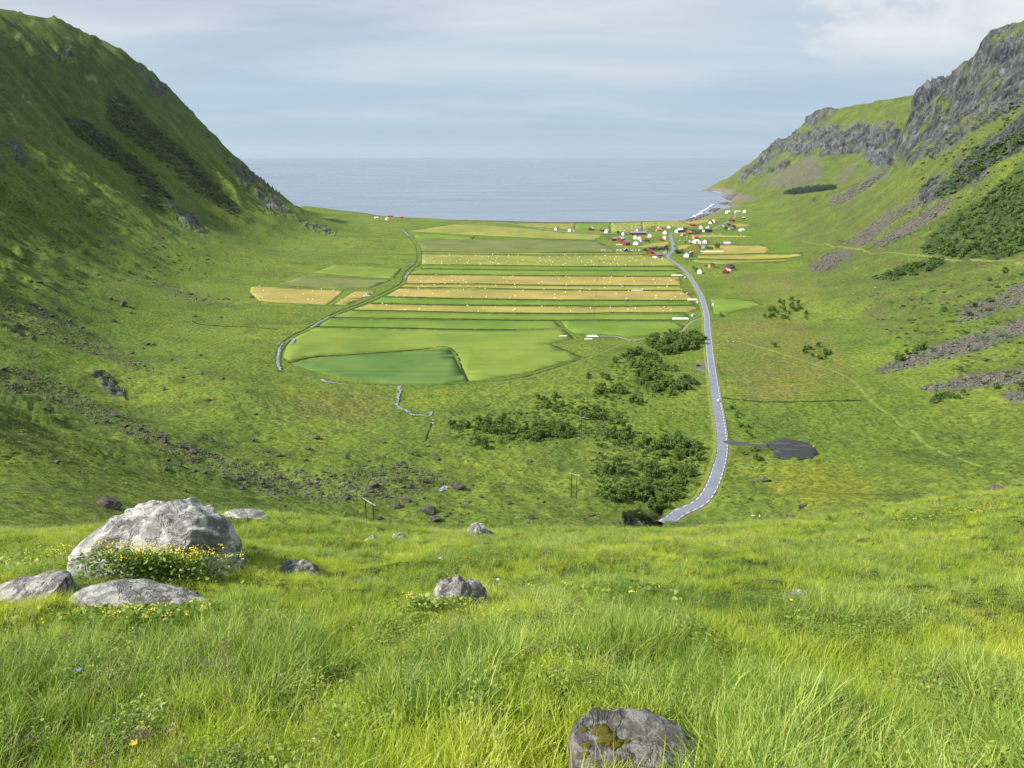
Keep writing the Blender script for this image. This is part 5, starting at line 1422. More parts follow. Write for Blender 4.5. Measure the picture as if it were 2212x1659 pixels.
# ------------------------------------------------------------------ village
def paint(name, c, rough=0.6): return plain_mat(name, c, rough, 0.10, 0.8, 0.35)
WALLC = {k: paint('paint_' + k, c) for k, c in dict(white=(0.80, 0.80, 0.78), red=(0.27, 0.035, 0.030), darkred=(0.17, 0.025, 0.028), orange=(0.62, 0.33, 0.14), black=(0.035, 0.036, 0.042), green=(0.045, 0.075, 0.055),
         grey=(0.34, 0.36, 0.38), brown=(0.16, 0.10, 0.07), cream=(0.72, 0.64, 0.50), blue=(0.50, 0.62, 0.70)).items()}
ROOFC = {k: paint('roof_' + k, c, 0.7) for k, c in dict(grey=(0.20, 0.215, 0.24), dark=(0.055, 0.058, 0.068), orange=(0.50, 0.19, 0.10), red=(0.42, 0.09, 0.075), white=(0.74, 0.75, 0.76), pale=(0.45, 0.53, 0.50), brown=(0.20, 0.13, 0.10)).items()}
M_GLASS = plain_mat('window_glass', (0.03, 0.035, 0.045), 0.15, 0.1, 1, 0.6)
M_DOOR = paint('door_paint', (0.18, 0.10, 0.06)); M_TRIM = paint('white_trim', (0.80, 0.80, 0.78)); M_CHIM = paint('chimney_brick', (0.20, 0.14, 0.12), 0.9); M_BASE = paint('foundation_wall', (0.42, 0.41, 0.39), 0.9)
UNIT = box_mesh('unit', 1, 1, 1)
def pyd(name, V, F, mat):
    me = bpy.data.meshes.new(name); me.from_pydata(V, [], F); me.update(); me.materials.append(mat); return me
WIN = box_mesh('window', 1, 1, 1, M_GLASS); DOOR = box_mesh('door', 1, 1, 1, M_DOOR); CHIM = box_mesh('chimney', 1, 1, 1, M_CHIM); SILL = box_mesh('sill', 1, 1, 1, M_TRIM)
def house(px, py, L, W, H, Rr, rot, wall, roof, lab, cat='house', chimney=True, win=1, hip=False, base=None, name='house'):
    l, _ = hit(px, py)
    if l is None: return
    root = empty(name, (l.x, l.y, l.z + 0.15), R(rot), lab, cat, None)
    a, b = L / 2, W / 2
    z0 = -1.2
    if base:
        me = box_mesh('foundation', L + 0.1, W + 0.1, 1.2 + 2.4, WALLC['white'] if base == 'white' else M_BASE, z0)
        add_obj('foundation', me, parent=root)
        zb = 2.4
    else: zb = 0.0
    if hip:
        V = [(-a, -b, z0), (a, -b, z0), (a, b, z0), (-a, b, z0), (-a, -b, H), (a, -b, H), (a, b, H), (-a, b, H)]
        F = [(0, 1, 5, 4), (1, 2, 6, 5), (2, 3, 7, 6), (3, 0, 4, 7), (4, 5, 6, 7)]
        w = add_obj('wall', pyd('wall', V, F, WALLC[wall]), parent=root)
        o = 0.5
        V = [(-a - o, -b - o, H), (a + o, -b - o, H), (a + o, b + o, H), (-a - o, b + o, H), (0, 0, H + Rr)]
        r_ = add_obj('roof', pyd('roof', V, [(0, 1, 4), (1, 2, 4), (2, 3, 4), (3, 0, 4), (3, 2, 1, 0)], ROOFC[roof]), parent=root)
    else:
        zz = zb if base else z0
        V = [(-a, -b, zz), (a, -b, zz), (a, b, zz), (-a, b, zz), (-a, -b, H), (a, -b, H), (a, b, H), (-a, b, H), (-a, 0, H + Rr), (a, 0, H + Rr)]
        F = [(0, 1, 5, 4), (2, 3, 7, 6), (1, 2, 6, 9, 5), (3, 0, 4, 8, 7), (3, 2, 1, 0)]
        w = add_obj('wall', pyd('wall', V, F, WALLC[wall]), parent=root)
        o, e, t = 0.45, 0.45, 0.22
        k = Rr / b
        V = []
        for x in (-a - o, a + o):
            for y, z in ((-b - e, H - e * k), (0, H + Rr), (b + e, H - e * k)):
                V += [(x, y, z + 0.03), (x, y, z + 0.03 + t)]
        F = [(0, 2, 8, 6), (2, 4, 10, 8), (1, 7, 9, 3), (3, 9, 11, 5), (0, 6, 7, 1), (4, 5, 11, 10), (0, 1, 3, 2), (2, 3, 5, 4), (6, 8, 9, 7), (8, 10, 11, 9)]
        r_ = add_obj('roof', pyd('roof', V, F, ROOFC[roof]), parent=root)
    if chimney:
        c = add_obj('chimney', CHIM, parent=r_, loc=(a * 0.25, 0.0, H + Rr * (0.75 if not hip else 0.9))); c.scale = (0.8, 0.8, 1.7)
    if win:
        n = max(2, int(L / 3.6))
        for i in range(n):
            x = -a + L * (i + 0.5) / n
            q = add_obj('window', WIN, parent=root, loc=(x, -b - 0.02, H * 0.42 + (zb * 0.4 if base else 0))); q.scale = (1.2, 0.1, 1.35)
            s_ = add_obj('sill', SILL, parent=q, loc=(0, -0.6, -0.1)); s_.scale = (1.2, 1.6, 0.1)
        for sx in (-1, 1):
            for hh in ((0.42, 1.02) if H > 4.2 else (0.45,)):
                q = add_obj('window', WIN, parent=root, loc=(sx * (a + 0.02), 0, H * hh + (zb * 0.3 if base else 0))); q.scale = (0.1, 1.3, 1.3)
        d = add_obj('door', DOOR, parent=root, loc=(a * 0.55, -b - 0.03, 0)); d.scale = (1.1, 0.12, 2.1)
    elif cat == 'barn':
        d = add_obj('door', DOOR, parent=root, loc=(0, -b - 0.03, 0)); d.scale = (3.2, 0.14, 3.2)
        d = add_obj('door', SILL, parent=root, loc=(a + 0.03, 0, H * 0.9)); d.scale = (0.14, 1.4, 1.4)
    return root
HO = [ # px, py, length, width, wall, roof rise, turn, wall colour, roof colour, label
 (1203,497,9,8,4.5,3,40,'white','grey','white house with grey roof, first along the shore track'), (1231,500,8,8,5.5,3.5,70,'white','grey','tall white house with a small orange annex'),
 (1239,500,6,5,2.6,2,70,'white','orange','low annex with orange roof beside the tall white shore house'), (1310,503,8.5,8,5,3.5,60,'white','white','pale white house right of a small red shed'),
 (1349,507.5,11,9,4.2,3.4,30,'white','grey','white house with broad grey roof behind the red barns'), (1380,500.5,11,9,4.5,3.6,25,'white','grey','white house with pale grey roof behind the long red barn'),
 (1403,512.5,10,9,4.4,3.8,75,'white','white','white house standing clear right of the long red barn'), (1373,516,8,8,5,4,60,'white','orange','white house with orange roof in the farm cluster'),
 (1381,517,8,7.5,5,3.6,75,'white','grey','white house with grey gable behind the red-ended garage'), (1388,521.5,10,8,3.6,3,15,'white','red','white house with faded red roof beside garden bushes'),
 (1435,516.5,8.5,8,4.8,4.2,70,'white','white','white house with pale roof behind a small red shed'), (1437,505,9,9,4.6,4.2,60,'white','orange','white house with orange roof at the top of the village road'),
 (1423,499.5,13,8,4,3.2,10,'orange','orange','yellow-orange house with a dark garage front'), (1426,493.5,11,9,3.2,3,15,'cream','grey','low grey-roofed house behind the yellow-orange one'),
 (1446,492.5,11,9,3.6,3,60,'white','grey','pale house with grey roof nearest the bale rows'), (1461,502,9,8,4.5,3.6,70,'white','white','white house attached to the red and white barn'),
 (1488,505.5,11,9,3.6,3.6,20,'brown','orange','brown house with orange roof behind the hedge'), (1475,509,8,7.5,3.2,2.6,35,'orange','orange','small orange cottage in front of the hedge'),
 (1504,505,12,8,3.2,2.4,5,'brown','dark','low dark house half hidden by the hedge trees'), (1530,501.5,14,12,5.8,2,5,'black','dark','big black modern house at the bottom of the side road'),
 (1520,500.5,8,7,3,2.8,60,'white','dark','small white house with dark roof left of the big black house'), (1514,494.5,9,8,4.6,4.2,80,'white','white','white house with steep pale gable left of the side road'),
 (1528,493,9,8,4.6,4.2,80,'white','dark','white house with dark chimney beside the side road'), (1544,481,13,11,5,4.5,30,'white','orange','large white farmhouse with orange roof near the sea'),
 (1536,483,12,9,3.4,4,50,'white','dark','white house with black gable edge beside the large farmhouse'), (1579,497.5,10,8,4,3,20,'grey','grey','grey house framed by two trees'),
 (1572,460.5,12,10,4,3.5,30,'white','white','white house left of the top of the side road'), (1593,459.5,16,8,4.2,1.4,5,'blue','white','pale blue flat building at the top of the side road'),
 (1608,459,9,9,5,3.6,60,'white','white','small white house right of the pale blue building'), (1502,515.5,12,8,4.2,3.2,25,'orange','orange','orange house with stepped orange roofs'),
 (1503,525,11,9,4.2,3.6,35,'white','white','white house in front of the orange stepped one'), (1512,526,5,5,2.8,2.2,60,'white','white','tiny white outbuilding between two white houses'),
 (1524,525,11,9,4.2,4,55,'white','grey','white house with steep slate-grey roof'), (1514,535,11,9,4,3.4,30,'red','grey','red house with grey roof behind the trees'),
 (1521,536,9,8,3.4,2.6,50,'grey','grey','grey annex joined to the red house behind the trees'), (1467,547.5,12,8,3.6,2.6,5,'green','dark','dark green bungalow by the bend of the road'),
 (1484,555,10,9,4.6,4,60,'white','grey','white farmhouse with grey roof behind a broad tree'), (1497,549,11,9,3.2,3.2,20,'white','red','house with dark red gable and white walls'),
 (1438.5,540.5,8,9,6.2,3,75,'black','dark','tall black house beside the village road'), (1428,539,12,7,2.8,1.4,0,'black','dark','low black annex of the tall black house'),
 (1437,547.5,7,7,4.4,3.2,70,'grey','grey','small pale grey house below the tall black one'), (1408,540.5,11,8,4.4,1.6,5,'black','dark','flat-roofed black house behind the red-roofed one'),
 (1404,548,11,10,4,3.8,60,'red','red','red house with bright red roof'), (1353,543,8,9,2.4,4.2,80,'black','white','steep black and white cabin by the caravans'),
 (1394,542,7,6,2.4,2.4,60,'black','dark','little dark cabin behind the red-roofed house'),
 (1511.6,591,8,7,5.4,3.4,62,'white','grey','lone white house with two dark gable windows'), (1577,583.5,12,10,5.2,4,40,'red','dark','red-over-white house with dark roof')]
for h_ in HO:
    house(*h_, base='white' if 'red-over-white' in h_[-1] else None)
house(1537,578,8.5,8.5,5.6,2.6,10,'orange','dark','orange square house with dark pyramid roof', hip=True)
BA = [ (1277,498,14,11,5,4.2,70,'darkred','white','dark red barn with pale roof, alone by the shore track'), (1300,500,9,8,4,2.6,20,'red','brown','small red shed left of the pale white house'),
 (1378,507,38,11,4.6,3.4,4,'darkred','grey','long low red barn with grey roof'), (1329,520,14,10,5,2.4,10,'darkred','grey','dark red outbuilding with black door left of the barns'),
 (1341,520.5,20,12,5,4,60,'red','pale','red barn with pale green roof, behind the biggest one'), (1350,529,18,14,5.4,4.4,55,'red','grey','biggest red barn with grey roof and wide gable'),
 (1376,528,15,11,4,3.6,55,'white','grey','white garage with red end wall and grey roof'), (1429,520.5,8,7,3.4,2.8,60,'red','red','little red shed in front of a white house'),
 (1468,501,15,12,5,4.4,25,'darkred','white','red barn under a large white roof'), (1496,488,13,9,4,3,10,'darkred','red','dark red barn behind the white gable house'),
 (1581,478,13,11,4,4,40,'darkred','red','dark red barn where the side road bends'), (1574,487.5,7,7,5.5,0.8,5,'darkred','red','tall box-shaped red shed'), (1563,489,9,7,2.8,2.6,60,'grey','grey','weathered grey shed beside the side road'),
 (1602,499,12,9,2.4,3.2,30,'white','white','white tent-like shed on open ground'), (1606,473,8,6,3.4,1.5,10,'darkred','white','small red and white shed right of the side road'),
 (1488,527,9,8,3.4,3.4,55,'brown','white','brown shed with white roof edge beside a bush'), (1482,526,5,5,4,0.6,5,'black','dark','black box shed beside the brown shed'),
 (1421,556,15,11,5,3.4,35,'red','grey','red barn on white foundation walls nearest the hay field'), (1567.5,590.5,9,8,4.6,3.4,62,'darkred','white','small dark red barn with white corner boards'),
 (843,468.5,14,8,2.4,2.2,0,'darkred','red','low red boathouse on the far left shore'), (868,470.5,9,6,2.2,2.0,0,'darkred','red','small dark boathouse on the far left shore'),
 (836,475.5,8,7,4.6,3,60,'white','white','white cottage standing on the far left shore'), (813,472.2,9,7,2.6,2,20,'white','white','white cabin left of the far shore cottage')]
for h_ in BA:
    cat = 'barn' if 'barn' in h_[-1] else ('cottage' if 'cottage' in h_[-1] or 'cabin' in h_[-1] else 'shed')
    house(*h_, cat=cat, chimney=False, win=0, base='white' if 'foundation' in h_[-1] else None, name={'barn': 'barn', 'shed': 'shed', 'cottage': 'cottage'}[cat])
# long green-grey polytunnel
l, _ = hit(1571, 527)
root = empty('polytunnel', (l.x, l.y, l.z), R(3), 'long grey-green tunnel building with a pale dome', 'tunnel')
def half_tube(name, L, rad, x0, mat, sq=0.9, n=10):
    V, F = [], []
    for x in (x0 - L / 2, x0 + L / 2):
        for k in range(n + 1):
            a = math.pi * k / n; V.append((x, -math.cos(a) * rad, math.sin(a) * rad * sq))
    for k in range(n): F.append((k, k + n + 1, k + n + 2, k + 1))
    F.append(tuple(range(n, -1, -1))); F.append(tuple(range(n + 1, 2 * n + 2)))
    me = pyd(name, V, F, mat); return me
add_obj('tunnel', half_tube('tunnel', 34, 3.6, 0, paint('tunnel_green', (0.11, 0.17, 0.17)), 0.85), parent=root)
add_obj('dome', half_tube('dome', 13, 5.2, -1, paint('dome_pale', (0.48, 0.55, 0.56)), 0.9), parent=root)
# ------------------------------------------------------------------ wrapped bales
M_WRAP = plain_mat('bale_wrap', (0.80, 0.81, 0.79), 0.45, 0.06, 1.5, 0.4)
def bale_mesh():
    V, F = [], []; n = 12; prof = ((-0.62, 0.0), (-0.62, 0.52), (-0.55, 0.62), (0.0, 0.645), (0.55, 0.62), (0.62, 0.52), (0.62, 0.0))
    for x, r_ in prof[1:-1]:
        for k in range(n):
            a = 2 * math.pi * k / n; V.append((x, math.cos(a) * r_, math.sin(a) * r_ + 0.63))
    m = len(prof) - 2
    for i in range(m - 1):
        for k in range(n): F.append((i * n + k, i * n + (k + 1) % n, (i + 1) * n + (k + 1) % n, (i + 1) * n + k))
    F.append(tuple(range(n))); F.append(tuple((m - 1) * n + k for k in range(n - 1, -1, -1)))
    return pyd('bale', V, F, M_WRAP)
BALE = bale_mesh()
def c8(L_): return [(1152 + .124 * x, 471.8 + .124 * y) for x, y in L_]
def c3_(L_): return [(548.6 + .2728 * x, 438.9 + .2728 * y) for x, y in L_]
def c1_(L_): return [(1152 + .248 * x, 438.9 + .248 * y) for x, y in L_]
def c2b(L_): return [(1453.8 + .0992 * x, 460.8 + .0992 * y) for x, y in L_]
BALES = [
 (c8([(100,700),(117,688),(118,742),(72,778),(101,792),(219,752),(294,729),(281,667),(339,764),(316,820),(417,680),(551,638),(578,650),(628,690),(521,806),(567,794),(777,703),(809,671),(840,742),(911,816),(956,779),(1004,734),(1021,755),(1049,805),(1091,661),(1160,694),(1195,717),(1231,771),(1246,652),(1263,643),(1346,796),(1385,771),(1418,708),(1420,727),(1443,671),(1468,785),(1490,822),(1606,812),(1683,749),(1690,685),(1738,698),(1787,737),(1870,651),(1932,709),(1891,799),(2052,785),(2066,770),(2098,824),(2125,703)])
  + c3_([(1349,429),(1349,466),(1414,434),(1426,463),(1488,468),(1487,480),(1500,420),(1545,404),(1551,414),(1527,425),(1556,450),(1549,485),(1606,463),(1642,428),(1634,447),(1690,474),(1700,458),(1757,412),(1793,483),(1810,429),(1859,425),(1873,466),(1889,406),(1892,471),(1916,456),(1920,436),(1931,419),(1937,478),(2017,415),(2019,431),(2004,462),(2090,468),(2093,412),(2127,451)]), 'white bale on the hay field nearest the village'),
 (c8([(1378,103),(1378,170),(1378,208),(1443,126),(1443,175),(1440,212),(1512,118),(1513,161),(1513,211),(1567,97),(1580,145),(1582,211),(1612,85),(1633,166),(1715,134),(1715,171),(1779,100),(1785,150),(1838,90),(1851,119),(1857,161),(1914,86),(1930,128),(1957,80),(1993,118),(2036,88),(2045,167),(2077,80),(1951,215),(1980,205),(2145,152),(2192,90)]), 'white bale on the shore fields behind the village'),
 (c3_([(1441,569),(1406,586),(1327,592),(1292,612),(1320,622),(1567,579),(1501,602),(1570,618),(1513,637),(1635,596),(1659,612),(1682,628),(1426,648),(1332,652),(1301,668),(1302,680),(1635,659),(1661,687),(1640,695),(1539,703),(1417,719),(1223,706),(1281,741),(1197,737),(1131,740),(1787,668),(1832,678),(1914,654),(1980,594),(2030,586),(2049,576),(2003,624),(2066,646),(2068,664),(2130,694),(2068,738),(2027,754),(1841,743),(1724,749)])
  + c1_([(167,657),(222,665),(284,640),(313,649),(47,700),(77,690),(95,752),(288,715),(338,685),(446,693),(281,777),(185,797),(187,828),(533,674),(620,656),(681,643),(627,708),(667,691),(763,714),(776,726),(625,737),(417,746),(407,769),(489,755),(723,790),(829,769),(811,838),(801,641),(863,651),(877,684),(954,747),(1047,668),(1063,699),(1107,661),(1091,740),(1069,810),(1069,830),(1184,660),(1201,675),(1175,709),(1164,728),(1238,819),(1202,842),(1285,793),(1338,788)]), 'white wrapped bale on the tan stubble strips'),
 (c3_([(1018,797),(1050,809),(1207,848),(1316,838),(1690,812),(1777,859),(1818,836),(1913,828),(2054,852),(2069,842)]) + c1_([(75,904),(230,915),(327,942),(499,914),(671,910),(825,929),(892,918),(1143,907),(1133,943),(1201,930)]), 'white wrapped bale on the nearest straw-yellow strip'),
 (c3_([(45,661),(75,695),(70,752),(251,750),(393,720),(467,701),(535,683),(634,692),(662,717),(430,765),(468,765),(516,769)]), 'white bale on the lone tan field beyond the stream'),
 (c3_([(692,765),(770,777),(790,736),(891,723),(937,714)]), 'white wrapped bale on the small tan patch by the stream'),
 (c2b([(850,457),(901,484),(1023,451),(1477,476),(1543,505),(307,512),(301,544),(134,596),(87,518)]), 'white wrapped bale on the strips right of the village')]
for pts, lab in BALES:
    xs_ = sorted(p[0] for p in pts); ys_ = sorted(p[1] for p in pts); n_ = len(pts)
    lab0 = lab
    for (x, y) in pts:
        if n_ > 8:
            sx = 'far left' if x < xs_[n_ // 5] else 'left' if x < xs_[2 * n_ // 5] else 'middle' if x < xs_[3 * n_ // 5] else 'right' if x < xs_[4 * n_ // 5] else 'far right'
            sy = 'upper edge' if y < ys_[n_ // 3] else 'lower edge' if y >= ys_[2 * n_ // 3] else 'centre line'
            lab = lab0 + ', ' + sx + ' by the ' + sy
        l, _ = hit(x, y + 0.6)
        if l is None: continue
        s = 1.05 if l.y < 1500 else 1.2
        o = add_obj('bale', BALE, label=lab, cat='bale', group=lab.replace('white wrapped bale', 'bales').replace('white bale', 'bales'), loc=(l.x, l.y, l.z + 0.25), rot=(0, 0, random.uniform(0, 3.14)))
        o.scale = (s, s, s)
def bale_stack(px, py, n, rot, layers, lab):
    l, _ = hit(px, py)
    root = empty('bale_stack', (l.x, l.y, l.z + 0.2), R(rot), lab, 'bale stack')
    for k in range(layers):
        for rw in range(2 - k if layers > 1 else 1):
            for i in range(n - (0 if k == 0 else random.randrange(0, 3))):
                add_obj('bale', BALE, parent=root, loc=((i - (n - 1) / 2) * 1.27, (rw - (1 - k) / 2) * 1.3, k * 1.1), rot=(0, 0, random.uniform(-.06, .06)))
for a in ((1463,596.5,14,2,2,'row of white bales at the right end of the upper tan strip'), (1480,600.5,4,60,2,'short white bale stack beside the road above the tan strips'), (1376,628.5,12,0,1,'low white bale row in the middle of the tan strips'),
          (1496,649.5,10,2,2,'white bale row at the right end of the green strip'), (1507,654.5,4,55,2,'short white bale stack by the road below the green strip'), (1497,682.5,5,50,2,'angled white bale stack beside the passing place'),
          (1470,691,14,1,2,'longest near white bale row above the paddock'), (1540,659.5,4,70,2,'white bale stack right of the road'), (1432,559.5,7,70,2,'white bale stack beside the red barn on white walls'),
          (1280,729,9,4,2,'big white bale pile in the paddock'), (1271,734,6,0,1,'thin front row of the paddock bale pile'), (793,641,7,25,2,'white bale stack on the small tan patch by the stream'),
          (1538,544.8,34,-1,2,'very long white bale row below the big round tree'), (1217,727.5,6,5,1,'scattered white bale row left of the paddock pile'), (1338,530,10,8,2,'white wrapped silage heap against the biggest red barn'), (1303,541.3,7,4,1,'row of white bales left of the caravans')): bale_stack(*a)
# ------------------------------------------------------------------ vehicles
M_TYRE = paint('tyre_rubber', (0.02, 0.02, 0.02)); M_RIM = paint('rim', (0.4, 0.4, 0.42)); M_LAMP = paint('lamp_glass', (0.75, 0.72, 0.65), 0.2); M_TAIL = paint('tail_lamp', (0.5, 0.02, 0.02), 0.3)
def loft(name, secs, mat):
    """secs: x, half width bottom, half width top, z bottom, z top"""
    V, F = [], []
    for x, wb, wt, zb, zt in secs: V += [(x, -wb, zb), (x, wb, zb), (x, wt, zt), (x, -wt, zt)]
    for i in range(len(secs) - 1):
        for k in range(4): F.append((4 * i + k, 4 * i + (k + 1) % 4, 4 * i + 4 + (k + 1) % 4, 4 * i + 4 + k))
    F.append((3, 2, 1, 0)); n = 4 * (len(secs) - 1); F.append((n, n + 1, n + 2, n + 3))
    me = pyd(name, V, F, mat)
    bm = bmesh.new(); bm.from_mesh(me); bmesh.ops.recalc_face_normals(bm, faces=bm.faces); bmesh.ops.bevel(bm, geom=bm.edges[:], offset=0.05, segments=2, affect='EDGES'); bm.to_mesh(me); bm.free()
    smooth_shade(me); return me
def wheel(parent, x, y, r_):
    V, F = tube_arrays([(0, -0.11, 0), (0, 0.11, 0)], [r_, r_], 14)
    n = 14; F = [tuple(f) for f in F] + [tuple(range(n)), tuple(range(2 * n - 1, n - 1, -1))]
    w = add_obj('wheel', pyd('wheel', [tuple(v) for v in V], F, M_TYRE), parent=parent, loc=(x, y, r_))
    V, F = tube_arrays([(0, -0.12, 0), (0, 0.12, 0)], [r_ * 0.6, r_ * 0.6], 10)
    F = [tuple(f) for f in F] + [tuple(range(10)), tuple(range(19, 9, -1))]
    add_obj('rim', pyd('rim', [tuple(v) for v in V], F, M_RIM), parent=w)
def car(px, py, rot, body, lab, van=False, s=1.0, cat='car', z=None):
    l, _ = hit(px, py)
    if z is None: z = l.z
    root = empty('car' if not van else 'van', (l.x, l.y, z), rot, lab, cat); root.scale = (s, s, s)
    bm_ = paint('car_paint_' + lab[:12].replace(' ', '_'), body, 0.3)
    if van:
        add_obj('body', loft('body', [(-2.4, 0.88, 0.84, 0.35, 2.0), (-1.0, 0.95, 0.88, 0.3, 2.15), (1.2, 0.95, 0.85, 0.3, 2.1), (1.9, 0.93, 0.78, 0.32, 1.35), (2.5, 0.85, 0.75, 0.4, 1.0)], bm_), parent=root)
        add_obj('windscreen', loft('windscreen', [(1.25, 0.78, 0.76, 1.42, 2.03), (1.86, 0.80, 0.72, 1.34, 1.42)], M_GLASS), parent=root)
        for sy in (-1, 1):
            q = add_obj('window', WIN, parent=root, loc=(0.7, sy * 0.93, 1.35)); q.scale = (0.9, 0.06, 0.5)
    else:
        add_obj('body', loft('body', [(-2.15, 0.80, 0.72, 0.38, 0.82), (-1.7, 0.90, 0.80, 0.26, 0.95), (0, 0.92, 0.82, 0.24, 0.96), (1.2, 0.91, 0.80, 0.25, 0.90), (2.1, 0.82, 0.70, 0.34, 0.68)], bm_), parent=root)
        add_obj('cabin', loft('cabin', [(-1.75, 0.74, 0.55, 0.92, 1.05), (-1.15, 0.78, 0.60, 0.93, 1.42), (0.25, 0.78, 0.60, 0.94, 1.45), (1.1, 0.76, 0.62, 0.88, 0.98)], bm_), parent=root)
        add_obj('windscreen', loft('windscreen', [(0.32, 0.66, 0.56, 1.30, 1.44), (1.09, 0.70, 0.62, 0.96, 1.02)], M_GLASS), parent=root)
        add_obj('rear_window', loft('rear_window', [(-1.78, 0.62, 0.54, 1.0, 1.08), (-1.2, 0.64, 0.56, 1.28, 1.41)], M_GLASS), parent=root)
        for sy in (-1, 1):
            q = add_obj('window', WIN, parent=root, loc=(-0.35, sy * 0.70, 1.02)); q.scale = (1.5, 0.14, 0.34)
    for sy in (-1, 1):
        for x in (-1.35, 1.35): wheel(root, x, sy * 0.80, 0.32)
        q = add_obj('headlight', box_mesh('headlight', 0.12, 0.32, 0.16, M_LAMP), parent=root, loc=(2.1 if not van else 2.45, sy * 0.56, 0.58))
        q = add_obj('tail_light', box_mesh('tail_light', 0.1, 0.26, 0.18, M_TAIL), parent=root, loc=(-2.13 if not van else -2.4, sy * 0.58, 0.68))
    return root
def on_road(px, py, off):
    l, _ = hit(px, py); j = np.linalg.norm(RP_ - np.array((l.x, l.y)), axis=1).argmin()
    p = RP_[j] + RS_[j] * off; t = RT_[j]
    return p, RZ_[j] + 0.07, math.atan2(t[1], t[0])
def road_car(px, py, off, flip, *a, **k):
    p, z, an = on_road(px, py, off)
    c = car(px, py, an + (math.pi if flip else 0), *a, z=z, **k); c.location = (p[0], p[1], z); return c
road_car(1546, 868, -1.2, False, (0.80, 0.80, 0.80), 'white hatchback driving on the valley road')
road_car(1456, 533, -1.2, False, (0.03, 0.03, 0.035), 'dark van driving into the village', van=True, s=1.15, cat='van')
car(1508, 791.5, 0.15, (0.04, 0.04, 0.045), 'dark car parked in the gravel lay-by').location.z += 0.3
car(1755, 969.5, 0.2, (0.75, 0.58, 0.18), 'small pale yellow van at the end of the gravel yard', van=True, s=0.75, cat='van').location.z += 0.35
for x, y, c_, lab in ((1335,542,(0.8,0.8,0.8),'white caravan, first in the row by the cabin'),(1342,542,(0.75,0.75,0.72),'pale caravan with dark end in the row by the cabin'),(1362,542.6,(0.35,0.5,0.72),'light blue van right of the black and white cabin'),(1368,542.8,(0.5,0.56,0.62),'silver van right of the light blue one'),(1375,542.5,(0.35,0.4,0.4),'grey van in the village yard'),(1382,542.3,(0.7,0.7,0.7),'white van near the little dark cabin')):
    car(x, y, random.uniform(-.2, .2), c_, lab, van=True, s=1.2, cat='van')
# ------------------------------------------------------------------ power poles
M_WOOD = plain_mat('pole_wood', (0.035, 0.030, 0.026), 0.9, 0.3, 2); M_INS = paint('insulator', (0.45, 0.47, 0.48), 0.3); M_WIRE = paint('wire', (0.12, 0.12, 0.12), 0.5)
def tube_me(name, pts, rads, mat, sides=8):
    V, F = tube_arrays(pts, rads, sides); n = len(V)
    F = [tuple(f) for f in F] + [tuple(range(sides)), tuple(range(n - 1, n - sides - 1, -1))]
    me = pyd(name, [tuple(v) for v in V], F, mat); smooth_shade(me); return me
TOPS = []
def h_pole(px1, py1, px2, py2, h, lab, ys=None):
    if ys:
        a = Vector(at_y(px1, py1, ys[0])); b_ = Vector(at_y(px2, py2, ys[1]))
        for q in (a, b_): q.z = gz(q.x, q.y)
    else: a, _ = hit(px1, py1); b_, _ = hit(px2, py2)
    d = (b_ - a); d.z = 0; gap = min(max(d.length, 2.6), 5.0); d.normalize()
    m = (a + b_) / 2
    root = empty('power_pole', (m.x, m.y, m.z), math.atan2(d.y, d.x), lab, 'power pole')
    for sx in (-1, 1): add_obj('pole', tube_me('pole', [(sx * gap / 2, 0, -1.5), (sx * gap / 2, 0, h)], [0.19, 0.14], M_WOOD), parent=root)
    add_obj('crossarm', box_mesh('crossarm', gap + 3.0, 0.18, 0.2, M_INS, h - 0.25), parent=root)
    for x in (-gap / 2 - 1.3, 0, gap / 2 + 1.3): add_obj('insulator', tube_me('insulator', [(x, 0, h - 0.05), (x, 0, h + 0.18), (x, 0, h + 0.38)], [0.05, 0.13, 0.06], M_INS, 6), parent=root)
    TOPS.append([Vector((m.x + d.x * x, m.y + d.y * x, m.z + h + 0.38)) for x in (-gap / 2 - 1.3, 0, gap / 2 + 1.3)])
h_pole(789,1130,811,1130,13.5,'nearest twin-legged power pole with crossarm at the brow', (240, 235))
h_pole(1234,1076,1245,1078,12.5,'twin-legged power pole on open grass left of the thicket')
h_pole(1256,938,1264,939,11.0,'twin-legged power pole standing in the valley scrub')
def s_pole(px, py, h, lab):
    l, _ = hit(px, py)
    root = empty('power_pole', (l.x, l.y, l.z), 0.1, lab, 'power pole')
    add_obj('pole', tube_me('pole', [(0, 0, -0.8), (0, 0, h)], [0.20, 0.14], M_WOOD), parent=root)
    add_obj('crossarm', box_mesh('crossarm', 2.6, 0.14, 0.14, M_WOOD, h - 0.5), parent=root)
    for x in (-1.2, 0, 1.2): add_obj('insulator', tube_me('insulator', [(x, 0, h - 0.4), (x, 0, h - 0.1)], [0.09, 0.05], M_INS, 6), parent=root)
    TOPS.append([Vector((l.x + x, l.y, l.z + h)) for x in (-1.2, 0, 1.2)])
for a in ((1270,832,11,'single power pole beside the farm track'),(1283,685.5,11,'single power pole in the strip above the paddock'),(1287.5,643,10.5,'single power pole on the lower tan strip'),(1291,605,10.5,'single power pole on the upper tan strip'),(1294,575,10.5,'single power pole on the bale-dotted hay field')): s_pole(*a)
CHAIN = list(TOPS)
for a in ((1297,528,10,'power pole on the pasture left of the red barns'),(1513,577,10,'power pole right of the road near the lone white house'),(1485,574,8,'power pole in the meadow right of the road bend'),(1534,594,9,'power pole behind the lone white house'),(1419,521,10,'power pole in the middle of the village')): s_pole(*a)
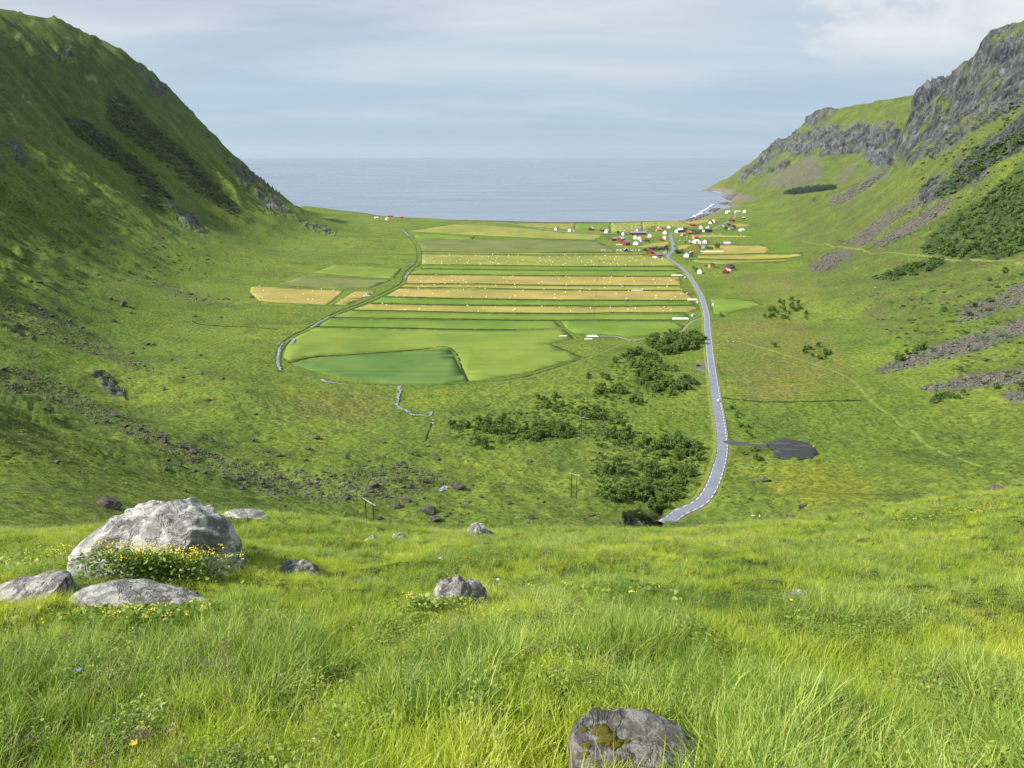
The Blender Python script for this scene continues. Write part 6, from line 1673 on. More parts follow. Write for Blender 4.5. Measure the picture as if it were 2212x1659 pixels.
def wires(A, B, i):
    for k in range(3):
        a, b_ = A[k], B[k]; pts = []
        for j in range(13):
            t = j / 12; p = a.lerp(b_, t); p.z -= 4 * t * (1 - t) * (a - b_).length * 0.02; pts.append(p)
        me = tube_me('power_cable', pts, [0.022] * 13, M_WIRE, 4)
        add_obj('power_cable', me, label=f'thin dark power cable strung over the valley, {("left", "middle", "right")[k]} strand, span {("nearest", "second", "third", "fourth", "fifth", "sixth", "last")[i]}', cat='cable', group='power cables')
for i in range(len(CHAIN) - 1): wires(CHAIN[i], CHAIN[i + 1], i)
# ------------------------------------------------------------------ fences
M_POST = plain_mat('fence_wood', (0.20, 0.17, 0.13), 0.9, 0.3, 2)
def fence(pts, lab, gap=4.0, n=60):
    P = px_path(pts, gap)[:n]; z = zline(P)
    root = empty('fence', (P[0][0], P[0][1], z[0]), 0, lab, 'fence'); o = np.array((P[0][0], P[0][1], z[0]))
    pm = box_mesh('post', 0.14, 0.14, 1.5, M_POST, -0.2)
    for p, zz in zip(P, z): add_obj('post', pm, parent=root, loc=tuple(np.array((p[0], p[1], zz)) - o))
    for h in (0.6, 1.1): add_obj('wire', tube_me('wire', [np.array((p[0], p[1], zz + h)) - o for p, zz in zip(P, z)], [0.012] * len(P), M_WIRE, 3), parent=root)
fence([(636,783),(696,771.5),(800,764),(890,758),(974,754)], 'wire fence along the top of the blue-green field')
fence([(1010,830),(1090,826),(1152,815),(1205,800),(1262,780),(1330,752)], 'wire fence beside the farm track', 4.5)
fence([(620,800),(666,806),(740,825),(857,836),(958,837)], 'wire fence below the blue-green field', 4.0)
# ------------------------------------------------------------------ sheep
M_WOOL = plain_mat('wool', (0.62, 0.57, 0.48), 0.95, 0.1, 6, 0.1); M_FACE = paint('sheep_face', (0.55, 0.48, 0.40), 0.8)
def sheep_mesh():
    """one continuous body: trunk, neck, head and four legs grown from a skeleton"""
    me = bpy.data.meshes.new('sheep')
    J = [((0, 0, .62), .24), ((-.32, 0, .64), .24), ((-.52, 0, .62), .15), ((.32, 0, .64), .22), ((.52, 0, .74), .13), ((.66, 0, .70), .10), ((.82, 0, .58), .065),
         ((-.38, .13, .42), .09), ((-.42, .13, .22), .045), ((-.38, .13, .0), .035), ((-.38, -.13, .42), .09), ((-.42, -.13, .22), .045), ((-.38, -.13, .0), .035),
         ((.32, .12, .42), .08), ((.34, .12, .22), .042), ((.32, .12, .0), .035), ((.32, -.12, .42), .08), ((.34, -.12, .22), .042), ((.32, -.12, .0), .035), ((.66, .16, .72), .03), ((.66, -.16, .72), .03), ((-.62, 0, .5), .05)]
    E = [(0, 1), (1, 2), (0, 3), (3, 4), (4, 5), (5, 6), (1, 7), (7, 8), (8, 9), (1, 10), (10, 11), (11, 12), (3, 13), (13, 14), (14, 15), (3, 16), (16, 17), (17, 18), (5, 19), (5, 20), (2, 21)]
    me.from_pydata([j[0] for j in J], E, [])
    o = bpy.data.objects.new('tmp', me); col.objects.link(o)
    md = o.modifiers.new('skin', 'SKIN'); o.modifiers.new('sub', 'SUBSURF').levels = 1
    for v, j in zip(me.skin_vertices[0].data, J): v.radius = (j[1], j[1])
    me.skin_vertices[0].data[0].use_root = True
    dg = bpy.context.evaluated_depsgraph_get(); dg.update()
    m2 = bpy.data.meshes.new_from_object(o.evaluated_get(dg)); m2.name = 'sheep'
    bpy.data.objects.remove(o, do_unlink=True); m2.materials.clear(); m2.materials.append(M_WOOL); smooth_shade(m2)
    return m2
SHEEP = sheep_mesh()
for x, y, rz, lab in ((1626.5,1117,3.2,'pale sheep grazing in side view on the near slope'),(1640.5,1117.5,1.3,'pale sheep facing away beside the grazing one'),(936,909,0.3,'white sheep by the brook, upper of two'),(935,916,2.4,'white sheep by the brook, lower of two'),(1573,738,0.5,'white sheep right of the road, left of two'),(1584,739.5,2.8,'white sheep right of the road, right of two'),
                 (1842,636,0.2,'white sheep high on the right hillside'),(1890,622,2.0,'white sheep highest of those on the right hillside'),(1797,658,1.0,'white sheep lowest of those on the right hillside'),(1453,895,1.0,'white sheep in the scrub clearing')):
    l, _ = hit(x, y)
    o = add_obj('sheep', SHEEP, label=lab, cat='sheep', group='sheep grazing in the valley', loc=(l.x, l.y, l.z + 0.02), rot=(0, 0, rz)); o.scale = (1.15, 1.15, 1.15)
# ------------------------------------------------------------------ barrier at the mouth of the tunnel
a, _ = hit(1433, 1127); b_, _ = hit(1464, 1101)
d = b_ - a; ln = d.length
root = empty('barrier', tuple(a), math.atan2(d.y, d.x), 'pale steel barrier on a low wall beside the rock cutting', 'barrier')
tl = math.atan2(d.z, math.hypot(d.x, d.y))
q = add_obj('rail', box_mesh('rail', ln, 0.22, 0.35, M_STEEL, 1.0), parent=root, loc=(ln / 2 * math.cos(tl), 0, ln / 2 * math.sin(tl)), rot=(0, -tl, 0))
pm = box_mesh('post', 0.15, 0.15, 1.4, M_STEEL, -0.2)
for i in range(8): add_obj('post', pm, parent=root, loc=(ln * (i + .5) / 8 * math.cos(tl), 0.0, ln * (i + .5) / 8 * math.sin(tl)))
# ------------------------------------------------------------------ rocks of the foreground, each shaped along its own outline
def lichen_rock_mat(name, base, pale, dark, warm, scale=1.0, dark_f=0.4):
    m, nt, b = mat_new(name)
    tcn = nt.nodes.new('ShaderNodeTexCoord'); co = tcn.outputs['Object']
    n1 = n_noise(nt, 1.1 * scale, 8, 0.66, co, dist=0.5); n2 = n_noise(nt, 4.5 * scale, 8, 0.68, co, dist=0.4); n3 = n_noise(nt, 16 * scale, 6, 0.62, co); n4 = n_noise(nt, 60 * scale, 3, 0.6, co)
    c = n_mix(nt, n_range(nt, n1, 0.35, 0.65), dark, base)
    c = n_mix(nt, n_range(nt, n2, 0.46, 0.58, 0, 0.75), c, pale)
    c = n_mix(nt, n_range(nt, n_noise(nt, 2.7 * scale, 6, 0.6, co, (1, 1, 1.4)), 0.56, 0.66, 0, 0.5), c, warm)
    c = n_mix(nt, n_range(nt, n3, 0.54, 0.66, 0, dark_f), c, dark)
    vo = nt.nodes.new('ShaderNodeTexVoronoi'); vo.inputs['Scale'].default_value = 7 * scale; nt.links.new(co, vo.inputs['Vector'])
    c = n_mix(nt, n_math(nt, 'MULTIPLY', n_range(nt, vo.outputs['Distance'], 0.28, 0.12), n_range(nt, n2, 0.5, 0.6, 0, 0.55)), c, tuple(min(1, x * 1.15) for x in pale))
    c = n_mix(nt, n_range(nt, n4, 0.5, 0.72, 0, 0.35), c, n_mix(nt, 1.0, c, (0.6, 0.6, 0.6), 'MULTIPLY'))
    nt.links.new(c, b.inputs['Base Color'])
    cr = n_math(nt, 'ABSOLUTE', n_math(nt, 'SUBTRACT', n_noise(nt, 1.7 * scale, 5, 0.6, co, (1, 1, 1.8), dist=0.8), 0.5))
    h = n_math(nt, 'ADD', n_math(nt, 'MULTIPLY', n2, 0.5), n_math(nt, 'ADD', n_math(nt, 'MULTIPLY', n3, 0.22), n_math(nt, 'MULTIPLY', n4, 0.05)))
    h = n_math(nt, 'ADD', h, n_range(nt, cr, 0.0, 0.035, -0.25, 0.0))
    nt.links.new(n_bump(nt, h, 0.85, 0.12 / scale), b.inputs['Normal'])
    set_in(b, Roughness=0.92, Specular_IOR_Level=0.2)
    return m
M_PALE = lichen_rock_mat('pale_lichen_rock', (0.33, 0.325, 0.31), (0.56, 0.56, 0.53), (0.13, 0.125, 0.12), (0.36, 0.34, 0.25))
M_GREY = lichen_rock_mat('grey_schist', (0.24, 0.235, 0.23), (0.46, 0.46, 0.44), (0.085, 0.08, 0.075), (0.30, 0.25, 0.18), 1.6, 0.6)
M_DARKR = lichen_rock_mat('dark_mossy_rock', (0.115, 0.11, 0.105), (0.27, 0.265, 0.25), (0.045, 0.042, 0.04), (0.15, 0.13, 0.10), 2.4, 0.6)
M_MOSS = plain_mat('moss', (0.13, 0.115, 0.02), 0.95, 0.4, 14, 0.1, bump=0.5)
ROCK_FOOT = []
def outline_rock(pts, base_py, depth_ratio, mat, lab, seed, y=None, name='boulder', lean=0.0, rough=0.05, nu=72, nv=40, sharp=0.55, facet=0.10, sink=0.35, cuts=()):
    """pts: outline of the top in frame coordinates; the body is built round it at the rock's own distance"""
    cxp = (pts[0][0] + pts[-1][0]) / 2
    if y is None:
        l, _ = hit(cxp, base_py); 
    else:
        p = at_y(cxp, base_py, y); l = Vector(p); l.z = gz(l.x, l.y)
    dep = (l - CAM).dot(Vector((0, cp, -sp))); k = dep / FW
    cen = at_y(cxp, base_py, l.y)
    px = np.array([p[0] for p in pts], float); py = np.array([p[1] for p in pts], float)
    py = py + 0.10 * (base_py - py)
    Wp = (px[-1] - px[0]) * k; dy = Wp * depth_ratio
    RD = np.array([at_y(a, b_, l.y + dy * 0.55) for a, b_ in zip(px, py)])     # the crest of the rock, half its depth behind its foot
    wx = RD[:, 0] - l.x; hz = RD[:, 2] - cen[2]
    W = wx[-1] - wx[0]
    u = 0.5 - 0.5 * np.cos(np.linspace(0, math.pi, nu)); xs = wx[0] + u * W
    top = np.interp(xs, wx, hz)
    hd = dy * np.clip(4 * u * (1 - u), 0, 1) ** 0.38 + 0.01
    v = np.linspace(0, math.pi, nv)
    cv = -np.cos(v); sv = np.sin(v)
    Y_ = np.sign(cv)[None] * (np.abs(cv)[None] ** 0.8) * hd[:, None] + dy * 0.55 + lean * top[:, None] * sv[None]
    drop_ = np.linspace(0, 1, nv)[None] * -0.42 * dy * 2     # the ground falls away behind
    Z_ = -sink + drop_ + (np.maximum(top[:, None] - drop_ * 0.5, 0.02) * 1.0 + sink - drop_ * 0.5) * (sv[None] ** sharp)
    X_ = np.repeat(xs[:, None], nv, 1)
    V = np.stack([X_, Y_, Z_], -1).reshape(-1, 3)
    sz = W
    q = V / sz
    f1 = fbm(q[:, 0] * 4 + seed, q[:, 1] * 4 + q[:, 2] * 5, 4, seed % 60); f2 = ridged(q[:, 0] * 3 + q[:, 1] * 2 + seed, q[:, 2] * 6 - q[:, 1] * 2, 3, seed % 60 + 3)
    f3 = fbm(q[:, 0] * 16, q[:, 1] * 16 + q[:, 2] * 14, 3, seed % 60 + 6)
    c = np.array((0, dy * 0.55, 0)); D = V - c; D /= np.linalg.norm(D, axis=1, keepdims=True) + 1e-6
    fade = np.minimum(1, np.repeat(np.clip(8 * u * (1 - u), 0, 1), nv))
    V = V + D * (sz * (rough * f1 + facet * 0.22 * (f2 - 0.8) + 0.012 * f3) * fade)[:, None]
    # flatten into facets
    r_ = np.random.default_rng(seed)
    for i in range(9):
        d = r_.normal(size=3); d[2] = abs(d[2]) * 0.6; d[1] = -abs(d[1]) if i % 2 else d[1]; d /= np.linalg.norm(d)
        t = V @ d; o = np.quantile(t, 0.975)
        V = V - np.outer(np.maximum(t - o, 0) * 0.7, d)
    for d, qn in cuts:
        d = np.array(d, float); d /= np.linalg.norm(d); t = V @ d; o = np.quantile(t, qn)
        V = V - np.outer(np.maximum(t - o, 0) * 0.93, d)
    f4 = fbm(V[:, 0] / sz * 9 + seed, V[:, 1] / sz * 9 + V[:, 2] / sz * 11, 4, 17)
    V = V + D * (sz * 0.011 * f4 * fade)[:, None]
    ix = np.arange(nu * nv).reshape(nu, nv)
    F = np.stack([ix[:-1, :-1], ix[1:, :-1], ix[1:, 1:], ix[:-1, 1:]], -1).reshape(-1, 4)
    F = np.concatenate([F, np.stack([ix[:-1, 0], ix[:-1, -1], ix[1:, -1], ix[1:, 0]], -1)])
    me = mesh_np(name, V, F)
    bm = bmesh.new(); bm.from_mesh(me); bmesh.ops.recalc_face_normals(bm, faces=bm.faces); bm.to_mesh(me); bm.free()
    smooth_shade(me)
    o = add_obj(name, me, mat, label=lab, cat='boulder', loc=(l.x, l.y, cen[2]))
    ROCK_FOOT.append((l.x, l.y + dy * 0.55, W / 2, dy))
    return o
BIG = outline_rock([(158,1182),(175,1160),(205,1138),(250,1114),(300,1094),(335,1084),(365,1088),(395,1091),(430,1093),(455,1104),(475,1118),(492,1140),(508,1165),(516,1195),(520,1236)], 1242, 0.36, M_PALE, 'largest pale grey lichen-covered boulder on the brow', 11, sharp=0.42, rough=0.03, nu=130, nv=70, cuts=(((0.75, -0.62, 0.12), 0.90), ((-0.15, -0.70, 0.70), 0.86), ((-0.5, -0.2, 0.85), 0.93)))
outline_rock([(-30,1290),(0,1268),(35,1258),(80,1250),(125,1245),(155,1240),(161,1254),(150,1282)], 1300, 0.45, M_GREY, 'broken grey slab cut by the left edge of the picture', 12, sharp=0.35, nu=110, nv=60, cuts=(((-0.1, -0.4, 0.9), 0.82), ((0.9, -0.4, 0.0), 0.93)))
outline_rock([(140,1300),(152,1284),(175,1274),(215,1271),(270,1275),(330,1284),(390,1296),(450,1310)], 1314, 0.30, M_GREY, 'long low grey slab with a tapering right end', 13, sharp=0.35, nu=110, nv=60, cuts=(((0.1, -0.35, 0.93), 0.8),))
outline_rock([(582,1243),(592,1226),(615,1216),(650,1213),(680,1219),(692,1238)], 1244, 0.35, M_GREY, 'small flat-topped grey rock right of the largest boulder', 14, sharp=0.4)
outline_rock([(932,1282),(945,1262),(968,1249),(990,1238),(1002,1246),(1012,1254),(1032,1256),(1048,1272),(1056,1296),(1062,1322)], 1318, 0.38, M_GREY, 'pointed grey rock with a notched top in mid-meadow', 15, rough=0.05, facet=0.2, nu=110, nv=60, cuts=(((0.6, -0.7, 0.4), 0.88), ((-0.5, -0.6, 0.6), 0.88)))
DARK = outline_rock([(1222,1700),(1234,1600),(1242,1564),(1290,1560),(1345,1566),(1400,1572),(1460,1592),(1512,1622),(1560,1690)], 1700, 0.42, M_DARKR, 'dark mossy rock at the bottom edge of the picture', 16, sharp=0.28, rough=0.015, facet=0.03, nu=110, nv=60, cuts=(((0.12, -0.25, 0.95), 0.72), ((-0.2, -0.9, 0.3), 0.9)))
outline_rock([(1690,1294),(1705,1282),(1730,1276),(1752,1280),(1764,1292)], 1294, 0.4, M_GREY, 'small grey stone half sunk in the right meadow', 17)
outline_rock([(1004,1160),(1012,1145),(1020,1131),(1030,1128),(1044,1138),(1052,1148),(1070,1158)], 1160, 0.5, M_PALE, 'white peaked rock on the skyline of the brow', 18, facet=0.2)
outline_rock([(842,1167),(850,1154),(862,1150),(874,1157),(884,1167)], 1168, 0.5, M_PALE, 'rounded white rock on the skyline of the brow', 19)
outline_rock([(786,1170),(796,1160),(808,1156),(820,1166)], 1171, 0.5, M_PALE, 'low white rock under the nearest power pole', 20)
outline_rock([(472,1116),(490,1109),(520,1107),(550,1110),(578,1118)], 1120, 0.4, M_PALE, 'flat white rock just behind the largest boulder', 21, sink=0.02)
# moss cushions on the dark rock
def moss_pads(rock, spots):
    bv = BVHTree.FromPolygons([rock.matrix_basis @ v.co for v in rock.data.vertices], [p.vertices[:] for p in rock.data.polygons])
    for i, (px, py, s) in enumerate(spots):
        d = Vector(ray(px, py)).normalized(); loc, nr, _, _ = bv.ray_cast(CAM, d)
        if loc is None: continue
        bm = bmesh.new(); bmesh.ops.create_icosphere(bm, subdivisions=3, radius=1)
        for v in bm.verts:
            w = fbm(np.array([v.co.x * 2.5 + i]), np.array([v.co.y * 2.5 + v.co.z]), 3, 33)[0]
            v.co *= 1 + 0.45 * w; v.co.z *= 0.28
        me = bpy.data.meshes.new('moss'); bm.to_mesh(me); bm.free(); smooth_shade(me)
        o = add_obj('moss', me, M_MOSS, parent=rock)
        o.rotation_euler = nr.to_track_quat('Z', 'Y').to_euler(); o.location = loc - rock.location; o.scale = (s, s * 0.7, s * 0.6)
moss_pads(DARK, [(1298,1580,0.045), (1312,1594,0.05), (1330,1606,0.035), (1262,1576,0.02), (1266,1610,0.02), (1264,1630,0.022), (1355,1600,0.02)])

# ------------------------------------------------------------------ meadow grass
def grass_mat(name, dark, mid, pale, trans=0.42):
    m, nt, b = mat_new(name)
    at = nt.nodes.new('ShaderNodeAttribute'); at.attribute_name = 'tint'
    oi = nt.nodes.new('ShaderNodeObjectInfo')
    pos = geo_pos(nt)
    n = n_noise(nt, 0.55, 4, 0.55, pos)
    f = n_math(nt, 'ADD', n_math(nt, 'MULTIPLY', at.outputs['Fac'], 0.72), n_math(nt, 'ADD', n_math(nt, 'MULTIPLY', oi.outputs['Random'], 0.25), n_math(nt, 'MULTIPLY', n_range(nt, n, 0.3, 0.7), 0.46)), True)
    c = n_mix(nt, n_range(nt, f, 0.0, 0.6), dark, mid); c = n_mix(nt, n_range(nt, f, 0.6, 1.1), c, pale)
    nt.links.new(c, b.inputs['Base Color']); set_in(b, Roughness=0.5, Specular_IOR_Level=0.35)
    tr = nt.nodes.new('ShaderNodeBsdfTranslucent'); nt.links.new(n_mix(nt, 1.0, c, (1.15, 1.2, 0.6), 'MULTIPLY'), tr.inputs[0])
    ms = nt.nodes.new('ShaderNodeMixShader'); ms.inputs[0].default_value = trans
    out = [x for x in nt.nodes if x.type == 'OUTPUT_MATERIAL'][0]
    nt.links.new(b.outputs[0], ms.inputs[1]); nt.links.new(tr.outputs[0], ms.inputs[2]); nt.links.new(ms.outputs[0], out.inputs[0])
    return m
M_GRASS = grass_mat('meadow_grass', (0.105, 0.190, 0.016), (0.345, 0.450, 0.036), (0.640, 0.670, 0.115))
M_LONG = grass_mat('long_grass', (0.050, 0.120, 0.014), (0.175, 0.300, 0.034), (0.520, 0.600, 0.150))
M_DRY = grass_mat('dry_stems', (0.26, 0.21, 0.10), (0.36, 0.30, 0.15), (0.48, 0.42, 0.24), 0.25)
M_SEED = grass_mat('seed_heads', (0.070, 0.045, 0.035), (0.135, 0.090, 0.070), (0.25, 0.19, 0.14), 0.15)
M_FORB = grass_mat('herb_leaves', (0.070, 0.140, 0.022), (0.150, 0.250, 0.036), (0.34, 0.40, 0.07), 0.35)
TUFT_COL = bpy.data.collections.new('tufts')
def blade(V, F, T, r_, root, az_, h, bend, w, tint, seg=3):
    n0 = len(V); d = np.array((math.cos(az_), math.sin(az_))); s = np.array((-d[1], d[0]))
    for i in range(seg + 1):
        t = i / seg
        o = d * bend * h * t ** 1.8; z = h * (t - 0.35 * bend * t * t)
        ww = w * (1 - t) ** 0.7 if i < seg else 0
        p = root + o
        if i < seg:
            V.append((p[0] - s[0] * ww / 2, p[1] - s[1] * ww / 2, z)); V.append((p[0] + s[0] * ww / 2, p[1] + s[1] * ww / 2, z)); T += [tint, tint]
        else: V.append((p[0], p[1], z)); T.append(tint)
    for i in range(seg - 1): a = n0 + 2 * i; F.append((a, a + 1, a + 3, a + 2))
    a = n0 + 2 * (seg - 1); F.append((a, a + 1, a + 2))
def tuft(name, mats, fn, seed):
    r_ = np.random.default_rng(seed); V, F, T, MI = [], [], [], []
    fn(r_, V, F, T, MI)
    me = bpy.data.meshes.new(name); me.from_pydata([tuple(v) for v in V], [], F); me.update()
    a = me.attributes.new('tint', 'FLOAT', 'POINT'); a.data.foreach_set('value', np.array(T, np.float32))
    for m in mats: me.materials.append(m)
    if MI: me.polygons.foreach_set('material_index', np.array(MI, np.int32))
    smooth_shade(me)
    o = bpy.data.objects.new(name, me); TUFT_COL.objects.link(o); return o
def fn_fine(n, h0, h1, rad, w, bend):
    def f(r_, V, F, T, MI):
        for i in range(n):
            a = r_.uniform(0, 6.28); q = rad * math.sqrt(r_.random()); root = np.array((math.cos(a), math.sin(a))) * q
            k = len(F)
            blade(V, F, T, r_, root, a + r_.normal(0, 0.9), r_.uniform(h0, h1), abs(r_.normal(bend, 0.25)), w * r_.uniform(0.7, 1.3), r_.random())
            MI += [0] * (len(F) - k)
    return f
def fn_stems(n, h0, h1, head, hl):
    def f(r_, V, F, T, MI):
        for i in range(n):
            a = r_.uniform(0, 6.28); root = np.array((math.cos(a), math.sin(a))) * 0.10 * r_.random(); h = r_.uniform(h0, h1); az_ = r_.uniform(-0.9, 0.9); b_ = r_.uniform(0.1, 0.45); t0 = r_.random()
            k = len(F); blade(V, F, T, r_, root, az_, h, b_, 0.0028, t0, 4); MI += [0] * (len(F) - k)
            d = np.array((math.cos(az_), math.sin(az_)))
            tip = np.array((*(root + d * b_ * h), h * (1 - 0.35 * b_)))
            k = len(F)
            for j in range(head):           # drooping panicle of little spikelets
                t = j / head; p = tip + np.array((d[0], d[1], 0.15 - 0.9 * t * hl[1])) * hl[0] * t + r_.normal(0, 0.004, 3)
                Rm = rand_rot(r_); s_ = 0.0055 * (1.2 - 0.6 * t)
                q = np.array([(-1.3, 0, 0), (0, -0.4, 0.1), (1.3, 0, 0), (0, 0.4, -0.1)]) * s_ @ Rm.T + p
                n0 = len(V); V += list(q); T += [r_.random()] * 4; F.append((n0, n0 + 1, n0 + 2, n0 + 3))
            MI += [1] * (len(F) - k)
    return f
def fn_forb(n):
    def f(r_, V, F, T, MI):
        for i in range(n):
            a = r_.uniform(0, 6.28); q = 0.13 * math.sqrt(r_.random()); c = np.array((math.cos(a) * q, math.sin(a) * q, r_.uniform(0.03, 0.15)))
            Rm = rand_rot(r_); Rm = Rm * 0.35 + np.eye(3) * 0.65; s_ = r_.uniform(0.006, 0.015)
            pts = [np.array((math.cos(2 * math.pi * k / 6) * s_ * (1.25 if k == 0 else 1), math.sin(2 * math.pi * k / 6) * s_ * 0.85, 0.004 * (k % 2))) @ Rm.T + c for k in range(6)]
            n0 = len(V); V += pts; T += [r_.random()] * 6; F.append(tuple(range(n0, n0 + 6))); MI.append(0)
    return f
KINDS = [('tuft_a0', [M_GRASS], fn_fine(58, .10, .26, .14, .0064, .45)), ('tuft_a1', [M_GRASS], fn_fine(50, .12, .30, .15, .0064, .5)), ('tuft_a2', [M_GRASS], fn_fine(80, .07, .18, .14, .005, .4)),
         ('tuft_b0', [M_LONG], fn_fine(44, .16, .38, .12, .0085, .55)), ('tuft_b1', [M_LONG], fn_fine(36, .20, .44, .11, .0085, .65)),
         ('tuft_c0', [M_DRY, M_DRY], fn_stems(9, .25, .50, 14, (0.10, 0.3))), ('tuft_d0', [M_LONG, M_SEED], fn_stems(7, .30, .55, 26, (0.13, 1.0))), ('tuft_d1', [M_DRY, M_SEED], fn_stems(6, .26, .46, 22, (0.10, 0.7))),
         ('tuft_e0', [M_FORB], fn_forb(130)), ('tuft_e1', [M_FORB, M_FORB], fn_forb(100)), ('tuft_f0', [M_DRY], fn_fine(22, .16, .40, .14, .0035, .35))]
for i, (nm, mt, fn) in enumerate(KINDS): tuft(nm, mt, fn, 700 + i)
def meadow():
    r_ = np.random.default_rng(77)
    P, ROT, SC, KD = [], [], [], []
    for r0, r1, dens in ((1.5, 4.5, 170), (4.5, 7, 190), (7, 12, 150), (12, 18, 95), (18, 27, 52), (27, 40, 14)):
        n = int(0.80 * (r1 * r1 - r0 * r0) * dens)
        rr = np.sqrt(r_.uniform(r0 * r0, r1 * r1, n)); aa = r_.uniform(-0.80, 0.80, n)
        x = rr * np.sin(aa); y = rr * np.cos(aa)
        keep = np.ones(n, bool)
        for fx, fy, wx, dy in ROCK_FOOT: keep &= ((x - fx) / (wx * 0.9)) ** 2 + ((y - fy) / (dy * 0.9)) ** 2 > 1
        x, y, rr = x[keep], y[keep], rr[keep]; n = len(x)
        a = fbm(x * 0.55, y * 0.55, 3, 81); b_ = fbm(x * 0.9 + 20, y * 0.9, 3, 82); c = fbm(x * 0.4 - 8, y * 0.4, 2, 83); u = r_.random(n)
        k = np.where(u < 0.36, 0, np.where(u < 0.68, 1, 2))
        nearf = np.clip((9 - rr) / 6, 0, 1)
        k = np.where((a > 0.10 - 0.20 * nearf) & (r_.random(n) < 0.5 + 0.3 * nearf), np.where(r_.random(n) < 0.55, 3, 4), k)
        k = np.where((b_ > 0.14) & (r_.random(n) < 0.4), np.where(r_.random(n) < 0.6, 8, 9), k)
        k = np.where(r_.random(n) < np.where(rr > 9, 0.03, 0.03), 5, k)
        k = np.where(r_.random(n) < 0.06, 10, k)
        k = np.where((c > 0.12) & (r_.random(n) < 0.02 + 0.03 * nearf), 7, k)
        k = np.where(((x > 1.2) & (y < 5.6) & (c > -0.15) | ((x < -1.3) & (y < 5.5))) & (c > 0.05) & (r_.random(n) < 0.05), 6, k)
        sc = r_.uniform(0.75, 1.25, n) * (1 + 0.30 * fbm(x * 0.8, y * 0.8, 2, 84)) * (0.40 + 0.46 * np.clip((7.0 - rr) / 4.5, 0, 1)) * np.where(rr > 12, 1.15, 1.0) * np.where((k == 8) | (k == 9), 1.4, np.where((k == 5) & (rr > 9), 1.5, 1.0))
        for i in range(n):
            P.append((x[i], y[i], gz(x[i], y[i]) - 0.015))
        ROT.append(np.stack([r_.normal(0, 0.22, n), r_.normal(0.03, 0.22, n), r_.uniform(0, 6.28, n)], -1)); SC.append(sc); KD.append(k)
    me = bpy.data.meshes.new('meadow_grass'); me.from_pydata(P, [], []); me.update()
    R_ = np.concatenate(ROT).astype(np.float32); S_ = np.concatenate(SC).astype(np.float32); K_ = np.concatenate(KD).astype(np.int32)
    a = me.attributes.new('rot', 'FLOAT_VECTOR', 'POINT'); a.data.foreach_set('vector', R_.ravel())
    a = me.attributes.new('scl', 'FLOAT', 'POINT'); a.data.foreach_set('value', S_)
    a = me.attributes.new('knd', 'INT', 'POINT'); a.data.foreach_set('value', K_)
    o = add_obj('meadow_grass', me, kind='stuff', label='long uncut meadow grass covering the foreground slope', cat='grass')
    ng = bpy.data.node_groups.new('scatter_tufts', 'GeometryNodeTree')
    ng.interface.new_socket('Geometry', in_out='INPUT', socket_type='NodeSocketGeometry'); ng.interface.new_socket('Geometry', in_out='OUTPUT', socket_type='NodeSocketGeometry')
    N, L = ng.nodes, ng.links
    gi, go = N.new('NodeGroupInput'), N.new('NodeGroupOutput')
    ci = N.new('GeometryNodeCollectionInfo'); ci.inputs['Collection'].default_value = TUFT_COL; ci.inputs['Separate Children'].default_value = True; ci.inputs['Reset Children'].default_value = True
    ip = N.new('GeometryNodeInstanceOnPoints'); ip.inputs['Pick Instance'].default_value = True
    def attr(nm, ty):
        q = N.new('GeometryNodeInputNamedAttribute'); q.data_type = ty; q.inputs['Name'].default_value = nm
        return [s for s in q.outputs if s.enabled and s.name == 'Attribute'][0]
    L.new(gi.outputs[0], ip.inputs['Points']); L.new(ci.outputs[0], ip.inputs['Instance'])
    L.new(attr('knd', 'INT'), ip.inputs['Instance Index'])
    er = N.new('FunctionNodeEulerToRotation'); L.new(attr('rot', 'FLOAT_VECTOR'), er.inputs[0]); L.new(er.outputs[0], ip.inputs['Rotation'])
    L.new(attr('scl', 'FLOAT'), ip.inputs['Scale']); L.new(ip.outputs[0], go.inputs[0])
    md = o.modifiers.new('tufts', 'NODES'); md.node_group = ng
    print('tufts', len(P))
meadow()
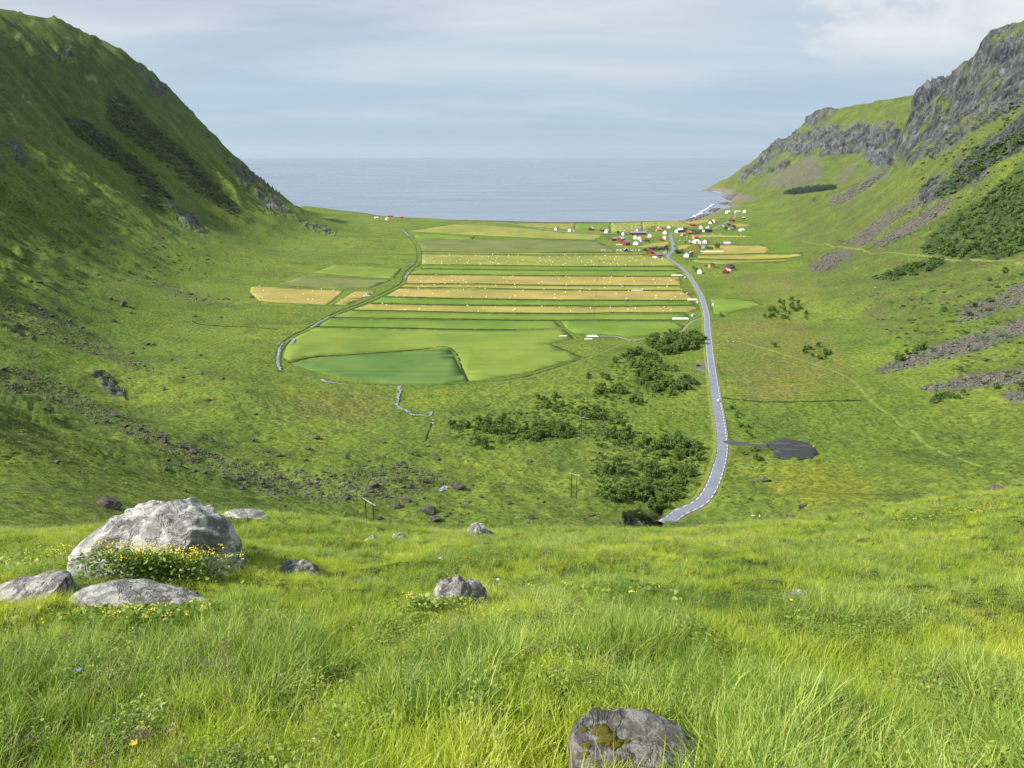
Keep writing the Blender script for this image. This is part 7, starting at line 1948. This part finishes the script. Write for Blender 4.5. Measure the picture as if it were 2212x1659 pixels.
# ------------------------------------------------------------------ flowering herbs on the mound and single flowers
M_YFL = plain_mat('yellow_flowers', (0.62, 0.55, 0.06), 0.8, 0.25, 8)
def herb(px, py, spread, n, nf, lab, seed, y=None, tall=0.32):
    r_ = np.random.default_rng(seed)
    l, _ = hit(px, py)
    if y is not None:
        p = at_y(px, py, y); l = Vector(p); l.z = gz(l.x, l.y)
    root = empty('flowering_herb', tuple(l), 0, lab, 'plant')
    V, F, T = [], [], []
    def P_():
        x = r_.normal(0, spread[0] * 0.5); yy = r_.normal(0, spread[1] * 0.5)
        return np.array((x, yy, gz(l.x + x, l.y + yy) - l.z))
    for i in range(n):
        c = P_() + np.array((0, 0, tall * r_.random() ** 0.7 * max(0.15, 1 - 0.0)))
        Rm = rand_rot(r_) * 0.5 + np.eye(3) * 0.5; s_ = r_.uniform(0.014, 0.034)
        n0 = len(V); V += [tuple(np.array((math.cos(2 * math.pi * k / 6) * s_, math.sin(2 * math.pi * k / 6) * s_ * 0.9, 0.003 * (k % 2))) @ Rm.T + c) for k in range(6)]
        T += [r_.random()] * 6; F.append(tuple(range(n0, n0 + 6)))
    me = bpy.data.meshes.new('leaves'); me.from_pydata(V, [], F); me.update()
    a = me.attributes.new('tint', 'FLOAT', 'POINT'); a.data.foreach_set('value', np.array(T, np.float32)); add_obj('leaves', me, M_FORB, parent=root)
    V, F = [], []
    for i in range(nf):
        c = P_() + np.array((0, 0, tall * r_.uniform(0.75, 1.25)))
        for j in range(9):
            p = c + r_.normal(0, 0.02, 3); Rm = rand_rot(r_); n0 = len(V)
            V += [tuple(np.array(q) * 0.0065 @ Rm.T + p) for q in ((-1, -1, 0), (1, -1, 0), (1, 1, 0.2), (-1, 1, 0))]; F.append((n0, n0 + 1, n0 + 2, n0 + 3))
    add_obj('flowers', pyd('flowers', V, F, M_YFL), parent=root)
herb(340, 1262, (0.70, 0.20), 3400, 150, 'mound of yellow-flowered herbs against the largest boulder', 31, tall=0.38)
herb(110, 1215, (0.8, 0.5), 900, 46, 'patch of yellow-flowered herbs left of the largest boulder', 32, tall=0.14)
herb(300, 1345, (0.9, 0.25), 1800, 26, 'low leafy herbs in front of the long grey slab', 33, tall=0.13)
herb(935, 1330, (0.35, 0.2), 700, 3, 'dark leafy herbs at the foot of the pointed rock', 34, tall=0.18)
herb(2010, 1120, (1.4, 0.7), 900, 4, 'dark leafy patch on the right swell of the brow', 35, tall=0.16)
herb(1330, 1290, (0.8, 0.5), 800, 4, 'dark leafy patch right of the pointed rock', 36, tall=0.14)
def flower(px, py, colr, lab, rad, petals):
    l, _ = hit(px, py + 14)
    h = 0.16
    root = empty('flower', tuple(l), random.random() * 6, lab, 'flower')
    add_obj('stem', tube_me('stem', [(0, 0, 0), (0.006, 0, h * 0.6), (0.0, 0, h)], [0.0016, 0.0014, 0.0012], M_FORB, 5), parent=root)
    V, F = [], []
    for k in range(petals):
        a = 2 * math.pi * k / petals; n0 = len(V)
        for t, w, z in ((0, 0.15, 0), (0.5, 0.55, 0.15), (1, 0.35, 0.5)):
            for sgn in (-1, 1): V.append((math.cos(a) * t * rad - math.sin(a) * sgn * w * rad * 0.7, math.sin(a) * t * rad + math.cos(a) * sgn * w * rad * 0.7, h + z * rad * 0.6))
        F += [(n0, n0 + 1, n0 + 3, n0 + 2), (n0 + 2, n0 + 3, n0 + 5, n0 + 4)]
    add_obj('petals', pyd('petals', V, F, paint('petal_' + lab[:8].replace(' ', '_'), colr, 0.6)), parent=root)
flower(300, 1650, (0.80, 0.56, 0.02), 'yellow buttercup at the bottom left edge', 0.020, 5)
flower(178, 1482, (0.20, 0.24, 0.62), 'blue harebell in the left foreground grass', 0.020, 5)
flower(1705, 1316, (0.80, 0.50, 0.03), 'orange-yellow flower beside the sunk grey stone', 0.016, 5)
flower(950, 1215, (0.35, 0.38, 0.72), 'pale blue harebell above the pointed rock', 0.02, 5)
flower(1075, 1268, (0.45, 0.45, 0.75), 'pale lilac flower right of the pointed rock', 0.02, 5)
# ------------------------------------------------------------------ the air: thin even haze from the brow to the horizon
def haze():
    x, y0, y1, z0, z1 = 60000.0, -3000.0, 60000.0, -230.0, 640.0
    V = [(-x, y0, z0), (x, y0, z0), (x, y1, z0), (-x, y1, z0), (-x, y0, z1), (x, y0, z1), (x, y1, z1), (-x, y1, z1)]
    F = [(3, 2, 1, 0), (4, 5, 6, 7), (0, 1, 5, 4), (1, 2, 6, 5), (2, 3, 7, 6), (3, 0, 4, 7)]
    m = bpy.data.materials.new('haze'); m.use_nodes = True; nt = m.node_tree; nt.nodes.clear()
    out = nt.nodes.new('ShaderNodeOutputMaterial'); pv = nt.nodes.new('ShaderNodeVolumePrincipled')
    pv.inputs['Color'].default_value = (0.80, 0.88, 1.0, 1); pv.inputs['Density'].default_value = 1.1e-5; pv.inputs['Anisotropy'].default_value = 0.2
    nt.links.new(pv.outputs[0], out.inputs['Volume'])
    me = bpy.data.meshes.new('haze'); me.from_pydata(V, [], F); me.update(); me.materials.append(m)
    o = bpy.data.objects.new('haze', me); col.objects.link(o); o['kind'] = 'stuff'; o['label'] = 'thin blue haze over the valley and sea'
haze()
